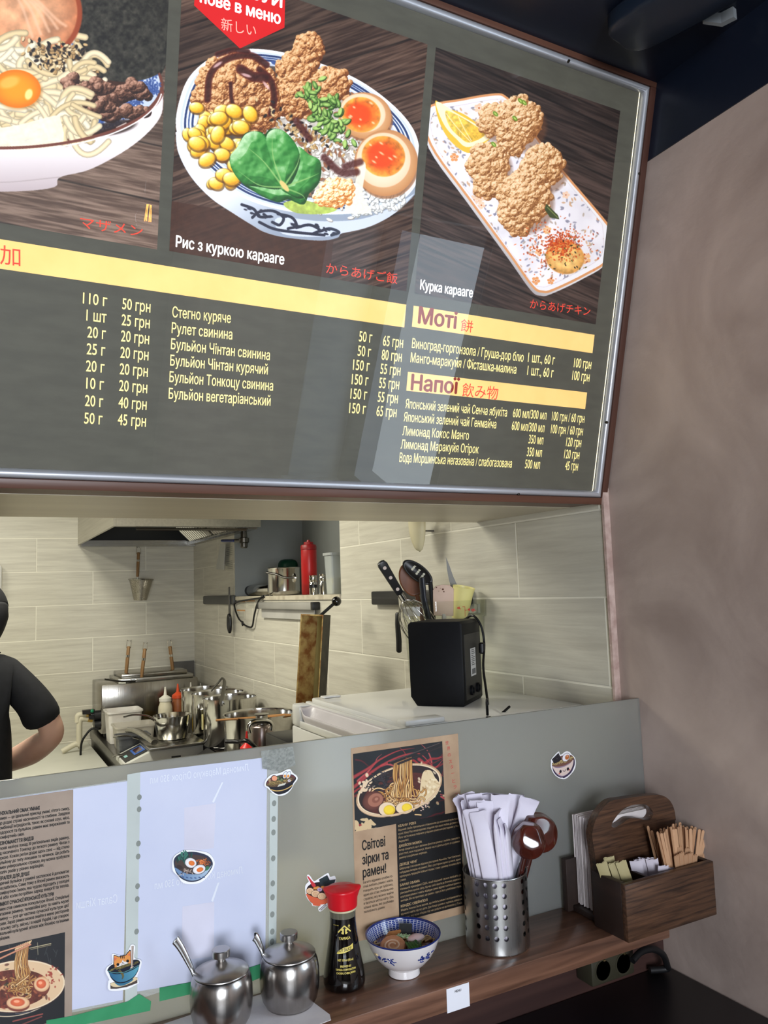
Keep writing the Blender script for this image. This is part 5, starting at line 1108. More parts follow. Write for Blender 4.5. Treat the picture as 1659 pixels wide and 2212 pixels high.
def capfn(u, v):
    a = u*2*math.pi; pr = [(0.0215, 0.1132), (0.0226, 0.1145), (0.0228, 0.119), (0.0233, 0.127), (0.0240, 0.1345), (0.0246, 0.1385), (0.0243, 0.1400), (0.0228, 0.1412), (0.012, 0.1440), (0.0001, 0.1446)]
    x = v*(len(pr)-1); i = min(int(x), len(pr)-2); f = x-i; r = pr[i][0]*(1-f)+pr[i+1][0]*f; z = pr[i][1]*(1-f)+pr[i+1][1]*f
    k = 0
    for q in (A0, A0+math.pi): d = (a-q+math.pi) % (2*math.pi)-math.pi; k += math.exp(-(d/0.30)**2)
    w = max(0, min(1, (z-0.127)/0.011)); rim = min(1, r/0.022)
    return (r*(1+0.19*k*w*rim)*math.cos(a), r*(1+0.19*k*w*rim)*math.sin(a), z+0.0022*k*w*rim)
cap.grid(capfn, 72, 28, wrap_u=True).build('pouring_cap', m_redcap, t, smooth=50)
fa = math.atan2(-sy, -sx)+0.10
def soyr(h):
    for (r0, h0), (r1, h1) in zip(SOY, SOY[1:]):
        if h0 <= h <= h1: return r0+(r1-r0)*(h-h0)/(h1-h0)
    return SOY[-1][0]
def wrap(src, name, m):           # flat print (metres along the girth, height) laid round the bottle
    vs = []
    for (u, h, l) in src.v: r = soyr(h)+0.00025+l; a = fa+u/soyr(h); vs.append((r*math.cos(a), r*math.sin(a), h))
    b = MB(); b.v = vs; b.f = src.f; return b.build(name, m, t, smooth=0)
mb = MB()
for s, w_, h, c in (('YAMASA', 0.0175, 0.0735, 0.0036), ('NET 150ml (5fl.oz)', 0.024, 0.0450, 0.0028), ('BREWED BY', 0.0165, 0.0370, 0.0026), ('YAMASA CORPORATION', 0.031, 0.0325, 0.0026), ('CHOSHI, CHIBA JAPAN', 0.029, 0.0280, 0.0026)):
    letter_line(mb, s, (-w_/2, h), (w_/2, h), c, 0.02)
wrap(mb, 'label_text', m_gold)
mb = MB(); letter_line(mb, 'SINCE 1645', (-0.0175, 0.0925), (-0.0085, 0.0925), 0.0013); wrap(mb, 'label_small_text', m_gold)
mb = MB()
def strip2(mb, pts, wd):
    pts = [Vector((x, y)) for x, y in pts]; vs = []; n = len(pts)
    for i, p in enumerate(pts):
        tn = (pts[min(i+1, n-1)]-pts[max(i-1, 0)]).normalized(); nn = Vector((-tn.y, tn.x))*wd/2; vs += [(p.x+nn.x, p.y+nn.y, 0), (p.x-nn.x, p.y-nn.y, 0)]
    mb.add(vs, [(2*i, 2*i+1, 2*i+3, 2*i+2) for i in range(n-1)])
strip2(mb, [(-0.0098, 0.0835), (-0.005, 0.088), (0.0, 0.0925)], 0.0018); strip2(mb, [(0.0, 0.0925), (0.005, 0.088), (0.0098, 0.0835)], 0.0018); strip2(mb, [(0.0055, 0.0915), (0.009, 0.0915)], 0.0012); strip2(mb, [(0.0073, 0.094), (0.0073, 0.0885)], 0.0010)
for dx in (-0.0022, 0.0022): strip2(mb, [(dx, 0.0885), (dx, 0.0810)], 0.0022)
for dh in (0.0868, 0.0828): strip2(mb, [(-0.0046, dh), (0.0046, dh)], 0.0018)
wrap(mb, 'label_logo', m_gold)
mb = MB().grid(lambda u, v: (-0.0128+0.0256*u, (0.0545+0.0052*u**1.6)*(1-v)+(0.0552+0.0085*min(1, u*2.2)**0.6*(1-u*0.15)+0.0045*u**4)*v, 0), 22, 6); wrap(mb, 'label_leaf', m_gold)
mb = MB(); letter_line(mb, 'SOY SAUCE', (-0.0102, 0.0572), (0.0102, 0.0592), 0.0040, 0.02, 0.0003, shear=0.2); wrap(mb, 'label_leaf_text', mat('bottle_print_black', (16, 14, 14), 0.5))

# ramen bowl model
bx, by = 0.604, 1.122
m_china = mat('white_china', (226, 220, 218), 0.12, rgb2=(220, 214, 214), coat=0.5, scale=3); m_blue = mat('cobalt_blue', (34, 52, 128), 0.15, rgb2=(24, 40, 104), scale=60, coat=0.5)
def lining_mat():
    m = mat('blue_patterned_glaze', (40, 66, 150), 0.15, coat=0.5); nt = m.node_tree; p = nt.nodes['Principled BSDF']; N = nt.nodes.new; L = nt.links.new
    tc = N('ShaderNodeTexCoord'); sp = N('ShaderNodeSeparateXYZ'); L(tc.outputs['Object'], sp.inputs[0])
    at = N('ShaderNodeMath'); at.operation = 'ARCTAN2'; L(sp.outputs[1], at.inputs[0]); L(sp.outputs[0], at.inputs[1])
    cb = N('ShaderNodeCombineXYZ'); k = N('ShaderNodeMath'); k.operation = 'MULTIPLY'; k.inputs[1].default_value = 9.0; L(at.outputs[0], k.inputs[0]); L(k.outputs[0], cb.inputs[0])
    k2 = N('ShaderNodeMath'); k2.operation = 'MULTIPLY'; k2.inputs[1].default_value = 420; L(sp.outputs[2], k2.inputs[0]); L(k2.outputs[0], cb.inputs[1])
    vo = N('ShaderNodeTexVoronoi'); vo.feature = 'DISTANCE_TO_EDGE'; vo.inputs['Scale'].default_value = 1.0; vo.inputs['Randomness'].default_value = 0.25; L(cb.outputs[0], vo.inputs['Vector'])
    rp = N('ShaderNodeValToRGB'); e = rp.color_ramp.elements; e[0].position = 0.06; e[0].color = (*lin((212, 216, 232)), 1); e[1].position = 0.14; e[1].color = (*lin((38, 62, 146)), 1)
    L(vo.outputs['Distance'], rp.inputs[0]); L(rp.outputs[0], p.inputs['Base Color']); return m
t = thing('ramen_bowl', 'blue and white china bowl of model ramen on the shelf', 'bowl', (bx, by, SHELF_Z+0.0003))
MB().lathe([(0.0001, 0.003), (0.0205, 0.003), (0.0225, 0), (0.0245, 0.0005), (0.0238, 0.0105), (0.0265, 0.0125), (0.036, 0.0185), (0.0455, 0.0295), (0.0525, 0.042), (0.0572, 0.0545), (0.0580, 0.0575)], 72, cap=False).build('bowl_body', m_china, t, smooth=50)
MB().lathe([(0.0580, 0.0572), (0.0590, 0.0582), (0.0588, 0.0594), (0.0575, 0.0598), (0.0562, 0.0588), (0.0560, 0.0570)], 72, cap=False).build('rim_band', m_blue, t, smooth=60)
MB().lathe([(0.0562, 0.0575), (0.0520, 0.0455), (0.0455, 0.0345), (0.034, 0.024), (0.0001, 0.020)], 72, cap=False).build('bowl_lining', lining_mat(), t, smooth=50)
rs = random.Random(5); fb = math.atan2(-by, -bx)
def outr(h):
    P = [(0.0265, 0.0125), (0.036, 0.0185), (0.0455, 0.0295), (0.0525, 0.042), (0.0572, 0.0545)]
    for (r0, h0), (r1, h1) in zip(P, P[1:]):
        if h0 <= h <= h1: return r0+(r1-r0)*(h-h0)/(h1-h0)
    return P[-1][0]
for a0 in (fb-0.62, fb+0.68, fb+2.2, fb-2.2):
    mb = MB()
    for k in range(15):
        a = a0+rs.uniform(-0.25, 0.25); h = 0.0385+rs.uniform(-0.005, 0.005); pts = []; dr = rs.uniform(-0.5, 0.5)
        for j in range(7): pts.append(((outr(h)+0.0002)*math.cos(a), (outr(h)+0.0002)*math.sin(a), h)); a += 0.032*math.cos(dr*2); h = min(0.05, max(0.028, h+0.0012*math.sin(dr*5))); dr += rs.uniform(-0.7, 0.7)
        mb.tube(pts, [0.0009, 0.0011, 0.0008, 0.0010, 0.0008, 0.0006, 0.0003], 6)
    mb.build('painted_motif', m_blue, t)
MB().lathe([(0.0001, 0.0400), (0.0490, 0.0400), (0.0488, 0.0395)], 48, cap=False).build('broth', mat('broth', (86, 52, 28), 0.06, rgb2=(110, 70, 36), scale=60, coat=0.6), t)
m_nood = mat('model_noodle', (232, 206, 152), 0.35, rgb2=(216, 186, 130)); nb = MB()
for k in range(34):
    a = rs.uniform(0, 6.28); r = rs.uniform(0.012, 0.043); c = Vector((r*math.cos(a), r*math.sin(a), 0.0405+rs.uniform(0, 0.003))); q = rs.uniform(0, 6.28); w = rs.uniform(0.006, 0.013)
    nb.tube([c+Vector((w*math.cos(q+s_), w*0.7*math.sin(q+s_), 0.001*math.sin(3*s_))) for s_ in (0, 0.7, 1.4, 2.1, 2.8, 3.5)], 0.0013, 8)
nb.build('noodles', m_nood, t)['kind'] = 'stuff'
vd = Vector((-bx, -by, 0)).normalized(); vr = Vector((-vd.y, vd.x, 0))          # towards the camera, and to the picture right
def inb(r, f, z=0.042): return vr*r+vd*f+Vector((0, 0, z))
po = thing('pork_slice', None, None); po.parent = t; po.location = inb(-0.016, 0.013, 0.0455); po.rotation_euler = Euler((0, 0, 0)); po.rotation_euler = (vd*0.42+Vector((0, 0, 1))).to_track_quat('Z', 'Y').to_euler()
MB().lathe([(0.0001, -0.002), (0.0185, -0.002), (0.0200, 0), (0.0185, 0.002), (0.0001, 0.0022)], 40).build('meat', mat('pork', (176, 116, 82), 0.4, rgb2=(196, 140, 104), scale=120, coat=0.2), po, smooth=50)
MB().tube([(0.0035*(1+k*0.11)*math.cos(k*0.42), 0.0032*(1+k*0.11)*math.sin(k*0.42), 0.0022) for k in range(27)], 0.0014, 8, flat=0.4).build('fat_swirl', mat('pork_fat', (226, 188, 158), 0.4), po)
po2 = bpy.data.objects['pork_slice']
m_menma = mat('bamboo_shoot', (186, 128, 76), 0.4, rgb2=(164, 106, 58), scale=80)
for k in range(6): mb = MB(); mb.box((0, 0, 0), (0.021, 0.0042, 0.0036), Tr(*inb(-0.021+k*0.0016, -0.010-k*0.0032, 0.046+0.0007*k)) @ Rot(math.atan2(vr.y, vr.x)+0.35, 'Z') @ Rot(0.10*k-0.2, 'X'), bevel=0.0009); mb.build('bamboo_shoot', m_menma, t)
MB().prism([(-0.011, -0.0085), (0.010, -0.0095), (0.0115, 0.0085), (-0.009, 0.0095)], 0, 0.0006, Tr(*inb(0.004, -0.032, 0.050)) @ Rot(math.atan2(vr.y, vr.x), 'Z') @ Rot(math.radians(58), 'X')).build('seaweed_sheet', mat('nori', (24, 26, 28), 0.5, rgb2=(34, 38, 38), scale=200), t, smooth=0)
MB().ball(inb(0.020, -0.012, 0.0455), 1, 28, 14, sc=(0.0155, 0.0095, 0.0055)).build('fish_cake', mat('fish_cake', (240, 226, 222), 0.3, rgb2=(236, 190, 188), scale=40, coat=0.3), t)
m_leek = mat('greens', (54, 116, 40), 0.35, rgb2=(30, 78, 26), scale=160, coat=0.2)
for k in range(4): p0 = inb(0.004+k*0.0042, 0.006, 0.0475); MB().tube([p0, p0+vd*0.008+vr*0.002+Vector((0, 0, 0.0008)), p0+vd*0.017+vr*0.005, p0+vd*0.024+vr*0.009-Vector((0, 0, 0.002))], [0.0016, 0.0022, 0.0024, 0.0018], 8, flat=0.7).build('green_stem', m_leek, t)
MB().grid(lambda u, v: tuple(inb(0.017+0.011*u, 0.000+0.022*v, 0.0465+0.002*math.sin(u*7+v*3))), 9, 9).build('green_leaf', m_leek, t, solid=0.0006)
mb = MB()
for k in range(22): a = rs.uniform(0, 6.28); mb.tube([inb(0.000+rs.gauss(0, 0.005), -0.013+rs.gauss(0, 0.004), 0.0485+rs.uniform(-0.001, 0.002))+Vector((0.0018*math.cos(a+q), 0.0018*math.sin(a+q), 0)) for q in (0, 1.5, 3, 4.5)], 0.0007, 6)
mb.build('chopped_leek', mat('chopped_leek', (206, 222, 190), 0.4, rgb2=(120, 168, 96), scale=300), t)['kind'] = 'stuff'

# perforated steel holder
hx, hy, HR, HH = 0.7855, 1.126, 0.0530, 0.1190
t = thing('utensil_holder', 'tall perforated steel cylinder full of white chopstick packets', 'utensil holder', (hx, hy, SHELF_Z+0.0003))
fh = math.atan2(-hy, -hx); cols = []; a = fh-math.radians(44)
edges = []; a = fh-math.radians(43); PIT = math.radians(16.5)
for g in range(4):
    for c in range(4): edges.append((a, a+PIT, True)); a += PIT
    gap = math.pi/2-4*PIT
    for c in range(3): edges.append((a, a+gap/3, False)); a += gap/3
ZP = 0.0164; zrow = [(0.0205+i*ZP, 0.0205+(i+1)*ZP) for i in range(6)]
hv, hf, hn = [], [], []
def cyl(a, z, r): hv.append((r*math.cos(a), r*math.sin(a), z)); return len(hv)-1
for r_, sg in ((HR, 1), (HR-0.0013, -1)):
    for a0, a1, hole in edges:
        for z0, z1 in [(0.003, 0.0205)]+zrow+[(zrow[-1][1], HH-0.0005)]:
            n0 = len(hv)
            if hole and (z0, z1) in zrow:
                am, zm, n = (a0+a1)/2, (z0+z1)/2, 24; od = []; rg = []
                for k in range(n):
                    q = 2*math.pi*k/n; dx, dz = math.cos(q), math.sin(q); s_ = 1/max(abs(dx), abs(dz)); od.append(cyl(am+dx*s_*(a1-a0)/2, zm+dz*s_*(z1-z0)/2, r_)); rg.append(cyl(am+dx*0.0040/HR, zm+dz*0.0040, r_))
                f = [(od[k], od[(k+1) % n], rg[(k+1) % n], rg[k]) for k in range(n)]
            else:
                f = []
                for i in range(5): b0 = a0+(a1-a0)*i/5; b1 = a0+(a1-a0)*(i+1)/5; f.append((cyl(b0, z0, r_), cyl(b1, z0, r_), cyl(b1, z1, r_), cyl(b0, z1, r_)))
            hf += f if sg > 0 else [q[::-1] for q in f]
            hn += [(sg*x/r_, sg*y/r_, 0) for x, y, z in hv[n0:]]
m_hold = steel('holder_steel', (192, 192, 190), 0.28, 'Z')
me = bpy.data.meshes.new('holder_wall'); me.from_pydata(hv, [], hf); me.materials.append(m_hold); me.shade_smooth(); me.normals_split_custom_set_from_vertices(hn)
e = bpy.data.objects.new('holder_wall', me); COL.objects.link(e); e.parent = t
MB().lathe([(0.0001, 0.0), (HR-0.002, 0.0), (HR-0.0004, 0.002), (HR-0.0004, 0.0034), (0.0001, 0.003)], 64).build('holder_base', m_hold, t, smooth=40)
MB().tube([((HR)*math.cos(2*math.pi*k/64), HR*math.sin(2*math.pi*k/64), HH-0.0006) for k in range(64)], 0.0012, 8, closed=True).build('holder_rim', m_hold, t)
# chopstick packets and wooden spoons standing in it
m_pack = mat('chopstick_paper', (226, 220, 232), 0.7, rgb2=(214, 208, 224), scale=9, bump=0.12, bscale=60)
def frame(B_, T_, face):
    z = (T_-B_).normalized(); n = (face-z*face.dot(z)).normalized(); x = n.cross(z)*-1
    return Matrix(((x.x, n.x, z.x, B_.x), (x.y, n.y, z.y, B_.y), (x.z, n.z, z.z, B_.z), (0, 0, 0, 1)))
tocam = Vector((-hx, -hy, 0)).normalized(); right = Vector((-tocam.y, tocam.x, 0))
def pack(top, bot, wd, yaw, label, sd):
    M = frame(bot, top, tocam*math.cos(yaw)+right*math.sin(yaw)); L = (top-bot).length; r = random.Random(sd); tw = wd; vs = []; fs = []
    st = [0, 0.03, 0.5, 0.86, 0.91, 0.945, 0.97, 1.0]; th = [0.0016, 0.0042, 0.0046, 0.0044, 0.0030, 0.0010, 0.0006, 0.0005]; ws = [0.94, 1, 1, 1, 1.0, 1.04, 1.1, 1.1]; n = 12; b1 = r.uniform(-0.006, 0.006); b2 = r.uniform(-0.003, 0.003)
    for i, f in enumerate(st):
        for k in range(n):
            a = 2*math.pi*k/n; cx = math.copysign(abs(math.cos(a))**0.55, math.cos(a)); cy = math.copysign(abs(math.sin(a))**0.7, math.sin(a)); bend = max(0, f-0.9)*10
            vs.append((cx*wd/2*ws[i], cy*th[i]+b1*bend*bend+b2*bend*cx, f*L+(r.uniform(-0.0015, 0.0015) if f == 1 else 0)+(0.003*cx*b2/0.003*0.5 if f > 0.95 else 0)))
    for i in range(len(st)-1):
        for k in range(n): fs.append((i*n+k, i*n+(k+1) % n, (i+1)*n+(k+1) % n, (i+1)*n+k))
    fs += [tuple(range(n-1, -1, -1)), tuple(range((len(st)-1)*n, len(st)*n))]
    o = MB().add(vs, fs).build('chopstick_packet', m_pack, None, smooth=40); o.matrix_world = M
    return tag(o, label, 'chopstick packet', 'paper chopstick packets in the steel holder')
C0 = Vector((hx, hy, SHELF_Z+0.004)); g_ = 'white paper chopstick packet packed upright in the middle of the steel holder'
def tp(px, py, f):                # point on the upright plane f metres behind the holder's middle
    r = ray(px, py); n = -tocam; o = C0+n*f; return CAMPOS+r*((o-CAMPOS).dot(n)/r.dot(n))
def bt(r, f): return C0+right*r-tocam*f
PK = [((1016, 1746), 1044, -0.026, 0.024, 0.05, 'front white chopstick packet with a broad face, left one of the front two'),
      ((1033, 1755), 1062, -0.037, 0.028, 0.05, 'broad white chopstick packet leaning across the very front of the steel holder'),
      ((1069, 1752), 1085, -0.030, 0.026, 1.35, 'chopstick packet turned edge-on just right of the broad front packets'),
      ((1083, 1768), 1094, -0.026, 0.024, 1.30, 'short narrow chopstick packet between two edge-on packets at the front right'),
      ((1095, 1779), 1102, -0.022, 0.024, 1.30, 'shortest edge-on chopstick packet, touching the front wooden spoon'),
      ((1082, 1716), 1073, -0.014, 0.030, 0.10, 'tallest wide chopstick packet with a folded top, behind the edge-on ones'),
      ((1144, 1724), 1094, 0.012, 0.030, 0.15, 'chopstick packet leaning far right, with an open bent top'),
      ((1117, 1716), 1090, 0.026, 0.028, 0.35, 'lilac-shaded chopstick packet leaning right behind the wooden spoons'),
      ((988, 1721), 1024, -0.002, 0.022, 1.35, 'chopstick packet at the far left rim, in front of the poster'),
      ((999, 1728), 1030, -0.012, 0.022, 1.30, 'second chopstick packet from the left rim, seen edge-on')]
def pk2(tq, rim, f, wd, yaw, lab, i):
    top = tp(*tq, f); q = tp(rim, 1886+(0.02-f)*300, f); d = top-q; k = (SHELF_Z+0.005-q.z)/d.z; bot = q+d*k; v = bot-C0; v.z = 0; lim = HR-0.008-wd*0.3
    if v.length > lim: bot -= v*(1-lim/v.length)
    pack(top, bot, wd, yaw, lab, i)
for i, q in enumerate(PK): pk2(*q, i)
rs = random.Random(11)
for i, (px, py, f, rim) in enumerate([(1008, 1713, 0.006, 1040), (1024, 1716, -0.004, 1050), (1040, 1713, 0.016, 1055), (1052, 1719, 0.002, 1062), (1062, 1714, 0.024, 1066), (1012, 1722, 0.018, 1038), (1030, 1727, -0.014, 1054), (1047, 1732, -0.020, 1066), (1078, 1720, 0.032, 1076), (1096, 1722, 0.018, 1084), (1003, 1736, 0.026, 1034), (1058, 1738, -0.010, 1072)]):
    pk2((px, py), rim, f, 0.025, rs.uniform(-0.15, 0.3), g_, 40+i)
m_lacq = mat('lacquered_wood', (88, 36, 26), 0.18, rgb2=(60, 24, 17), scale=26, coat=0.7, detail=8)
def ladle(c, nrm, rx, rz, foot, label, roll):
    t = thing('wooden_spoon', label, 'spoon', c, group='lacquered wooden spoons'); z = nrm.normalized(); q = z.to_track_quat('Z', 'Y').to_matrix().to_4x4() @ Rot(roll, 'Z')
    jr = random.Random(int(roll*100)+5); pl = []
    for k in range(11): a = k*2.4+jr.uniform(-0.3, 0.3); e = (0.25, 0.8, 1.2)[k % 3]+jr.uniform(-0.1, 0.1); pl.append((Vector((math.cos(a)*math.cos(e), math.sin(a)*math.cos(e), math.sin(e))), jr.uniform(0.84, 0.92)))
    def hewn(u, v):               # a rounded head with shallow planes cut into its back
        a, b = u*2*math.pi, (v-0.5)*math.pi; d = Vector((math.cos(a)*math.cos(b), math.sin(a)*math.cos(b), math.sin(b))); r = 1.0
        q = sum((max(0, n.dot(d))/h)**40 for n, h in pl)+1.0
        d = d*(q**(-1/40)); return (d.x, d.y, d.z if d.z > 0 else d.z*0.35)
    MB().grid(hewn, 84, 56, q @ Matrix.Diagonal((rx, rz, 0.026, 1)), wrap_u=True).build('spoon_bowl', m_lacq, t, smooth=60)
    MB().tube([Vector(foot)-c, (Vector(foot)-c)*0.5, (Vector(foot)-c)*0.12-z*0.004], [0.0042, 0.0046, 0.0052], 12).build('spoon_handle', m_lacq, t, smooth=60)
ladle(tp(1141, 1814, -0.020), tocam*1.0+right*-0.12+Vector((0, 0, 0.25)), 0.0285, 0.0305, bt(0.010, -0.010), 'front lacquered wooden spoon, its faceted back turned to the guest', 0.3)
ladle(tp(1162, 1797, 0.016), tocam*0.9+right*0.35+Vector((0, 0, 0.15)), 0.0325, 0.036, bt(0.016, 0.010), 'rear lacquered wooden spoon, partly hidden by the front one', 0.9)

# card on the shelf edge
yf = 1.0499
P_ = [on_y(*q, yf) for q in ((965.5, 2133), (1014, 2118), (1015, 2171), (966, 2189))]
o = Vector((P_[3].x, yf, P_[3].z)); t = thing('menu_card', 'small white card hanging from the front edge of the brown shelf', 'card', o, UPR)
wd = P_[1].x-P_[0].x; ht = SHELF_Z-0.0025-P_[3].z
MB().span((0, 0, 0), (wd, ht, 0.0005)).build('card_sheet', mat('card_white', (232, 232, 238), 0.5, rgb2=(226, 226, 234)), t, smooth=0)
mb = MB(); letter_line(mb, 'MENU', (wd*0.36, ht-0.0085), (wd*0.64, ht-0.0085), 0.0034, 0.02, 0.0007); mb.build('card_text', m_ink, t, smooth=0)

# wooden caddy in the corner
CX0, CX1, CY0, CY1 = 0.9655, 1.1775, 1.0120, 1.1720
m_oak = wood('stained_oak', (96, 67, 48), (44, 30, 23), 'X', 1.3, 0.42, coat=0.12, bump=0.25, fine=11); m_oak_d = wood('stained_oak_shaded', (50, 35, 29), (32, 23, 20), 'Y', 1.5, 0.5, bump=0.15)  # second oak: darker copy for sides and insides, shade put into its colour
t = thing('wooden_caddy', 'dark stained wooden caddy with an arched handle, overhanging the shelf end in the corner', 'caddy', (CX0, CY0, SHELF_Z+0.0004)); W_, D_ = CX1-CX0, CY1-CY0; BH_ = 0.0915
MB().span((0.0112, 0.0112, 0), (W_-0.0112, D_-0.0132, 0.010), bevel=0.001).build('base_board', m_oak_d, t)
MB().span((0, 0, 0), (W_, 0.011, BH_), bevel=0.0012).build('front_board', m_oak, t)
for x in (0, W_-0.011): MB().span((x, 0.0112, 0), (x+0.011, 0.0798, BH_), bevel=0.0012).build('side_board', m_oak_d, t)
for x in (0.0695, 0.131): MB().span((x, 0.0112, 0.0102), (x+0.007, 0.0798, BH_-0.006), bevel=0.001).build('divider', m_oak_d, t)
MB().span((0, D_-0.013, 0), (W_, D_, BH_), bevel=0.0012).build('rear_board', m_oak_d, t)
yh = CY0+0.0805
def hp(px, py): p = on_y(px, py, yh); return p.x-CX0, p.z-SHELF_Z
out = [hp(*q) for q in ((1289, 1876), (1285, 1845), (1281, 1820), (1279.5, 1800), (1287, 1772), (1299.6, 1749.7), (1319.5, 1731), (1345, 1726), (1380, 1721), (1409, 1718), (1431, 1719), (1447, 1729.8), (1456.8, 1749.7), (1460, 1773))]
xr = out[-1][0]; out += [(xr-0.001, out[3][1]), (xr-0.003, out[1][1]), (W_-0.0135, 0.05), (W_-0.0135, 0.0102), (0.0125, 0.0102), (0.0125, 0.06)]
out = list(crsp(out[:15], 4))+out[15:]
hole = [hp(*q) for q in ((1321, 1784), (1329, 1768), (1343, 1752), (1359, 1742), (1377, 1738), (1395, 1739), (1407, 1748), (1411, 1759), (1405, 1770), (1393, 1771.5), (1377, 1768), (1359, 1769), (1343, 1780), (1328, 1788))]
hole = crsp(hole, 4, True)
def slab_with_hole(outer, inner, th):
    bm = bmesh.new(); vo = [bm.verts.new((x, 0, z)) for x, z in outer]; vi = [bm.verts.new((x, 0, z)) for x, z in inner]
    ed = [bm.edges.new((v[i], v[(i+1) % len(v)])) for v in (vo, vi) for i in range(len(v))]
    bmesh.ops.triangle_fill(bm, edges=ed, use_beauty=True)
    g = bmesh.ops.extrude_face_region(bm, geom=bm.faces[:])
    for v in g['geom']:
        if isinstance(v, bmesh.types.BMVert): v.co.y += th
    bmesh.ops.recalc_face_normals(bm, faces=bm.faces[:]); bm.verts.index_update()
    mb = MB().add([v.co.copy() for v in bm.verts], [[v.index for v in f.verts] for f in bm.faces]); bm.free(); return mb
o = slab_with_hole([(x, z) for x, z in out], [(x, z) for x, z in hole], 0.016).build('handle_board', m_oak, t, smooth=40); o.location = (0, 0.0805, 0)
b = o.modifiers.new('soft', 'BEVEL'); b.width = 0.0016; b.segments = 2; b.angle_limit = math.radians(60)
# contents of the caddy
base = Vector((CX0, CY0, SHELF_Z))
m_nap2 = mat('napkin_stack_paper', (222, 214, 212), 0.8, rgb2=(212, 202, 202), scale=20)
rs = random.Random(3); y = 0.0985
for k in range(13):
    o = MB().box((0.106+rs.uniform(-0.0015, 0.0015), 0, 0.089), (0.168, 0.0024, 0.156+rs.uniform(-0.003, 0.003)), bevel=0.0008).build('paper_napkin', m_nap2, None, smooth=40)
    o.location = base+Vector((0, y, 0.0016)); o.rotation_euler = (rs.uniform(-0.006, 0.006), 0, 0); y += 0.0042
    tag(o, 'white paper napkin standing in the stack behind the arched handle board', 'napkin', 'napkins in the wooden caddy')
m_stick = mat('birch_stick', (206, 164, 128), 0.6, rgb2=(182, 138, 102), scale=30, stretch=(1, 1, 0.08), detail=6)
def stick_mesh(w, L, th=0.0014):
    pts = [(w/2*math.cos(a), L-w/2+w/2*math.sin(a)) for a in np.linspace(0, math.pi, 7)]+[(-w/2, 0), (w/2, 0)]
    return MB().prism(pts, -th/2, th/2, Rot(math.pi/2, 'X'))
s0 = stick_mesh(0.0058, 0.142).build('stir_stick', m_stick, None, smooth=0); used = False
def stick(px, py, yv, bx_, by_, yaw, lab):
    global used
    top = on_y(px, py, CY0+yv); bot = base+Vector((bx_, by_, 0.012)); L = (top-bot).length
    z = (top-bot).normalized(); n = Vector((math.sin(yaw), -math.cos(yaw), 0)); n = (n-z*n.dot(z)).normalized(); x = n.cross(z)*-1
    o = s0 if not used else s0.copy()
    if used: COL.objects.link(o)
    used = True
    o.matrix_world = Matrix(((x.x, n.x, z.x, bot.x), (x.y, n.y, z.y, bot.y), (x.z, n.z, z.z, bot.z), (0, 0, 0, 1))) @ Matrix.Diagonal((1, 1, L/0.142, 1))
    tag(o, lab, 'stir stick', 'wooden stir sticks in the caddy')
stick(1399, 1784, 0.062, 0.149, 0.055, 0.2, 'leftmost wooden stir stick, leaning towards the napkins'); stick(1407, 1794, 0.058, 0.158, 0.050, 0.1, 'second stir stick from the left, standing apart from the bundle')
for k, (px, py) in enumerate(((1511, 1791), (1519, 1793), (1526, 1797), (1534, 1805))): stick(px, py, 0.030+0.004*k, 0.1870-0.002*k, 0.034, -0.2, ('first', 'second', 'third', 'fourth')[k]+' of the four stir sticks standing at the right end of the caddy')
for k in range(40):
    u = (k % 14)/13; row = k//14; px = 1422+u*82+rs.uniform(-3, 3); py = 1793-12*math.sin(u*3.0)+rs.uniform(-6, 5)+row*3
    stick(px, py, 0.048-0.012*row+rs.uniform(-0.003, 0.003), 0.145+u*0.046, 0.062-0.016*row, rs.uniform(-0.6, 0.6), 'wooden stir stick in the dense bundle at the right of the caddy')
m_fork = mat('birch_fork', (190, 150, 116), 0.6, rgb2=(168, 128, 96), scale=30, stretch=(1, 1, 0.08), detail=6)
f0 = MB().prism([(-0.003, 0), (0.003, 0), (0.0036, 0.05), (0.0068, 0.082), (0.0070, 0.096), (0.0045, 0.0985), (0.0025, 0.096), (0, 0.0990), (-0.0025, 0.096), (-0.0045, 0.0985), (-0.0070, 0.096), (-0.0068, 0.082), (-0.0036, 0.05)], -0.0008, 0.0008, Rot(math.pi/2, 'X')).build('wooden_fork', m_fork, None, smooth=0)
for k in range(7):
    px, py = ((1461, 1846), (1472, 1840), (1482, 1844), (1492, 1841), (1501, 1845), (1468, 1828), (1486, 1830))[k]
    top = on_y(px, py, CY0+(0.016 if k < 5 else 0.024)); bot = base+Vector((0.150+0.006*(k % 5), 0.020 if k < 5 else 0.028, 0.012)); z = (top-bot).normalized(); n = Vector((0.1, -1, 0)); n = (n-z*n.dot(z)).normalized(); x = n.cross(z)*-1
    o = f0 if k == 0 else f0.copy()
    if k: COL.objects.link(o)
    o.matrix_world = Matrix(((x.x, n.x, z.x, bot.x), (x.y, n.y, z.y, bot.y), (x.z, n.z, z.z, bot.z), (0, 0, 0, 1))) @ Matrix.Diagonal((1, 1, (top-bot).length/0.099, 1))
    tag(o, 'short wooden fork with scalloped tip in front of the stir stick bundle', 'fork', 'wooden forks in the caddy')
m_sach = mat('sachet_paper', (212, 204, 214), 0.6, rgb2=(200, 192, 204), scale=14); m_tea = mat('kraft_sachet', (172, 160, 116), 0.6, rgb2=(156, 143, 100), scale=14)
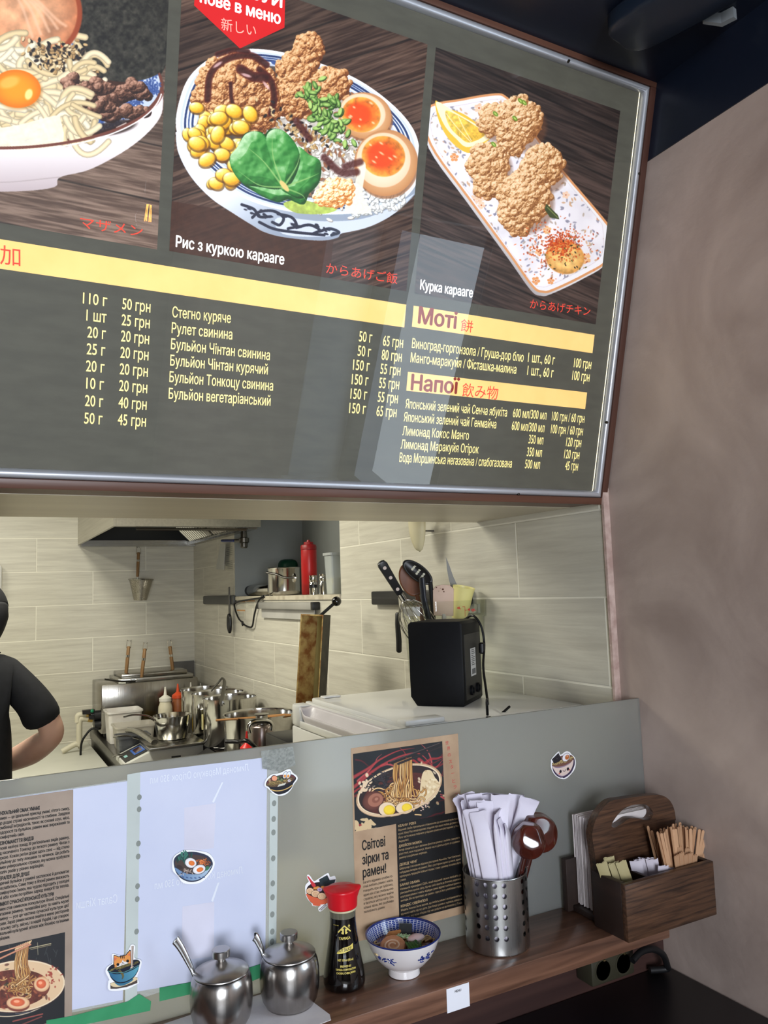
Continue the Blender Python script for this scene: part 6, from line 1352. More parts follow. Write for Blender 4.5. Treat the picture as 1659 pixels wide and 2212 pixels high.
def sachet(top, bot, w, m, label, grp, nm, yaw, sd):
    r = random.Random(sd); z = (top-bot).normalized(); n = Vector((math.sin(yaw), -math.cos(yaw), 0)); n = (n-z*n.dot(z)).normalized(); x = n.cross(z)*-1; L = (top-bot).length
    def fn(u, v): return ((u-0.5)*w*(1+0.06*(v > 0.95)), 0.0022*math.sin(u*math.pi)*math.sin(v*math.pi)*(1 if True else 0)+0.003*math.sin(v*3+sd)*(u-0.5), v*L+(0.0016*r.uniform(-1, 1) if v > 0.99 else 0))
    def fb_(u, v): q = fn(u, v); return (q[0], q[1]-0.0012-0.0032*math.sin(u*math.pi)*math.sin(v*math.pi), q[2])
    mb = MB().grid(fn, 7, 9); mb.grid(fb_, 7, 9); o = mb.build(nm, m, None, smooth=50)
    o.matrix_world = Matrix(((x.x, n.x, z.x, bot.x), (x.y, n.y, z.y, bot.y), (x.z, n.z, z.z, bot.z), (0, 0, 0, 1))); tag(o, label, 'sachet', grp)
for k, (px, py, yv) in enumerate(((1373, 1860, 0.050), (1382, 1856, 0.056), (1391, 1853, 0.060), (1400, 1854, 0.048), (1408, 1856, 0.040))):
    sachet(on_y(px, py, CY0+yv), base+Vector((0.086+0.007*k, yv-0.008, 0.012)), 0.020, m_sach, 'white sugar sachet in the middle compartment of the wooden caddy', 'white sachets in the middle compartment', 'sugar_sachet', -0.65, k)
for k, (px, py, yv) in enumerate(((1433, 1871, 0.020), (1447, 1874, 0.022), (1458, 1878, 0.024))):
    sachet(on_y(px, py, CY0+yv), base+Vector((0.105+0.006*k, yv+0.008, 0.012)), 0.020, m_sach, 'white sachet lying against the front board, before the forks', 'white sachets at the front board', 'sugar_sachet', -0.3, 20+k)
for k, (px, py, yv, lab) in enumerate(((1299, 1864, 0.054, 'leftmost'), (1315, 1852, 0.058, 'topmost'), (1325, 1864, 0.044, 'third'), (1341, 1862, 0.034, 'rightmost'))):
    sachet(on_y(px, py, CY0+yv), base+Vector((0.026+0.010*k, yv-0.010, 0.012)), 0.018, m_tea, lab+' yellowish sachet in the left compartment of the caddy', 'yellowish sachets in the left compartment', 'tea_sachet', -0.6, 50+k)

# power socket and cable under the shelf
m_sock = mat('socket_plastic', (58, 55, 42), 0.45, rgb2=(52, 50, 38)); m_brass = mat('contact_brass', (220, 200, 150), 0.25, 1.0); m_cable = mat('black_cable', (20, 20, 22), 0.5)
y0, y1 = 1.120, 1.1625; a = on_y(1277, 2077, y0); b = on_y(1371.5, 2095, y0)
t = thing('wall_socket', 'double power socket in the shade below the caddy', 'socket', ((a.x+b.x)/2, y0, (a.z+b.z)/2-0.002)); w2, h2 = (b.x-a.x)/2, 0.0235
MB().span((-w2, 0, -h2), (w2, y1-y0, h2), bevel=0.004).build('socket_box', m_sock, t)
for s_ in (-1, 1):
    d = MB().lathe([(0.0195, 0.0006), (0.0190, -0.0012), (0.0178, -0.0012), (0.0172, 0.0005)], 32, Tr(s_*w2*0.48, 0, 0) @ Rot(math.pi/2, 'X')).build('socket_ring', m_sock, t)
    mb = MB(); mb.lathe([(0.0001, 0), (0.0165, 0)], 32, Tr(s_*w2*0.48, -0.0006, 0) @ Rot(math.pi/2, 'X'), cap=False); mb.build('socket_well', mat('socket_dark', (54, 51, 40), 0.5), t, smooth=0)
    MB().box((s_*w2*0.48+0.002, -0.002, 0.0165), (0.005, 0.003, 0.003), bevel=0.0005).build('earth_clip', m_brass, t)
pts = [on_y(1366, 2075, 1.10), on_y(1385, 2056, 1.105), on_y(1410, 2050, 1.11), on_y(1432, 2062, 1.12), on_y(1441, 2085, 1.13), on_y(1440, 2106, 1.135)]
pts[-1].z = TABLE_Z+0.008; pts.append(pts[-1]+Vector((-0.03, 0.012, 0)))
o = MB().tube(smooth_path(pts, 8), 0.006, 12).build('power_cable', m_cable, None); tag(o, 'thick black cable looping from the socket down to the dark bar table', 'cable')

# ------------------------------------------------------------------ kitchen: big units
m_ss = steel('kitchen_steel', (172, 170, 164), 0.26, 'X'); m_ssd = steel('dark_steel', (112, 110, 106), 0.30); m_pol = steel('polished_steel', (205, 203, 198), 0.13, 'Z', 8); m_blk = mat('black_plastic', (20, 20, 22), 0.38, rgb2=(26, 26, 28))
m_white = mat('white_enamel', (240, 240, 238), 0.28, rgb2=(235, 235, 233), scale=4, coat=0.3); m_offw = mat('white_lining', (216, 210, 214), 0.4)
m_cream = mat('white_counter_top', (214, 214, 202), 0.4, rgb2=(206, 206, 194), scale=5)
t = thing('steel_worktop', 'stainless steel worktop along the tiled side wall carrying boiler, pots and scale', 'worktop', (0.9, 3.3, WORK_Z))
MB().span((-0.303, -1.42, -0.04), (0.285, 1.405, 0), bevel=0.003).build('work_surface', m_ssd, t)
for x in (-0.26, 0.25):
    for y in (-1.38, 0.55, 1.36): MB().span((x-0.02, y-0.02, -WORK_Z), (x+0.02, y+0.02, -0.0405)).build('leg', m_ss, t)
MB().span((-0.295, -1.40, -0.20), (-0.288, 1.40, -0.0405)).build('apron', m_ssd, t)
t = thing('white_counter', 'low white counter in front of the back wall, behind the person in black', 'counter', (-0.5, 3.98, 0))
MB().span((-1.0, -0.70, 0), (1.082, 0.725, 0.668)).build('counter_body', m_cream, t); MB().span((-1.0, -0.72, 0.6685), (1.085, 0.727, 0.70), bevel=0.004).build('counter_top', m_cream, t)

t = thing('added_counter', 'cream prep counter behind the frosted glass screen, dimly seen through it', 'counter', (-0.5, 1.5, 0))
MB().span((-1.2, -0.28, 0), (1.16, 0.22, 0.86)).build('counter_body', m_cream, t); MB().span((-1.22, -0.29, 0.8605), (1.17, 0.24, 0.888), bevel=0.003).build('counter_top', mat('cream_top', (226, 218, 176), 0.4, rgb2=(216, 208, 166)), t)  # added; the cream top bounces lamp light onto the back of the glass

# refrigerator beside the hatch
t = thing('refrigerator', 'small white refrigerator with a grip recess along the top of its door', 'refrigerator', (0.70, 1.335, 0))
W_, D_, H_ = 0.484, 0.503, FRIDGE_Z
MB().span((0.056, 0.004, 0.04), (W_, D_, H_-0.022), bevel=0.003).build('cabinet', m_white, t)
MB().span((0.054, 0.0, H_-0.0215), (W_+0.001, D_+0.001, H_), bevel=0.004).build('top_panel', m_white, t)
MB().span((0.10, 0.05, 0), (W_-0.05, D_-0.05, 0.0395)).build('plinth', m_blk, t)
d = MB().span((0.0, 0.002, 0.05), (0.050, D_, H_-0.060), bevel=0.005).build('door', m_white, t)
MB().span((0.036, 0.002, H_-0.0598), (0.050, D_, H_-0.006), bevel=0.004).build('door_cap', m_white, d)
def recess(u, v):
    y = 0.050+(D_-0.100)*u; k = min(1, min(u, 1-u)/0.07); k = k*k*(3-2*k); q = v*3
    return (0.0355-0.0325*(1-abs(1-v)) if False else 0.0358-0.033*min(1, v*1.25), y, H_-0.012-0.036*k*math.sin(min(1, v*1.2)*math.pi*0.5) + (0.020*k*max(0, (v-0.72)/0.28)))
MB().grid(recess, 40, 14).build('grip_recess', m_offw, d, solid=0.002)
for a, b in ((0.002, 0.052), (D_-0.052, D_)): MB().span((0.0, a, H_-0.0598), (0.0358, b, H_-0.008), bevel=0.006).build('door_corner', m_white, d)
MB().span((0.0, 0.0525, H_-0.0598), (0.006, D_-0.0525, H_-0.044), bevel=0.002).build('door_lip', m_white, d)
MB().span((0.040, 0.0, H_+0.0003), (0.130, 0.036, H_+0.011), bevel=0.004).build('hinge_cover', m_white, t); MB().span((0.072, D_-0.036, H_+0.0003), (0.118, D_-0.012, H_+0.005), bevel=0.002).build('hinge_cover', m_white, t)

# black device on the refrigerator
A = Vector((0.880, 1.563, FRIDGE_Z+0.0005)); ux = Vector((0.074, -0.088, 0)).normalized(); uy = Vector((-ux.y, ux.x, 0))
t = thing('receipt_printer', 'black box-shaped receipt printer standing on the white refrigerator', 'printer', A, (0, 0, math.atan2(ux.y, ux.x)))
PW, PD, PH = 0.128, 0.150, 0.186
m_dev = mat('device_black', (9, 11, 16), 0.55, rgb2=(7, 8, 13), spec=0.25, scale=80); m_dev2 = mat('device_dark_grey', (44, 43, 42), 0.5, rgb2=(38, 37, 37), scale=60)
MB().prism([(0.002, 0.020), (0.016, 0.0), (PW-0.004, 0.0), (PW, 0.006), (PW, PH-0.006), (PW-0.006, PH), (0.006, PH), (0.0, PH-0.006)], 0, PD, Rot(math.pi/2, 'X') @ Matrix.Diagonal((1, 1, -1, 1)), bevel=0.002).build('printer_case', m_dev, t, smooth=30)
MB().span((PW-0.0005, 0.012, 0.012), (PW+0.0012, PD-0.012, PH-0.030)).build('rear_plate', m_dev2, t)
lb = MB().span((PW+0.0013, 0.056, 0.060), (PW+0.0018, 0.096, 0.122)).build('rating_label', mat('label_white', (206, 206, 204), 0.5), t, smooth=0)
mb = MB()
for k in range(9): mb.span((PW+0.0019, 0.060, 0.084+k*0.0042), (PW+0.0020, 0.060+(0.030, 0.022, 0.032, 0.026, 0.031, 0.018, 0.030, 0.028, 0.024)[k], 0.0855+k*0.0042))
for k in range(14): mb.span((PW+0.0019, 0.062+k*0.0022, 0.064), (PW+0.0020, 0.0628+k*0.0022+(k % 3)*0.0004, 0.076))
mb.build('label_print', mat('label_ink', (70, 70, 70), 0.6), lb, smooth=0)
for y in (0.05, 0.10): MB().lathe([(0.011, 0), (0.011, 0.006), (0.008, 0.006), (0.0078, 0.001), (0.0001, 0.001)], 24, Tr(PW+0.0012, y, 0.030) @ Rot(math.pi/2, 'Y')).build('port', m_dev, t)
m_cab = mat('thin_black_cable', (14, 14, 16), 0.45)
a0 = on_y(1003, 1338, 1.60); q = [a0+Vector((-0.012, 0.03, -0.01)), a0, on_y(1022, 1330, 1.56), on_y(1039, 1352, 1.54), on_y(1046, 1390, 1.535), on_y(1044, 1440, 1.50), on_y(1050, 1490, 1.46), on_y(1054, 1520, 1.42)]
e = on_z(1053, 1545, FRIDGE_Z+0.004); q += [e+Vector((0, 0, 0.03)), e]
o = MB().tube(smooth_path(q, 8), 0.0028, 10).build('printer_cable', m_cab, None); tag(o, 'black cable with a moulded lump hanging down the right side of the receipt printer', 'cable')
c = on_y(1041, 1400, 1.530); MB().lathe([(0.004, -0.013), (0.0075, -0.010), (0.0075, 0.010), (0.004, 0.013)], 16, Tr(*c)).build('cable_lump', m_cab, o)
q = [on_z(1052, 1550, FRIDGE_Z+0.0035), on_y(1070, 1548, 1.385), on_y(1085, 1540, 1.36), on_y(1101, 1526, 1.36)]
o = MB().tube(smooth_path(q, 6), 0.0026, 8).build('cable_loop', m_cab, None); tag(o, 'short black cable end sticking up at the near edge of the refrigerator', 'cable')

# clear container of utensils
m_poly = clear_mat('clear_polycarbonate', 1.45, (247, 248, 245)); cx, cy = 1.092, 1.745
t = thing('clear_container', 'square clear four quart container of cooking utensils behind the black printer', 'container', (cx, cy, FRIDGE_Z+0.0005))
def rsq(h, r, z, n=7):
    out = []
    for sx_, sy_, a0 in ((1, 1, 0), (-1, 1, 90), (-1, -1, 180), (1, -1, 270)):
        for k in range(n): a = math.radians(a0+90*k/(n-1)); out.append((sx_*(h-r)+r*math.cos(a), sy_*(h-r)+r*math.sin(a), z))
    return out
def shell(prof, n=28, cap0=True):
    mb = MB(); vs = []
    for h, r, z in prof: vs += rsq(h, r, z)
    fs = [(i*n+k, i*n+(k+1) % n, (i+1)*n+(k+1) % n, (i+1)*n+k) for i in range(len(prof)-1) for k in range(n)]
    if cap0: fs.append(tuple(range(n-1, -1, -1)))
    return mb.add(vs, fs)
HC = 0.228
shell([(0.072, 0.02, 0), (0.074, 0.022, 0.004), (0.084, 0.024, HC-0.044), (0.0875, 0.024, HC-0.042), (0.0885, 0.024, HC), (0.0865, 0.024, HC), (0.0855, 0.024, HC-0.040), (0.082, 0.024, HC-0.044), (0.072, 0.02, 0.006)]).build('container_wall', m_poly, t, smooth=40)
for s_ in (-1, 1):
    MB().prism([(0, 0), (0.022, 0), (0.022, -0.005), (0.006, -0.024), (0, -0.024)], -0.03, 0.03, Tr(s_*0.0885, 0, HC-0.012) @ Rot(0 if s_ > 0 else math.pi, 'Z') @ Rot(math.pi/2, 'X')).build('container_ear', mat('pale_plastic', (214, 214, 208), 0.3, alpha=0.8), t)
mb = MB(); fd = Vector((-cx, -cy, 0)).normalized()
M = Tr(0.006, -0.0895, HC-0.040) @ Rot(math.pi/2, 'X')
letter_line(mb, '4 qt.', (0.010, 0.013), (0.034, 0.013), 0.007, 0.04, 0, M); letter_line(mb, '4L', (-0.022, 0.019), (-0.010, 0.019), 0.006, 0.04, 0, M)
for a, b in (((-0.006, 0.024), (0.002, 0.0252)), ((0.001, 0.0), (0.0022, 0.0252)), ((0.001, 0.015), (0.008, 0.0162)), ((-0.018, -0.012), (0.002, -0.0108))): mb.add([(a[0], a[1], 0), (b[0], a[1], 0), (b[0], b[1], 0), (a[0], b[1], 0)], [(0, 1, 2, 3)], M)
mb.build('volume_marks', mat('red_marking', (190, 36, 40), 0.5), t, smooth=0)
inb_ = Vector((cx, cy, FRIDGE_Z+0.012))
def uts(px, py, dy): return on_y(px, py, cy+dy)
# whisk
m_riv = mat('rivet_metal', (220, 204, 196), 0.4, 0.2)
h0, h1 = uts(822, 1213, -0.02), uts(864, 1282, -0.01)
t = thing('whisk', 'wire whisk standing handle up, its black handle showing three steel rivets', 'whisk', h1); d = (h0-h1); L = d.length; d.normalize()
M = frame(Vector((0, 0, 0)), d, Vector((-0.4, -0.9, 0)))
MB().prism([(-0.010, 0), (0.010, 0), (0.0105, L*0.3), (0.012, L*0.75), (0.0125, L-0.010), (0.009, L-0.002), (0.003, L), (-0.003, L), (-0.009, L-0.002), (-0.0125, L-0.010), (-0.012, L*0.75), (-0.0105, L*0.3)], -0.007, 0.007, M @ Rot(math.pi/2, 'X'), bevel=0.003).build('handle', m_blk, t, smooth=40)
for f in (0.16, 0.52, 0.82): MB().lathe([(0.0045, -0.0078), (0.0045, 0.0078)], 18, M @ Tr(0, 0, f*L) @ Rot(math.pi/2, 'X')).build('rivet', m_riv, t)
MB().tube([(0, 0, 0), -d*0.02], 0.0085, 14).build('collar', m_pol, t)
mb = MB(); x = Vector((0.9, -0.4, 0)); x = (x-d*x.dot(d)).normalized(); y = d.cross(x)
for k in range(7):
    a = math.pi*k/7; e = x*math.cos(a)+y*math.sin(a); mb.tube(bez(-d*0.02, -d*0.05+e*0.062, -d*0.155+e*0.055, -d*0.165, 14)+bez(-d*0.165, -d*0.155-e*0.055, -d*0.05-e*0.062, -d*0.02, 14), 0.0011, 6)
mb.build('wire_loops', m_pol, t, smooth=60)
def util(name, label, cat, top, px_foot): return thing(name, label, cat, top), Vector(px_foot)
def paddle(name, label, cat, c, rx, rz, th, tilt, m, foot, hm=None, hr=0.006, holes=0, face=Vector((-0.55, -0.83, 0.1))):
    t = thing(name, label, cat, c); f = face.normalized(); M = f.to_track_quat('Z', 'Y').to_matrix().to_4x4() @ Rot(tilt, 'Z')
    out = [(rx*math.cos(a), rz*math.sin(a)) for a in np.linspace(0, 2*math.pi, 33)[:-1]]
    MB().grid(lambda u, v: (rx*v*math.cos(u*6.2832), rz*v*math.sin(u*6.2832), -th*(1-v*v)), 40, 8, M, wrap_u=True).build('blade', m, t, solid=0.003)
    if holes:
        mb = MB()
        for k in range(holes): a, b = (k % 3-1)*rx*0.30, (k//3-1)*rz*0.34; mb.lathe([(0.0001, 0.0022), (0.0032, 0.0022)], 14, M @ Tr(a+0.002*(k//3), b, 0.0005-th*(1-(a/rx)**2-(b/rz)**2)), cap=False)
        mb.build('drain_hole', mat('see_through_hole', (206, 204, 184), 0.6), t, smooth=0)
    MB().tube([M @ Vector((0, -rz*0.9, 0)), (Vector(foot)-c)*0.5+Vector((0, 0, -0.01)), Vector(foot)-c], [hr, hr, hr*0.8], 10).build('handle', hm or m, t, smooth=60); return t
m_pwood = wood('paddle_wood', (122, 72, 42), (92, 52, 30), 'Z', 2, 0.45)
paddle('wooden_paddle', 'brown wooden paddle standing behind the black slotted spoon', 'paddle', uts(888, 1252, 0.03), 0.030, 0.046, 0.003, 0.35, m_pwood, inb_+Vector((0.0, 0.03, 0)))
paddle('slotted_spoon', 'large black slotted spoon leaning in the clear container', 'spoon', uts(902, 1236, -0.005), 0.020, 0.046, 0.008, 0.88, m_blk, inb_+Vector((0.012, 0.0, 0.04)), holes=9)
t = thing('spatula', 'dark handle with a hanging hole standing in front in the clear container', 'spatula', uts(915, 1290, -0.045))
m_nav = mat('dark_blue_handle', (24, 28, 38), 0.4); c = uts(915, 1290, -0.045); h = uts(911, 1247, -0.045)-c; f = uts(928, 1345, -0.045)-c
MB().tube([h, h*0.97, h*0.5, Vector((0, 0, 0)), f*0.7, f*1.6], [0.004, 0.0105, 0.0112, 0.0105, 0.0108, 0.008], 16, flat=0.6).build('handle', m_nav, t, smooth=60)
MB().lathe([(0.0001, 0), (0.0035, 0)], 14, Tr(*(h*0.72+Vector((-0.0035, -0.0072, 0)))) @ Rot(math.radians(90), 'X'), cap=False).build('hang_hole', mat('hole_black', (6, 6, 8), 0.6), t, smooth=0)
t = thing('dough_scraper', 'pale pink rubber spatula with brown specks beside the yellow cup', 'spatula', uts(958, 1300, -0.04)); c = uts(958, 1300, -0.04)
q = [uts(*p, -0.04)-c for p in ((934, 1275), (940, 1266), (955, 1263), (972, 1264), (981, 1272), (980, 1330), (936, 1330))]
ux2 = Vector((0.82, -0.57, 0)); MB().prism([(v.dot(ux2), v.z) for v in q], -0.004, 0.004, Rot(math.atan2(ux2.y, ux2.x), 'Z') @ Rot(math.pi/2, 'X'), bevel=0.002).build('blade', mat('pink_rubber', (214, 186, 168), 0.6, rgb2=(210, 180, 160), scale=30), t)
mb = MB()
for px, py, r in ((943, 1269, 0.0014), (957, 1273, 0.0022), (959, 1278, 0.0016), (948, 1277, 0.0008), (952, 1271, 0.0006)): v = uts(px, py, -0.046)-c; mb.ball(v, r, 8, 6, sc=(1.2, 0.5, 1))
mb.build('speck', mat('brown_speck', (92, 52, 30), 0.6), t)['kind'] = 'stuff'
MB().tube([(0, 0, -0.03), (0.004, 0.01, -0.15)], 0.006, 10).build('handle', mat('pale_handle', (206, 200, 190), 0.5), t)
c = uts(997, 1300, -0.015); t = thing('yellow_cup', 'pale yellow plastic cup tucked among the utensils', 'cup', c); tl = (Vector((0, 0, 1))+Vector((0.10, -0.22, 0))).to_track_quat('Z', 'Y').to_euler(); t.rotation_euler = tl
MB().lathe([(0.0001, -0.045), (0.019, -0.044), (0.024, -0.02), (0.0265, 0.02), (0.029, 0.038), (0.0295, 0.040), (0.0280, 0.0395), (0.025, 0.02), (0.018, -0.040), (0.0001, -0.041)], 40).build('cup_body', mat('yellow_plastic', (230, 222, 150), 0.4, rgb2=(226, 216, 142)), t, smooth=60)
c = uts(975, 1240, 0.045); t = thing('kitchen_knife', 'pointed kitchen knife standing blade up behind the yellow cup', 'knife', c)
q = [uts(*p, 0.045)-c for p in ((963, 1203), (971, 1222), (979, 1245), (987, 1262), (988, 1272), (975, 1272), (969, 1250), (965, 1228))]
MB().prism([(v.dot(ux2), v.z) for v in q], -0.0008, 0.0008, Rot(math.atan2(ux2.y, ux2.x), 'Z') @ Rot(math.pi/2, 'X')).build('blade', mat('blade_steel', (120, 120, 116), 0.5, 0.4), t, smooth=0)
MB().tube([q[4]*0.9+q[5]*0.1, q[4]+Vector((0.008, 0, -0.11))], 0.008, 10).build('handle', m_blk, t)

# ------------------------------------------------------------------ things on the tiled side wall
def wallbar(name, label, cat, pa, pb, h, th, m, bev):
    a, b = on_x(*pa, TILE_X), on_x(*pb, TILE_X); t = thing(name, label, cat, (TILE_X-0.0003, (a.y+b.y)/2, (a.z+b.z)/2)); L = abs(a.y-b.y)/2
    MB().span((-th, -L, -h/2), (0, L, h/2), bevel=bev).build('bar', m, t); return t, L
t, L = wallbar('magnetic_rack', 'short grey magnetic tool bar on the side wall near the corner', 'tool bar', (445, 1296), (511, 1296), 0.046, 0.018, mat('bar_grey', (72, 72, 70), 0.5), 0.006)
t, L = wallbar('knife_rack', 'black magnetic knife bar on the side wall behind the clear container', 'knife bar', (813, 1291), (1023, 1290), 0.044, 0.020, m_blk, 0.005)
MB().span((-0.0205, -L+0.01, -0.004), (-0.0198, L-0.01, 0.004)).build('magnet_strip', m_dev2, t)
a, b = on_x(859, 1326, TILE_X-0.04), on_x(862, 1410, TILE_X-0.04)
t = thing('hanging_knife', 'knife with a black handle hanging from the black bar, left of the clear container', 'knife', a)
MB().tube([(0, 0, 0.004), (0, 0, 0), (0, 0.003, -0.03), (0, -0.002, -0.08), (b-a)*0.96, b-a], [0.006, 0.0105, 0.011, 0.0125, 0.012, 0.006], 12, flat=0.6).build('handle', m_blk, t, smooth=60)
MB().prism([(-0.016, 0), (0.016, 0), (0.020, 0.05), (0.008, 0.09), (-0.016, 0.02)], -0.0008, 0.0008, Tr(0.016, 0, 0.004) @ Rot(math.pi/2, 'Z') @ Rot(math.pi/2, 'X')).build('blade', m_pol, t, smooth=0)
# shears hanging from the grey bar
xs = TILE_X-0.026; a = on_x(493, 1268, xs); b = on_x(496, 1365, xs); c = on_x(495, 1320, xs)
t = thing('kitchen_shears', 'kitchen shears with black grips hanging from the grey bar', 'scissors', c)
MB().add([(0, -0.014, -0.02), (0, 0.014, -0.02), (0, 0.008, a.z-c.z), (0, -0.006, a.z-c.z), (0.004, -0.014, -0.02), (0.004, 0.014, -0.02), (0.004, 0.008, a.z-c.z), (0.004, -0.006, a.z-c.z)], [(0,1,2,3),(7,6,5,4),(0,4,5,1),(1,5,6,2),(2,6,7,3),(3,7,4,0)]).build('blade', m_ssd, t, smooth=0)
for s_, l in ((-1, 0.085), (1, 0.075)): MB().tube([(0, s_*0.004+s_*0.016*math.sin(q), -0.02-l/2-l/2*math.cos(q)*-1) for q in np.linspace(0, 2*math.pi, 22)[:-1]], 0.008, 8, closed=True).build('grip', m_blk, t)
# ticket rail
t, L = wallbar('ticket_rail', 'aluminium ticket rail with black end caps below the niche ledge', 'ticket rail', (570, 1308), (689, 1308), 0.030, 0.030, mat('rail_grey', (172, 170, 164), 0.35, 0.3), 0.004)
MB().span((-0.012, -L+0.02, -0.055), (-0.009, L-0.002, -0.0155)).build('lower_flap', mat('flap_grey', (186, 184, 178), 0.4), t)
for s_ in (-1, 1): MB().span((-0.031, s_*L-0.012, -0.0155), (0, s_*L+0.012, 0.0155), bevel=0.003).build('end_cap', m_blk, t)
m_note = mat('note_paper', (206, 202, 186), 0.7); m_orange = mat('note_orange', (196, 142, 84), 0.6); m_noteink = mat('note_ink', (150, 148, 138), 0.7)
def note(px0, py0, px1, py1, label, head=True, lift=0.0):
    a, b = on_x(px0, py0, TILE_X-0.001-lift), on_x(px1, py1, TILE_X-0.001-lift); t = thing('paper_note', label, 'note', (TILE_X-0.0006-lift, (a.y+b.y)/2, (a.z+b.z)/2)); w2, h2 = abs(a.y-b.y)/2, abs(a.z-b.z)/2
    MB().span((-0.0006, -w2, -h2), (0, w2, h2)).build('note_sheet', m_note, t, smooth=0)
    if head: MB().span((-0.0010, -w2, h2*0.72), (-0.0007, w2, h2)).build('note_heading', m_orange, t, smooth=0)
    mb = MB()
    for k in range(5): mb.span((-0.0010, -w2*0.8, h2*(0.45-k*0.28)-h2*0.05), (-0.0007, w2*(0.8-0.3*(k % 2)), h2*(0.45-k*0.28)+h2*0.03))
    mb.build('note_lines', m_noteink, t, smooth=0)
note(512, 1299, 530, 1313, 'small note with an orange heading, left of the upper pair below the ledge'); note(532, 1297, 551, 1314, 'small note with an orange heading, right of the upper pair below the ledge'); note(512, 1317, 530, 1338, 'small note with an orange heading, the lower one below the ledge')
note(487, 1176, 504, 1202, 'pale note under the blue valve, upper one of the two', False); note(487, 1206, 504, 1232, 'pale note under the blue valve, lower one of the two', False)
q = [on_x(*p, TILE_X-0.03) for p in ((476, 1175), (486, 1176), (483, 1231), (466, 1229))]; c = q[0]
o = MB().add([v-c+Vector((dx, 0, 0)) for dx in (0, 0.002) for v in q], [(0,1,2,3),(7,6,5,4),(0,4,5,1),(1,5,6,2),(2,6,7,3),(3,7,4,0)]).build('hanging_tag', mat('tag_white', (196, 196, 190), 0.6), None, smooth=0, loc=c); tag(o, 'long white paper tag hanging below the range hood near the blue valve', 'tag')
# gas valve
c = on_x(527, 1168, TILE_X-0.05); t = thing('pipe_valve', 'pipe valve with a blue lever below the range hood', 'valve', c)
MB().lathe([(0.013, -0.035), (0.017, -0.03), (0.017, -0.012), (0.024, -0.008), (0.024, 0.012), (0.016, 0.016), (0.014, 0.045)], 20).build('valve_body', m_ssd, t)
a = on_x(509, 1168, TILE_X-0.06)-c; b = on_x(481, 1168, TILE_X-0.06)-c; MB().tube([Vector((0, 0, 0)), a], 0.009, 10).build('lever_stem', m_ssd, t); MB().tube([a, a*0.98+b*0.02, b*0.98+a*0.02, b], [0.006, 0.012, 0.012, 0.006], 12, flat=0.6).build('lever', mat('blue_lever', (34, 50, 116), 0.45), t)
# cream scoop under the bulkhead
c = on_x(906, 1150, TILE_X-0.045); t = thing('cream_scoop', 'cream plastic scoop hanging under the bulkhead above the knives', 'scoop', c); m_cr = mat('cream_plastic', (216, 208, 176), 0.45, rgb2=(206, 198, 164))
def sc(u, v): a = (u-0.5)*math.pi; r = 0.040*math.sqrt(max(0, 1-((v-0.15)/0.85)**2)) if v > 0.15 else 0.040; return (-r*math.cos(a)*0.7, r*math.sin(a)*0.9, 0.055-v*0.110)
MB().grid(sc, 24, 20).build('scoop_bowl', m_cr, t, solid=0.003); MB().grid(lambda u, v: (-0.001-0.004*math.sin(u*math.pi), 0.010+(u-0.5)*0.010*(1-0.7*v), 0.055-v*0.100), 8, 12).build('scoop_rib', m_cr, t, solid=0.004)
MB().tube([(0, 0, 0.05), (0.02, 0, 0.10)], 0.006, 10).build('handle', m_cr, t)
t = tag(MB().span((-0.05, -0.008, -0.004), (0.0, 0.008, 0.0)).build('wall_hook', m_ssd, None, loc=(TILE_X, c.y, SOFFIT_Z-0.002)), 'small steel hook above the cream scoop', 'hook')

# hinged grill behind the refrigerator: base, stained trough lid, ball lever
c = on_y(672, 1450, 2.36); nrm = Vector((-0.86, -0.51, 0)).normalized(); xr = Vector((0.71, -0.70, 0))
m_bake = mat('baked_brass', (176, 152, 96), 0.5, 0.2, rgb2=(128, 84, 44), scale=40, detail=9, bump=0.3, contrast=(0.40, 0.66)); m_floor = mat('trough_patina', (170, 164, 116), 0.5, 0.2, rgb2=(140, 124, 70), scale=24, detail=9, stretch=(1, 1, 0.25)); m_burnt = mat('burnt_metal', (62, 58, 46), 0.5, 0.6, rgb2=(36, 32, 26), scale=30)
t = thing('hinged_grill', 'narrow stained metal grill with its trough lid propped upright behind the refrigerator', 'grill', (c.x+0.01, c.y+0.02, WORK_Z+0.0005))
MB().span((-0.12, -0.12, 0), (0.12, 0.12, c.z-0.20-WORK_Z), bevel=0.006).build('grill_base', m_blk, t)
T1, T0 = on_y(674, 1327, 2.36), on_y(660, 1575, 2.36); L = (T1-T0).length; Mz = frame(T0-t.location, T1-t.location, nrm)
w2, dp, th = 0.041, 0.066, 0.0045
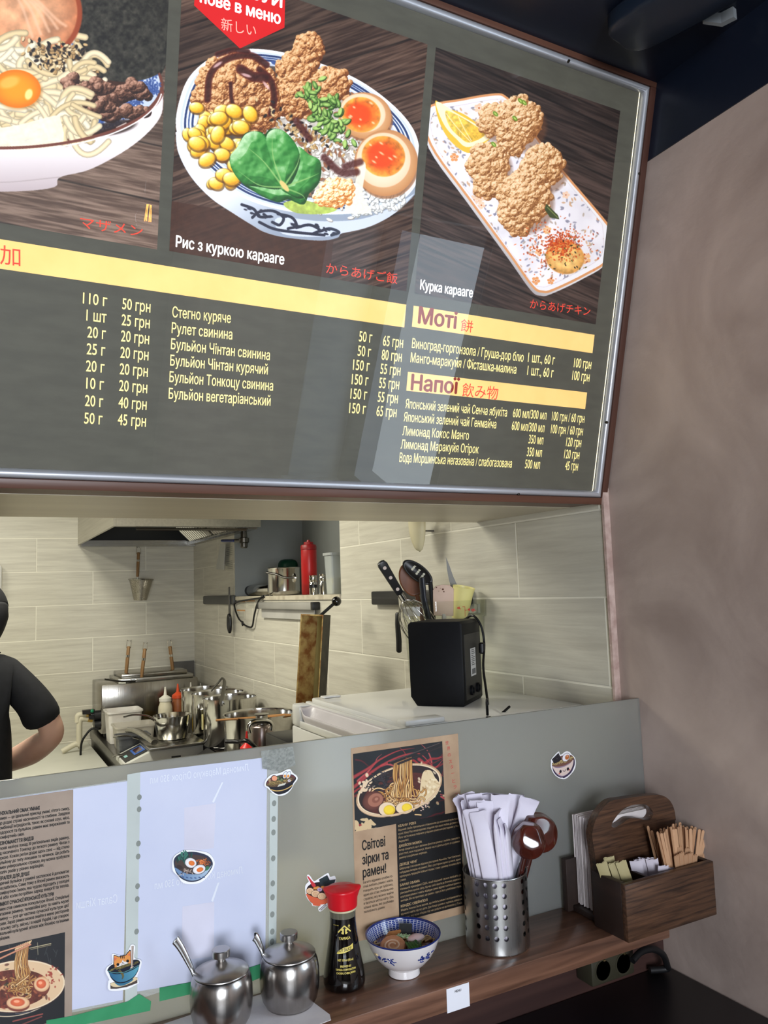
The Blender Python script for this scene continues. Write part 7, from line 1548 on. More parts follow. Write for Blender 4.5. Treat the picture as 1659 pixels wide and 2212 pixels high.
# walls of the trough; local x across, y towards the opening, z up
for nm_, a, b, m_ in (('trough_floor', (-w2*0.55, -dp, 0), (w2*0.55, -dp+th, L), m_floor),): MB().span(a, b).build(nm_, m_, t).matrix_local = Mz
for s_ in (-1, 1):
    o = MB().add([(s_*w2*0.55, -dp, 0), (s_*w2*0.55+s_*th, -dp, 0), (s_*(w2+th), 0, 0), (s_*w2, 0, 0), (s_*w2*0.55, -dp, L), (s_*w2*0.55+s_*th, -dp, L), (s_*(w2+th), 0, L), (s_*w2, 0, L)], [(3,2,1,0),(4,5,6,7),(0,1,5,4),(2,3,7,6),(1,2,6,5),(3,0,4,7)]).build('trough_side', m_bake, t); o.matrix_local = Mz
    if s_ > 0: o.data.materials.append(m_burnt); [setattr(p, 'material_index', 1) for p in o.data.polygons if p.normal.x > 0.5]
for z0, z1 in ((0, th), (L-th, L)): o = MB().add([(-w2*0.55, -dp, z0), (w2*0.55, -dp, z0), (w2, 0, z0), (-w2, 0, z0), (-w2*0.55, -dp, z1), (w2*0.55, -dp, z1), (w2, 0, z1), (-w2, 0, z1)], [(3,2,1,0),(4,5,6,7),(0,1,5,4),(1,2,6,5),(2,3,7,6),(3,0,4,7)]).build('trough_end', m_bake, t); o.matrix_local = Mz
a = on_y(694, 1328, 2.42)-t.location; b = on_y(727, 1299, 2.42)-t.location
MB().tube([a-(b-a)*0.2, b], 0.0055, 12).build('lever_rod', m_blk, t); MB().ball(b, 0.0165, 28, 16).build('lever_knob', mat('gloss_black', (10, 10, 12), 0.12, coat=0.5), t, smooth=60)

# ------------------------------------------------------------------ niche
NZ = NZ0+0.0045
def nat(px, py, x): p = on_x(px, py, x); return Vector((p.x, p.y, NZ))
c = nat(614, 1287, 1.285); r = 34*pxm(c)*1.02
t = thing('saucepan', 'shiny steel saucepan standing in the grey niche, handle towards the kitchen', 'saucepan', c)
MB().lathe([(0.0001, 0), (r*0.9, 0), (r*0.98, 0.006), (r, 0.02), (r, 0.122), (r*1.03, 0.125), (r*1.0, 0.128), (r*0.97, 0.122), (r*0.96, 0.01), (0.0001, 0.008)], 48).build('pan_body', m_pol, t, smooth=50)
h = on_x(577, 1237, c.x-r-0.08)-c; h0 = on_x(636, 1248, c.x-r*0.95)-c; MB().tube(smooth_path([h0, h0*0.75+h*0.25+Vector((-0.015, 0, -0.004)), h*0.6+h0*0.4, h], 6), 0.010, 12, flat=0.5).build('pan_handle', m_ssd, t, smooth=60)
MB().lathe([(0.020, 0), (0.018, 0.006), (0.0001, 0.008)], 20, Tr(*h0) @ Rot(-math.pi/2, 'Y')).build('handle_boss', m_pol, t)
c = nat(612, 1284, 1.47); t = thing('green_case', 'dark green plastic box standing behind the steel saucepan in the niche', 'box', c)
MB().span((-0.05, -0.115, 0), (0.05, 0.115, 0.185), bevel=0.03, seg=4).build('box_body', mat('dark_green_plastic', (18, 74, 54), 0.4), t); MB().span((-0.03, -0.05, 0.1855), (0.03, 0.05, 0.196), bevel=0.004).build('box_handle', mat('green_plastic', (22, 84, 60), 0.4), t)
def vessel(name, label, cat, c, prof, m, parts=()):
    t = thing(name, label, cat, c); MB().lathe(prof, 36).build('body', m, t, smooth=45)
    for nm_, pf, mm in parts: MB().lathe(pf, 36).build(nm_, mm, t, smooth=45)
    return t
c = nat(669, 1286, 1.30); r = 17*pxm(c); k = 1.0
vessel('red_squeeze_bottle', 'tall red squeeze bottle standing in the niche beside the saucepan', 'bottle', c, [(r*0.9, 0), (r, 0.004), (r, 0.19), (r*0.97, 0.194)], mat('red_plastic', (172, 26, 28), 0.35, rgb2=(160, 22, 24), scale=12),
       [('cap', [(r*1.02, 0.1945), (r*1.02, 0.210), (r*0.92, 0.216), (r*0.62, 0.218), (r*0.60, 0.228), (r*0.25, 0.229), (r*0.2, 0.237), (0.0001, 0.237)], mat('dark_red_plastic', (140, 20, 24), 0.4))])
for px, lab, x, hh in ((677, 'short steel shaker with a dark band, in front of the red squeeze bottle', 1.235, 0.078), (699, 'steel shaker right of the red squeeze bottle, next to the clear tub', 1.250, 0.082)):
    c = nat(px, 1287, x); r = 8.6*pxm(c)
    vessel('steel_shaker', lab, 'shaker', c, [(0.0001, 0), (r, 0), (r, hh*0.62), (r*0.92, hh*0.64), (r*0.92, hh*0.68), (r, hh*0.70), (r, hh*0.84), (r*0.9, hh*0.86), (r*0.9, hh*0.89), (r, hh*0.91), (r*0.96, hh), (0.0001, hh*1.01)], m_pol, [('band', [(r*1.02, hh*0.36), (r*1.02, hh*0.52)], m_blk)] if px < 680 else ())
c = nat(727, 1287, 1.255); t = thing('rice_tub', 'translucent lidded tub part-filled with pale grains at the right end of the niche', 'tub', c); m_tr = mat('translucent_plastic', (206, 212, 210), 0.3, alpha=0.40)
shell([(0.030, 0.010, 0), (0.036, 0.010, 0.150), (0.0348, 0.010, 0.150), (0.0290, 0.010, 0.003)]).build('tub_wall', m_tr, t, smooth=40); shell([(0.0285, 0.009, 0.0035), (0.0312, 0.009, 0.062), (0.0001, 0.00005, 0.066)]).build('grains', mat('pale_grain', (200, 194, 160), 0.7, rgb2=(186, 180, 146), scale=200), t)['kind'] = 'stuff'
shell([(0.0400, 0.010, 0.1505), (0.0405, 0.010, 0.160), (0.038, 0.010, 0.1605), (0.0001, 0.00005, 0.1605)]).build('tub_lid', mat('lid_plastic', (196, 200, 198), 0.3, alpha=0.7), t, smooth=40)
a, b = nat(537, 1286, 1.262), nat(590, 1286, 1.262); rr = 0.027; a.z = b.z = NZ+rr; d = (b-a).normalized()
t = thing('steel_flask', 'steel flask with a black cap lying on its side before the saucepan', 'flask', a)
MB().tube([d*0.05, d*0.052, b-a-d*0.003, b-a], [rr*0.93, rr, rr, rr*0.9], 24).build('flask_body', m_pol, t, smooth=50); MB().tube([Vector((0, 0, 0)), d*0.003, d*0.040, d*0.0495], [rr*0.85, rr*0.95, rr*0.95, rr*0.9], 24).build('flask_cap', m_blk, t, smooth=50)
c = nat(541, 1286, 1.43); t = thing('clear_box', 'big translucent plastic box at the left end of the niche', 'box', c)
MB().span((-0.055, -0.085, 0), (0.055, 0.085, 0.165), bevel=0.014).build('box_body', mat('cloudy_plastic', (206, 210, 216), 0.3, alpha=0.40), t)
pts = [on_x(588, 1287, 1.20), on_x(560, 1292, TILE_X-0.012), on_x(511, 1301, TILE_X-0.012), on_x(507, 1312, TILE_X-0.014), on_x(515, 1335, TILE_X-0.014), on_x(524, 1345, TILE_X-0.014), on_x(530, 1351, TILE_X-0.014), on_x(544, 1354, TILE_X-0.014), on_x(549, 1330, TILE_X-0.014), on_x(556, 1304, TILE_X-0.014), on_x(566, 1289, TILE_X-0.014), on_x(580, 1286, 1.21)]
o = MB().tube(smooth_path(pts, 8), 0.0042, 8).build('looped_cable', m_cab, None); tag(o, 'thin black cable hanging in a loop below the niche ledge', 'cable')
cc = on_x(524, 1347, TILE_X-0.022); MB().tube([cc+Vector((0, 0.010*math.cos(q), 0.010*math.sin(q))) for q in np.linspace(0, 6.283, 20)[:-1]], 0.003, 8, closed=True).build('cable_knot', m_cab, o)

# ------------------------------------------------------------------ range hood, worktop things
HX0, HX1, HY0, HY1, HZ = 0.530, TILE_X-0.001, 3.46, BACK_Y-0.001, 1.793
t = thing('range_hood', 'large stainless range hood with slanted grease filters in the kitchen corner', 'range hood', (HX0, HY0, HZ)); w, d = HX1-HX0, HY1-HY0
m_hood = steel('hood_steel', (196, 192, 180), 0.34, 'Y'); m_hin = mat('hood_inside', (46, 46, 43), 0.5, 0.4)
MB().span((0, 0, 0), (0.012, d, 0.46)).build('end_panel', m_hood, t); MB().span((0.0125, 0, 0), (w, 0.012, 0.46)).build('front_panel', m_hood, t)
MB().span((0.0125, 0.0125, 0), (w, 0.050, 0.022)).build('front_gutter', m_ss, t); MB().span((0.0125, d-0.05, -0.012), (w, d, 0.022)).build('rear_gutter', m_ss, t)
MB().span((w-0.045, 0.0505, -0.006), (w, d-0.0505, 0.014)).build('side_gutter', m_ss, t); MB().span((0.0125, 0.0125, 0.40), (w, d, 0.41)).build('hood_inside', m_hin, t)
MB().span((0.0130, d-0.006, 0.0225), (w, d-0.0005, 0.40)).build('hood_inside', m_hin, t)
for k in range(2):
    y0 = 0.10+k*0.52; f = MB().add([(w-0.05, y0, 0.016), (w-0.05, y0+0.50, 0.016), (w-0.34, y0+0.50, 0.30), (w-0.34, y0, 0.30), (w-0.03, y0, 0.03), (w-0.03, y0+0.50, 0.03), (w-0.32, y0+0.50, 0.314), (w-0.32, y0, 0.314)], [(0,1,2,3),(7,6,5,4),(0,4,5,1),(1,5,6,2),(2,6,7,3),(3,7,4,0)]).build('grease_filter', m_ssd, t)
    for j in range(12): y = y0+0.02+j*0.04; MB().tube([(w-0.060, y, 0.012), (w-0.345, y, 0.292)], 0.012, 8, flat=0.6).build('baffle', m_pol, f)
MB().tube([(0.10, 0.03, -0.010), (w-0.06, 0.03, -0.010)], 0.006, 8).build('front_rail', m_ssd, t)
m_mesh = bpy.data.materials.new('wire_mesh'); m_mesh.use_nodes = True
nt = m_mesh.node_tree; p = nt.nodes['Principled BSDF']; p.inputs['Metallic'].default_value = 1; p.inputs['Roughness'].default_value = 0.35; p.inputs['Base Color'].default_value = (0.45, 0.42, 0.36, 1)
tc = nt.nodes.new('ShaderNodeTexCoord'); ck = nt.nodes.new('ShaderNodeTexVoronoi'); ck.inputs['Scale'].default_value = 260; ck.feature = 'DISTANCE_TO_EDGE'; nt.links.new(tc.outputs['Object'], ck.inputs['Vector'])
mr = nt.nodes.new('ShaderNodeMapRange'); mr.inputs['From Min'].default_value = 0.10; mr.inputs['From Max'].default_value = 0.25; mr.inputs['To Min'].default_value = 1; mr.inputs['To Max'].default_value = 0.12; nt.links.new(ck.outputs['Distance'], mr.inputs['Value']); nt.links.new(mr.outputs[0], p.inputs['Alpha'])
m_hw = wood('handle_wood', (160, 124, 82), (112, 80, 48), 'Z', 2, 0.55); m_hook = steel('hook_wire', (190, 186, 176), 0.25)
def handle_parts(t, L, r=0.013):  # wooden handle along +z with ferrule and wire hook on top
    MB().tube([(0, 0, 0), (0, 0, 0.006), (0, 0, L*0.5), (0, 0, L-0.006), (0, 0, L)], [r*0.8, r*1.05, r*1.1, r*1.05, r*0.8], 14, flat=0.55).build('handle', m_hw, t, smooth=60)
    MB().tube([(0, 0, -0.03), (0, 0, 0.0)], 0.008, 10, flat=0.6).build('ferrule', m_pol, t)
    MB().tube([(0, 0, L*0.62), (0, 0, L*0.70)], r*1.16, 14, flat=0.58).build('wire_binding', m_pol, t)
    for s_ in (-1, 1): MB().tube([(s_*0.011, 0, L-0.01), (s_*0.011, 0, L+0.034), (s_*0.005, 0, L+0.026), (s_*0.003, 0, L+0.032)], 0.0018, 6).build('wire_hook', m_hook, t)
c = on_y(297, 1246, 4.682); t = thing('noodle_strainer', 'noodle strainer with wire basket hanging from the hood before the back wall', 'strainer', c); top = Vector((0, 0, 1.7805-c.z-0.014)); t.rotation_euler = (0, 0.04, 0)
handle_parts(t, top.z-0.02, 0.014)
b = on_y(305, 1252, 4.63)-c; R0 = 25*pxm(c)
bk = MB().lathe([(R0*0.52, -0.118), (R0*0.6, -0.10), (R0*0.98, 0)], 40, Tr(*b), cap=False); bk.lathe([(0.0001, -0.120), (R0*0.52, -0.118)], 40, Tr(*b), cap=False); bk.build('wire_basket', m_mesh, t, smooth=50)
MB().tube([(b.x+R0*math.cos(q), b.y+R0*math.sin(q), b.z) for q in np.linspace(0, 6.283, 41)[:-1]], 0.004, 8, closed=True).build('basket_rim', m_ss, t)
MB().tube([(0, 0, -0.02), (0, -0.01, -0.03), tuple(b+Vector((-0.006, R0, 0)))], 0.005, 8).build('basket_arm', m_ss, t)
o = MB().span((-0.09, -0.05, 0), (0.085, 0, 0.20), bevel=0.02, seg=3).build('wall_dispenser', m_white, None, loc=(0.060, BACK_Y-0.001, on_y(0, 1300, 4.66).z)); tag(o, 'white plastic dispenser on the back wall behind the black cap', 'dispenser')

# noodle boiler
B0_ = Vector((0.608, 4.350, WORK_Z+0.022)); bw, bd_, bh = 0.505, 0.34, 0.250
m_boil = steel('boiler_steel', (150, 146, 138), 0.20, 'Z', 10)
t = thing('noodle_boiler', 'stainless steel noodle boiler box in the corner of the worktop', 'noodle boiler', B0_)
MB().span((0, 0, 0), (bw, bd_, bh), bevel=0.004).build('boiler_body', m_boil, t)
for x in (0.03, bw-0.03):
    for y in (0.03, bd_-0.03): MB().lathe([(0.014, -0.0215), (0.014, 0)], 14, Tr(x, y, 0)).build('foot', m_blk, t)
MB().span((0.085, 0.015, bh+0.0003), (bw-0.02, bd_-0.03, bh+0.022), bevel=0.003).build('lid_frame', m_ss, t); MB().span((0.105, 0.03, bh+0.0225), (bw-0.05, bd_-0.05, bh+0.045), bevel=0.004).build('lid', m_boil, t)
MB().tube([(0.015, -0.004, bh+0.03), (0.10, -0.010, bh+0.012), (0.17, -0.006, bh+0.006)], 0.010, 8, flat=0.5).build('lid_lever', m_ssd, t); MB().tube([(0.085, -0.012, bh+0.006), (0.12, -0.012, bh+0.004)], 0.006, 8).build('lever_tip', m_cream, t)
for x in (0.15, 0.18): MB().lathe([(0.006, 0), (0.005, 0.004), (0.0001, 0.005)], 12, Tr(x, 0.0145, bh+0.012) @ Rot(math.pi/2, 'X')).build('screw', m_pol, t)
o = MB().span((0, 0, 0), (0.13, 0.012, 0.30)).build('steel_splash_plate', m_ssd, None, loc=(1.0, 4.690, WORK_Z+0.07)); o.location = (1.05, 4.695, WORK_Z+0.0005+0.0); o.scale = (1, 1, 1.12); tag(o, 'grey steel plate standing upright behind the noodle boiler', 'plate')
ca_ = mat('pale_pipe', (206, 200, 178), 0.5, rgb2=(198, 192, 170)); m_green = mat('green_knob', (30, 130, 90), 0.35); m_brs = mat('brass_fitting', (196, 164, 96), 0.3, 1.0)
t = thing('water_pipes', 'cream water pipes with black and green taps at the left side of the noodle boiler', 'pipes', (0.5, 4.45, 0.80))
def wp(px, py, y=4.42): return on_y(px, py, y)-t.location
for nm_, q in (('pipe', [(186, 1543), (172, 1544), (168, 1548), (168, 1560)]), ('pipe', [(190, 1553), (178, 1553), (172, 1558), (171, 1606), (169, 1612)]), ('pipe', [(169, 1608), (160, 1609), (134, 1624)])): MB().tube(smooth_path([wp(*a) for a in q], 5), 0.0145, 14).build(nm_, ca_, t, smooth=60)
for a, b in (((186, 1543), (195, 1543)), ((190, 1553), (200, 1554))): MB().tube([wp(*a), wp(*b)], 0.016, 8).build('brass_nut', m_brs, t); MB().tube([wp(*b), wp(b[0]+16, b[1])], 0.013, 12).build('tap_body', m_ss, t)
for px, py in ((191, 1538), (205, 1549)): MB().span((-0.030, -0.015, -0.008), (0.030, 0.015, 0.012), M=None).build('tap_lever', m_blk, t).location = wp(px, py, 4.40)
for px, py in ((199, 1536), (213, 1550)): MB().ball((0, 0, 0), 0.009, 14, 8).build('tap_knob', m_green, t).location = wp(px, py, 4.38)
for px, py in ((212, 1545), (212, 1566)): MB().lathe([(0.026, -0.02), (0.026, 0.02)], 16, Rot(math.pi/2, 'Y')).build('flange', m_blk, t).location = wp(px, py, 4.39)
pts = [on_y(*a, 4.32) for a in ((213, 1576), (199, 1574), (186, 1587), (176, 1606), (174, 1640), (176, 1664))]
o = MB().tube(smooth_path(pts, 8), 0.0055, 8).build('boiler_cable', m_cab, None); tag(o, 'black cable drooping beside the cream water pipes', 'cable')
for px0, py0, px1, py1, yy, lab in ((272, 1458, 278, 1396, 4.44, 'leftmost noodle basket handle standing in the boiler lid'), (305, 1468, 313, 1401, 4.385, 'middle noodle basket handle in the boiler lid, leaning right'), (374, 1454, 367, 1396, 4.44, 'rightmost noodle basket handle in the boiler lid, dark spotted')):
    a, b = on_y(px0, py0, yy), on_y(px1, py1, yy); t = thing('noodle_basket', lab, 'noodle basket', a, group='noodle basket handles in the boiler'); t.rotation_euler = (b-a).to_track_quat('Z', 'Y').to_euler(); t.rotation_euler = Euler((0, math.atan2((b-a).x, (b-a).z), 0)); handle_parts(t, (b-a).length, 0.0155)

def spot(px, py, z): return on_z(px, py, z)
def centred(pxl, pxr, pyb, z):    # centre and radius of a round thing whose nearest base point shows at pyb
    c = on_z((pxl+pxr)/2, pyb, z); 
    for _ in range(4): r = (pxr-pxl)/2*pxm(c); q = on_z((pxl+pxr)/2, pyb, z); h = Vector((q.x, q.y, 0)).normalized(); c = q+h*r
    return c, r
def stockpot(pxl, pxr, x, y, h, label, nm='stock_pot', base=0.0):
    c = Vector((x, y, WORK_Z+0.0006+base)); h -= base; r = (pxr-pxl)/2*pxm(c+Vector((0, 0, h))); t = thing(nm, label, 'pot', c)
    MB().lathe([(0.0001, 0), (r*0.97, 0), (r, 0.006), (r, h-0.003), (r*1.035, h-0.002), (r*1.035, h+0.002), (r*0.985, h+0.001), (r*0.975, h-0.006), (r*0.97, 0.02), (0.0001, 0.018)], 56).build('pot_wall', m_pol, t, smooth=50)
    return t, c, r
def xat(px, py, y): return on_y(px, py, y).x
for pxl, pxr, py, yy, lab in ((398, 497, 1487, 3.985, 'rear tall steel stock pot, closest to the noodle boiler'), (417, 527, 1495, 3.725, 'middle tall steel stock pot with a yellow label, between two others'), (440, 553, 1506, 3.480, 'front tall steel stock pot with tongs over its rim')):
    p = on_y((pxl+pxr)/2, py, yy); x = min(p.x, TILE_X-0.012-(pxr-pxl)/2*pxm(p)*1.04); q = stockpot(pxl, pxr, x, yy, p.z-WORK_Z, lab, base=0.061 if yy == 3.48 else 0.0)
    if yy == 3.725: MB().prism([(-0.016, -0.035), (0.016, -0.035), (0.016, 0.035), (-0.016, 0.035)], 0, 0.001, Tr(q[2]*-0.72, -q[2]*0.70, q[1].z*0+0.14) @ Rot(-0.8, 'Z') @ Rot(math.pi/2, 'X')).build('pot_label', mat('yellow_label', (206, 196, 140), 0.6), q[0])
    if yy == 3.48: tp_ = q
p = on_y(560, 1541, 3.05); qb = stockpot(486, 636, min(p.x, 1.035), 3.05, p.z-WORK_Z, 'wide low steel pot under the long wooden spatula', 'wide_pot')
for s_ in (-1, 1): MB().tube(smooth_path([(-0.06*s_, s_*qb[2]*0.99, 0.16), (-0.05*s_, s_*(qb[2]+0.035), 0.17), (0.05*s_, s_*(qb[2]+0.035), 0.17), (0.06*s_, s_*qb[2]*0.99, 0.16)], 5), 0.005, 8).build('pot_handle', m_ss, qb[0])
# tongs over the front pot
c = on_y(474, 1500, 3.50); a = on_y(480, 1464, 3.52); t = thing('steel_tongs', 'steel tongs hooked over the rim of the front stock pot', 'tongs', c)
for s_, e in ((-1, (458, 1490)), (1, (477, 1522))): b = on_y(*e, 3.36 if s_ > 0 else 3.58); MB().tube(smooth_path([a-c, (a-c)*0.7+Vector((0.012*s_, 0.01*-s_, 0)), b-c], 6), 0.011, 10, flat=0.35).build('tong_arm', m_ssd, t)
# spatula, kettle, sauce nozzle, pan handle
a, b = on_y(466, 1556, 2.99), on_y(628, 1545, 2.93); zz = qb[1].z+ (on_y(560, 1541, 3.05).z-WORK_Z)+0.004
o = MB().tube([a-a, (b-a)*0.3, (b-a)*0.6, (b-a)*0.75, (b-a)*0.9, b-a], [0.009, 0.010, 0.011, 0.016, 0.018, 0.012], 12, flat=0.45).build('wooden_spatula', wood('spatula_wood', (176, 128, 78), (140, 96, 54), 'X', 2, 0.5), None, smooth=60, loc=a); tag(o, 'long wooden spatula lying across the rim of the wide steel pot', 'spatula')
p = on_y(566, 1600, 2.82); r = 26*pxm(p); t = thing('steel_kettle', 'small brushed steel kettle with a thick handle in front of the wide pot', 'kettle', (p.x, 2.82, WORK_Z+0.0006)); zt = on_y(566, 1566, 2.82).z-WORK_Z
MB().lathe([(0.0001, 0), (r*1.05, 0), (r*1.08, 0.01), (r*0.98, zt*0.75), (r*0.90, zt*0.97), (r*0.80, zt), (0.0001, zt+0.006)], 40).build('kettle_body', steel('brushed_kettle', (150, 138, 134), 0.3, 'Z'), t, smooth=50)
q = [on_y(*a, 2.76)-Vector((p.x, 2.82, WORK_Z)) for a in ((540, 1583), (538, 1570), (545, 1561), (560, 1558), (578, 1559), (586, 1566), (585, 1578))]
MB().tube(smooth_path(q, 6), 0.0095, 12).build('kettle_handle', m_pol, t, smooth=60); MB().lathe([(r*0.55, zt+0.004), (r*0.5, zt+0.035), (r*0.62, zt+0.04), (0.0001, zt+0.042)], 28).build('kettle_lid', m_ss, t)
def squeeze(px, pyb_, y, rpx, zt_px, lab, body, cap, fill=None, ff=0.5, tip=None):
    p = on_y(px, zt_px, y); r = rpx*pxm(p); H = p.z-WORK_Z; t = thing('squeeze_bottle', lab, 'bottle', (p.x, y, WORK_Z+0.0006), group='squeeze bottles on the worktop'); b = H*0.72
    MB().lathe([(0.0001, 0), (r*0.95, 0), (r, 0.006), (r, b*0.78), (r*0.96, b*0.86), (r*0.8, b*0.94), (r*0.78, b)], 28).build('bottle_body', body, t, smooth=50)
    if fill: MB().lathe([(r*1.004, 0.004), (r*1.006, b*ff), (r*1.004, b*ff+0.001)], 28, cap=False).build('sauce', fill, t, smooth=50)
    MB().lathe([(r*0.86, b), (r*0.86, b+H*0.06), (r*0.55, b+H*0.09), (r*0.24, b+H*0.12), (r*0.10, H), (0.0001, H)], 24).build('nozzle_cap', cap, t, smooth=40)
m_nat = mat('milky_plastic', (224, 216, 188), 0.4, alpha=0.92); m_ylw = mat('mustard_yellow', (216, 176, 46), 0.4, alpha=1)
squeeze(357, 0, 4.16, 15, 1484, 'milky squeeze bottle with yellow sauce in front of the boiler', m_nat, mat('white_cap', (226, 222, 208), 0.4), m_ylw, 0.42)
squeeze(384, 0, 4.20, 14.5, 1477, 'brown squeeze bottle with an orange-red nozzle in front of the boiler', mat('brown_sauce_plastic', (150, 88, 52), 0.4), mat('orange_cap', (214, 82, 44), 0.4), mat('dark_sauce', (84, 50, 34), 0.4), 0.5)
squeeze(412, 0, 4.30, 11, 1474, 'squeeze bottle with only its white nozzle showing over the rear pot, left one', m_nat, mat('white_cap2', (222, 218, 206), 0.4)); squeeze(433, 0, 4.52, 10, 1476, 'squeeze bottle with only its white nozzle showing near the corner, right one', m_nat, bpy.data.materials['white_cap2'])
squeeze(533, 0, 2.70, 17, 1580, 'squeeze bottle with a bright red nozzle cap before the steel kettle', mat('clear_sauce_bottle', (196, 60, 50), 0.4), mat('red_nozzle', (214, 34, 30), 0.35))
a, b = on_y(490, 1602, 2.66), on_y(545, 1608, 2.58); t = thing('frying_pan', 'frying pan of which mainly the black handle shows above the glass edge', 'pan', (1.065, 2.65, WORK_Z+0.06)); L0 = t.location
MB().tube(smooth_path([a-L0, (a+b)/2-L0+Vector((0, 0, 0.004)), b-L0, Vector((-0.085, 0.0, 0.0))], 5), 0.012, 10, flat=0.6).build('pan_handle', mat('pan_handle_black', (18, 18, 20), 0.3), t, smooth=60); MB().lathe([(0.0001, -0.0595), (0.07, -0.0595), (0.088, -0.005), (0.090, 0), (0.086, -0.004), (0.068, -0.055), (0.0001, -0.055)], 40).build('pan_body', m_ssd, t, smooth=50)
# tubs
def tub(px0, px1, pyt, y, dep, H, lab, m, mrim, fill=None):
    a, b = on_y(px0, pyt, y), on_y(px1, pyt, y); w = b.x-a.x; z0 = a.z-H; t = thing('food_tub', lab, 'tub', ((a.x+b.x)/2, y+dep/2, WORK_Z+0.0006)); H = a.z-WORK_Z
    vs = []; prof = [(0.86, 0), (0.97, H-0.010), (1.04, H-0.009), (1.04, H), (0.98, H-0.001), (0.94, H-0.012), (0.83, 0.004)]; mb = MB(); n = 28
    for f, z in prof: vs += [(x*w/2*f/1.0, yy*dep/2*f, z) for x, yy, _ in rsq(1, 0.22, 0)]
    mb.add(vs, [(i*n+k, i*n+(k+1) % n, (i+1)*n+(k+1) % n, (i+1)*n+k) for i in range(len(prof)-1) for k in range(n)]+[tuple(range(n-1, -1, -1)), tuple((len(prof)-1)*n+k for k in range(n))]).build('tub_wall', m, t, smooth=40)
    if fill: 
        v2 = [(x*w/2*0.9, yy*dep/2*0.9, z) for z in (0.005, H*0.55) for x, yy, _ in rsq(1, 0.22, 0)]; MB().add(v2, [(k, (k+1) % n, n+(k+1) % n, n+k) for k in range(n)]+[tuple(n+k for k in range(n))]).build('tub_fill', fill, t)
m_wt = mat('white_tub', (216, 214, 208), 0.4, rgb2=(204, 198, 190), scale=14); m_ct = mat('clear_tub', (206, 200, 186), 0.3, alpha=0.55)
tub(234, 309, 1540, 4.14, 0.16, 0.12, 'white plastic tub with smears, standing against the boiler', m_wt, m_wt)
tub(251, 337, 1572, 3.94, 0.15, 0.08, 'clear shallow tub behind the scale, next to the white tub', m_ct, m_ct)
tub(256, 326, 1594, 3.77, 0.12, 0.05, 'dark-filled clear tub left of the scale', mat('smoky_tub', (90, 92, 96), 0.25, alpha=0.75), m_ct, mat('dark_fill', (26, 28, 34), 0.3))
# kitchen scale with pan
P0 = on_y(345, 1612, 3.62); t = thing('kitchen_scale', 'white kitchen scale with a blue display carrying a small steel pan', 'scale', (P0.x, 3.62, WORK_Z+0.0006)); S0 = t.location
m_sw = mat('scale_white', (198, 198, 192), 0.4, rgb2=(190, 190, 184)); zp = on_y(345, 1600, 3.62).z-WORK_Z-0.004
MB().prism([(-0.165, 0), (0.17, 0), (0.17, zp*0.78), (-0.035, zp*0.78), (-0.060, zp*0.75), (-0.165, zp*0.22)], -0.10, 0.14, Rot(math.pi/2, 'X') @ Matrix.Diagonal((1, 1, -1, 1)), bevel=0.006).build('scale_body', m_sw, t)
n0 = Vector((-0.165, 0, zp*0.22)); n1 = Vector((-0.060, 0, zp*0.75)); sl = (n1-n0).normalized(); up_ = Vector((-sl.z, 0, sl.x))
Ms = Matrix(((sl.x, 0, up_.x, n0.x), (0, -1, 0, 0), (sl.z, 0, up_.z, n0.z), (0, 0, 0, 1))); Ls = (n1-n0).length
e = MB().span((Ls*0.06, -0.105, 0.0005), (Ls*0.95, 0.072, 0.003), M=None).build('control_panel', m_dev2, t); e.matrix_local = Ms
e = MB().span((Ls*0.48, -0.075, 0.0035), (Ls*0.92, 0.040, 0.005)).build('display_frame', mat('display_blue', (52, 96, 178), 0.3), t); e.matrix_local = Ms
e = MB().span((Ls*0.56, -0.058, 0.0055), (Ls*0.84, 0.022, 0.006)).build('display', mat('display_dark', (60, 26, 26), 0.2), t); e.matrix_local = Ms
e = MB().span((Ls*0.16, -0.035, 0.0035), (Ls*0.28, 0.005, 0.0045)).build('button', mat('button_teal', (150, 200, 196), 0.4), t); e.matrix_local = Ms
MB().span((-0.070, -0.13, zp-0.012), (0.175, 0.13, zp), bevel=0.004).build('weighing_plate', m_ss, t); MB().span((-0.02, -0.10, zp*0.785), (0.12, 0.10, zp-0.0125)).build('plate_support', m_blk, t)
MB().span((0.02, -0.1415, zp*0.30), (0.06, -0.1402, zp*0.46)).build('side_switch', m_blk, t)
c = on_y(372, 1580, 3.66); c = Vector((c.x, 3.66, WORK_Z+zp+0.0012)); r = 39*pxm(c); zt = on_y(372, 1545, 3.66).z-c.z
t = thing('small_pan', 'small steel pan with a long flat handle standing on the kitchen scale', 'saucepan', c)
MB().lathe([(0.0001, 0), (r*0.74, 0), (r*0.80, 0.004), (r*0.96, zt*0.8), (r, zt), (r*1.05, zt+0.002), (r*1.0, zt+0.003), (r*0.92, zt*0.8), (r*0.76, 0.006), (0.0001, 0.005)], 48).build('pan_body', m_pol, t, smooth=50)
q = [on_y(*a, 3.62)-c for a in ((336, 1556), (318, 1546), (290, 1544), (266, 1549))]; MB().tube(smooth_path(q, 6), 0.011, 10, flat=0.35).build('pan_handle', m_pol, t, smooth=60)
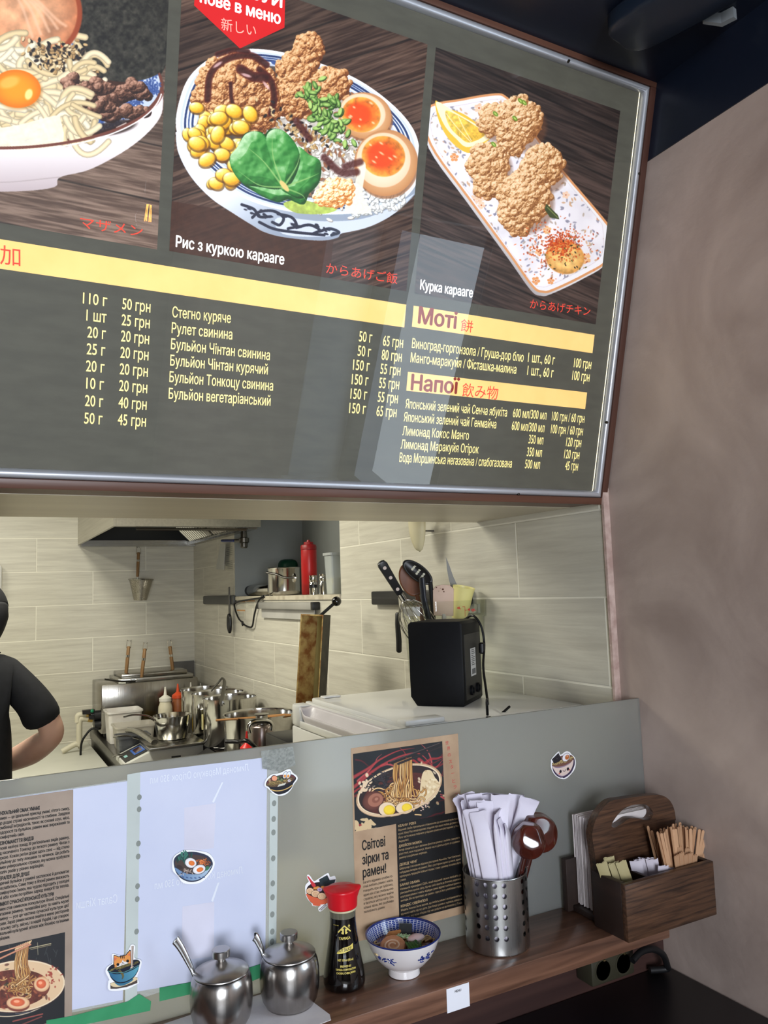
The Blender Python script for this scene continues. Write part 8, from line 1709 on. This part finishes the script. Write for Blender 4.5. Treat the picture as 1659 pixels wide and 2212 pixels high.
for (a, b, yy, r_, fl, lab) in (((277, 1577), (334, 1604), S0.z+zp+0.018, 0.016, 0.8, 'thick ribbed steel handle lying over the scale plate'), ((246, 1592), (312, 1601), WORK_Z+0.068, 0.010, 0.4, 'thin curved steel handle between dark tub and scale'), ((244, 1634), (284, 1641), WORK_Z+0.008, 0.011, 0.35, 'steel spoon handle lying left of the scale just above the glass')):
    A_, B_ = on_z(*a, yy+0.02), on_z(*b, yy); o = MB().tube(smooth_path([A_-A_, (B_-A_)*0.35+Vector((0, 0, 0.012)), (B_-A_)*0.75+Vector((0, 0, 0.008)), B_-A_], 6), r_, 10, flat=fl).build('ladle_handle', m_ss, None, smooth=60, loc=A_); tag(o, lab, 'ladle')
t = thing('induction_hob', 'black glass induction hob with a sloping control panel under the front stock pot', 'hob', (0.98, 3.46, WORK_Z+0.0006))
MB().span((-0.055, -0.16, 0), (0.195, 0.14, 0.055), bevel=0.005).build('hob_body', m_blk, t); MB().span((-0.05, -0.155, 0.0553), (0.19, 0.135, 0.060)).build('hob_glass', mat('hob_glass', (12, 12, 14), 0.06, coat=0.6), t)
pz = MB().add([(-0.15, -0.15, 0.004), (-0.15, 0.0, 0.004), (-0.0555, 0.0, 0.004), (-0.0555, -0.15, 0.004), (-0.145, -0.15, 0.012), (-0.145, 0.0, 0.012), (-0.0555, 0.0, 0.058), (-0.0555, -0.15, 0.058)], [(0,1,2,3),(7,6,5,4),(0,4,5,1),(1,5,6,2),(2,6,7,3),(3,7,4,0)]).build('control_panel', m_dev2, t)

# ------------------------------------------------------------------ the cook at the left edge
m_skin = mat('skin', (214, 172, 152), 0.5, rgb2=(204, 158, 138), scale=12, sss=0.08); m_shirt = mat('black_cotton', (16, 17, 21), 0.85, rgb2=(21, 22, 27), scale=40, bump=0.15, bscale=18); m_capm = mat('black_cap', (14, 14, 17), 0.8, rgb2=(19, 19, 23), scale=60)
def skinned(name, pts, edges, m, parent, lv=2, root=0):
    me = bpy.data.meshes.new(name); me.from_pydata([p[:3] for p in pts], edges, []); me.materials.append(m); o = bpy.data.objects.new(name, me); COL.objects.link(o); o.parent = parent
    md = o.modifiers.new('skin', 'SKIN'); md.use_smooth_shade = True
    for i, p in enumerate(pts): s_ = me.skin_vertices[0].data[i]; s_.radius = (p[3], p[4] if len(p) > 4 else p[3]); s_.use_root = i == root
    o.modifiers.new('sub', 'SUBSURF').levels = lv; o.modifiers['sub'].render_levels = lv; return o
t = thing('person', 'person in black cap and black T-shirt seen from behind, right elbow bent', 'person', (-0.035, 2.93, 0)); O_ = t.location
def L_(p): v = Vector(p)-O_; return (v.x, v.y, v.z)
body = [(0, 0, 0.90, 0.125, 0.10), (0, 0.0, 1.06, 0.125, 0.095), (0, 0.0, 1.22, 0.14, 0.095), (0.0, 0.02, 1.315, 0.075, 0.065), (0.03, 0.04, 1.37, 0.050), (0.055, 0.055, 1.43, 0.055),
        (0.150, 0.0, 1.245, 0.054), (*L_((0.220, 2.905, 1.125)), 0.044), (*L_((0.256, 2.905, 1.035)), 0.045), (*L_((0.185, 3.02, 0.965)), 0.048), (*L_((0.075, 3.17, 0.90)), 0.030), (*L_((0.035, 3.22, 0.885)), 0.030, 0.018), (*L_((0.00, 3.265, 0.872)), 0.034, 0.016),
        (-0.155, 0.0, 1.262, 0.056), (-0.235, -0.01, 1.13, 0.050), (-0.275, 0.0, 1.035, 0.044), (-0.21, 0.12, 0.965, 0.042), (-0.10, 0.24, 0.90, 0.029), (-0.07, 0.29, 0.885, 0.030, 0.018), (-0.05, 0.335, 0.872, 0.034, 0.016),
        (0.095, 0.0, 0.80, 0.09), (0.10, 0.01, 0.46, 0.06), (0.10, 0.0, 0.10, 0.042), (0.10, 0.10, 0.035, 0.035), (-0.095, 0.0, 0.80, 0.09), (-0.10, 0.01, 0.46, 0.06), (-0.10, 0.0, 0.10, 0.042), (-0.10, 0.10, 0.035, 0.035)]
ed = [(0, 1), (1, 2), (2, 3), (3, 4), (4, 5), (2, 6), (6, 7), (7, 8), (8, 9), (9, 10), (10, 11), (11, 12), (2, 13), (13, 14), (14, 15), (15, 16), (16, 17), (17, 18), (18, 19), (0, 20), (20, 21), (21, 22), (22, 23), (0, 24), (24, 25), (25, 26), (26, 27)]
n0_ = len(body)
for bi, sx_ in ((12, 1), (19, -1)):                  # five separate fingers on each palm
    hx_, hy_, hz_ = body[bi][:3]
    for k, (dx, ln) in enumerate(((-0.024, 0.062), (-0.009, 0.072), (0.007, 0.068), (0.021, 0.054))):
        i = len(body); body += [(hx_-sx_*0.002+dx, hy_+0.022, hz_, 0.0085), (hx_+dx*1.15-0.006*sx_, hy_+0.022+ln*0.55, hz_-0.006, 0.0078), (hx_+dx*1.2-0.010*sx_, hy_+0.022+ln, hz_-0.024, 0.0065)]; ed += [(bi, i), (i, i+1), (i+1, i+2)]
    i = len(body); body += [(hx_-sx_*0.034, hy_-0.015, hz_-0.004, 0.010), (hx_-sx_*0.052, hy_+0.020, hz_-0.014, 0.0085)]; ed += [(bi-1, i), (i, i+1)]
skinned('body', body, ed, m_skin, t)
hd = Vector((0.062, 0.055, 1.440)); Mh = Tr(*hd) @ Rot(0.55, 'Z') @ Rot(-0.28, 'X')
def head(u, v):
    a = u*2*math.pi; b = (v-0.5)*math.pi; x = 0.074*math.cos(b)*math.cos(a); y = 0.094*math.cos(b)*math.sin(a); z = 0.112*math.sin(b); f = max(0, math.sin(a))*math.cos(b)
    if z < -0.02: x *= 1+(z+0.02)*2.6; y *= 1+(z+0.02)*(0.5 if y > 0 else 3.0)
    q = math.exp(-((x/0.013)**2)); y += f*q*0.022*math.exp(-(((z+0.018)/0.020)**2)); y += f*math.exp(-((x/0.028)**2))*0.006*math.exp(-(((z+0.058)/0.008)**2)); y -= f*0.008*sum(math.exp(-(((x-s_*0.030)/0.014)**2)) for s_ in (-1, 1))*math.exp(-(((z-0.006)/0.011)**2))
    return (x, y, z)
hm = MB().grid(head, 48, 36, Mh, wrap_u=True); 
for s_ in (-1, 1): hm.ball((s_*0.076, -0.004, -0.008), 1, 16, 10, Mh, sc=(0.009, 0.019, 0.031))
hm.build('head', m_skin, t, smooth=80)
MB().grid(lambda u, v: tuple(Vector(head(u, 0.12+0.55*v))*1.05+Vector((0, -0.006, 0))) if math.sin(u*6.2832) < 0.12 else tuple(Vector(head(u, 0.12+0.55*v))*0.985), 48, 20, Mh, wrap_u=True).build('hair', mat('dark_hair', (26, 22, 20), 0.6), t, smooth=80)
cp = MB().grid(lambda u, v: (0.084*math.cos(u*6.2832)*math.sqrt(max(0, 1-(v*0.98)**2)), 0.103*math.sin(u*6.2832)*math.sqrt(max(0, 1-(v*0.98)**2)), 0.018+0.105*v), 48, 16, Mh, wrap_u=True)
cap_ = cp.build('cap', m_capm, t, smooth=80, solid=0.003)
MB().grid(lambda u, v: (0.080*math.cos(math.pi*(1+u))*(1-0.30*v), -0.099*abs(math.sin(math.pi*(1+u)))-(0.004+0.012*math.sin(math.pi*v)-0.018*v), 0.020-0.092*v*math.sin(math.pi*u)**0.5), 24, 10, Mh).build('cap_brim', m_capm, cap_, smooth=80, solid=0.004)
sh = [(0.01, 0, 0.74, 0.165, 0.130), (0.01, 0, 0.90, 0.172, 0.130), (0.01, 0, 1.05, 0.165, 0.118), (0, 0.0, 1.215, 0.168, 0.118), (0, 0.015, 1.318, 0.092, 0.082), (0.005, 0.03, 1.350, 0.066, 0.062), (0.150, 0.0, 1.242, 0.066), (*L_((0.205, 2.905, 1.135)), 0.063), (*L_((0.228, 2.905, 1.062)), 0.078), (-0.162, 0.0, 1.262, 0.070), (-0.235, -0.01, 1.13, 0.068), (-0.252, -0.008, 1.085, 0.068)]
skinned('t_shirt', sh, [(0, 1), (1, 2), (2, 3), (3, 4), (4, 5), (3, 6), (6, 7), (7, 8), (3, 9), (9, 10), (10, 11)], m_shirt, t)
tr_ = [(0, 0, 0.90, 0.135, 0.112), (0.095, 0, 0.78, 0.100), (0.10, 0.01, 0.46, 0.075), (0.10, 0, 0.11, 0.062), (-0.095, 0, 0.78, 0.100), (-0.10, 0.01, 0.46, 0.075), (-0.10, 0, 0.11, 0.062)]
skinned('trousers', tr_, [(0, 1), (1, 2), (2, 3), (0, 4), (4, 5), (5, 6)], mat('black_trousers', (22, 22, 26), 0.85), t)
for s_ in (-1, 1): MB().ball((s_*0.10, 0.06, 0.042), 1, 20, 12, sc=(0.048, 0.13, 0.042)).build('shoe', m_blk, t, smooth=80)

# ------------------------------------------------------------------ ceiling unit and pendant bulb
m_unit = mat('navy_gloss', (26, 36, 50), 0.36, rgb2=(22, 32, 46), coat=0.1)
q = [on_z(*p, CEIL_Z-0.035) for p in ((1322, 58), (1330, 92), (1400, 106), (1640, -30), (1560, -60), (1440, -20))]; c = sum(q, Vector())/6
o = MB().prism(list(crsp([(v.x-c.x, v.y-c.y) for v in q], 6, True)), -0.0015, 0.0335, bevel=0.006).build('ceiling_unit', m_unit, None, smooth=45, loc=(c.x, c.y, CEIL_Z-0.035)); tag(o, 'rounded dark navy unit fixed flat under the dark ceiling', 'ceiling unit')
q = [on_z(*p, CEIL_Z-0.02) for p in ((1518, 52), (1560, 58), (1592, 42), (1585, 36), (1558, 50), (1520, 46))]; c = q[0]
o = MB().prism([(v.x-c.x, v.y-c.y) for v in q], 0, 0.0195).build('ceiling_clip', mat('clip_grey', (150, 156, 160), 0.35), None, smooth=30, loc=c); tag(o, 'small pale grey clip on the dark ceiling near its right edge', 'clip')
t = thing('pendant_bulb', 'clear filament bulb on a cord, seen mirrored in the menu board', 'pendant lamp', (0.555, -0.72, 2.0))
MB().tube([(0, 0, 0.10), (0, 0, CEIL_Z-2.0-0.001)], 0.003, 8).build('cord', m_blk, t); MB().lathe([(0.0001, 0.115), (0.012, 0.112), (0.019, 0.10), (0.020, 0.055), (0.016, 0.048)], 24).build('lamp_holder', m_blk, t, smooth=40)
MB().lathe([(0.0135, 0.05), (0.018, 0.03), (0.038, 0.0), (0.0475, -0.035), (0.040, -0.066), (0.020, -0.080), (0.0001, -0.083)], 32, cap=False).build('bulb_glass', m_cover, t, smooth=80)
fl = mat('filament_glow', (255, 176, 70), 0.5, rgb2=(255, 170, 60), emit=60)
for k in range(6): a = k*1.047; MB().tube([(0.008*math.cos(a), 0.008*math.sin(a), 0.015), (0.012*math.cos(a+0.4), 0.012*math.sin(a+0.4), -0.045)], 0.0012, 6).build('filament', fl, t)
bpy.data.objects.remove(_fo)
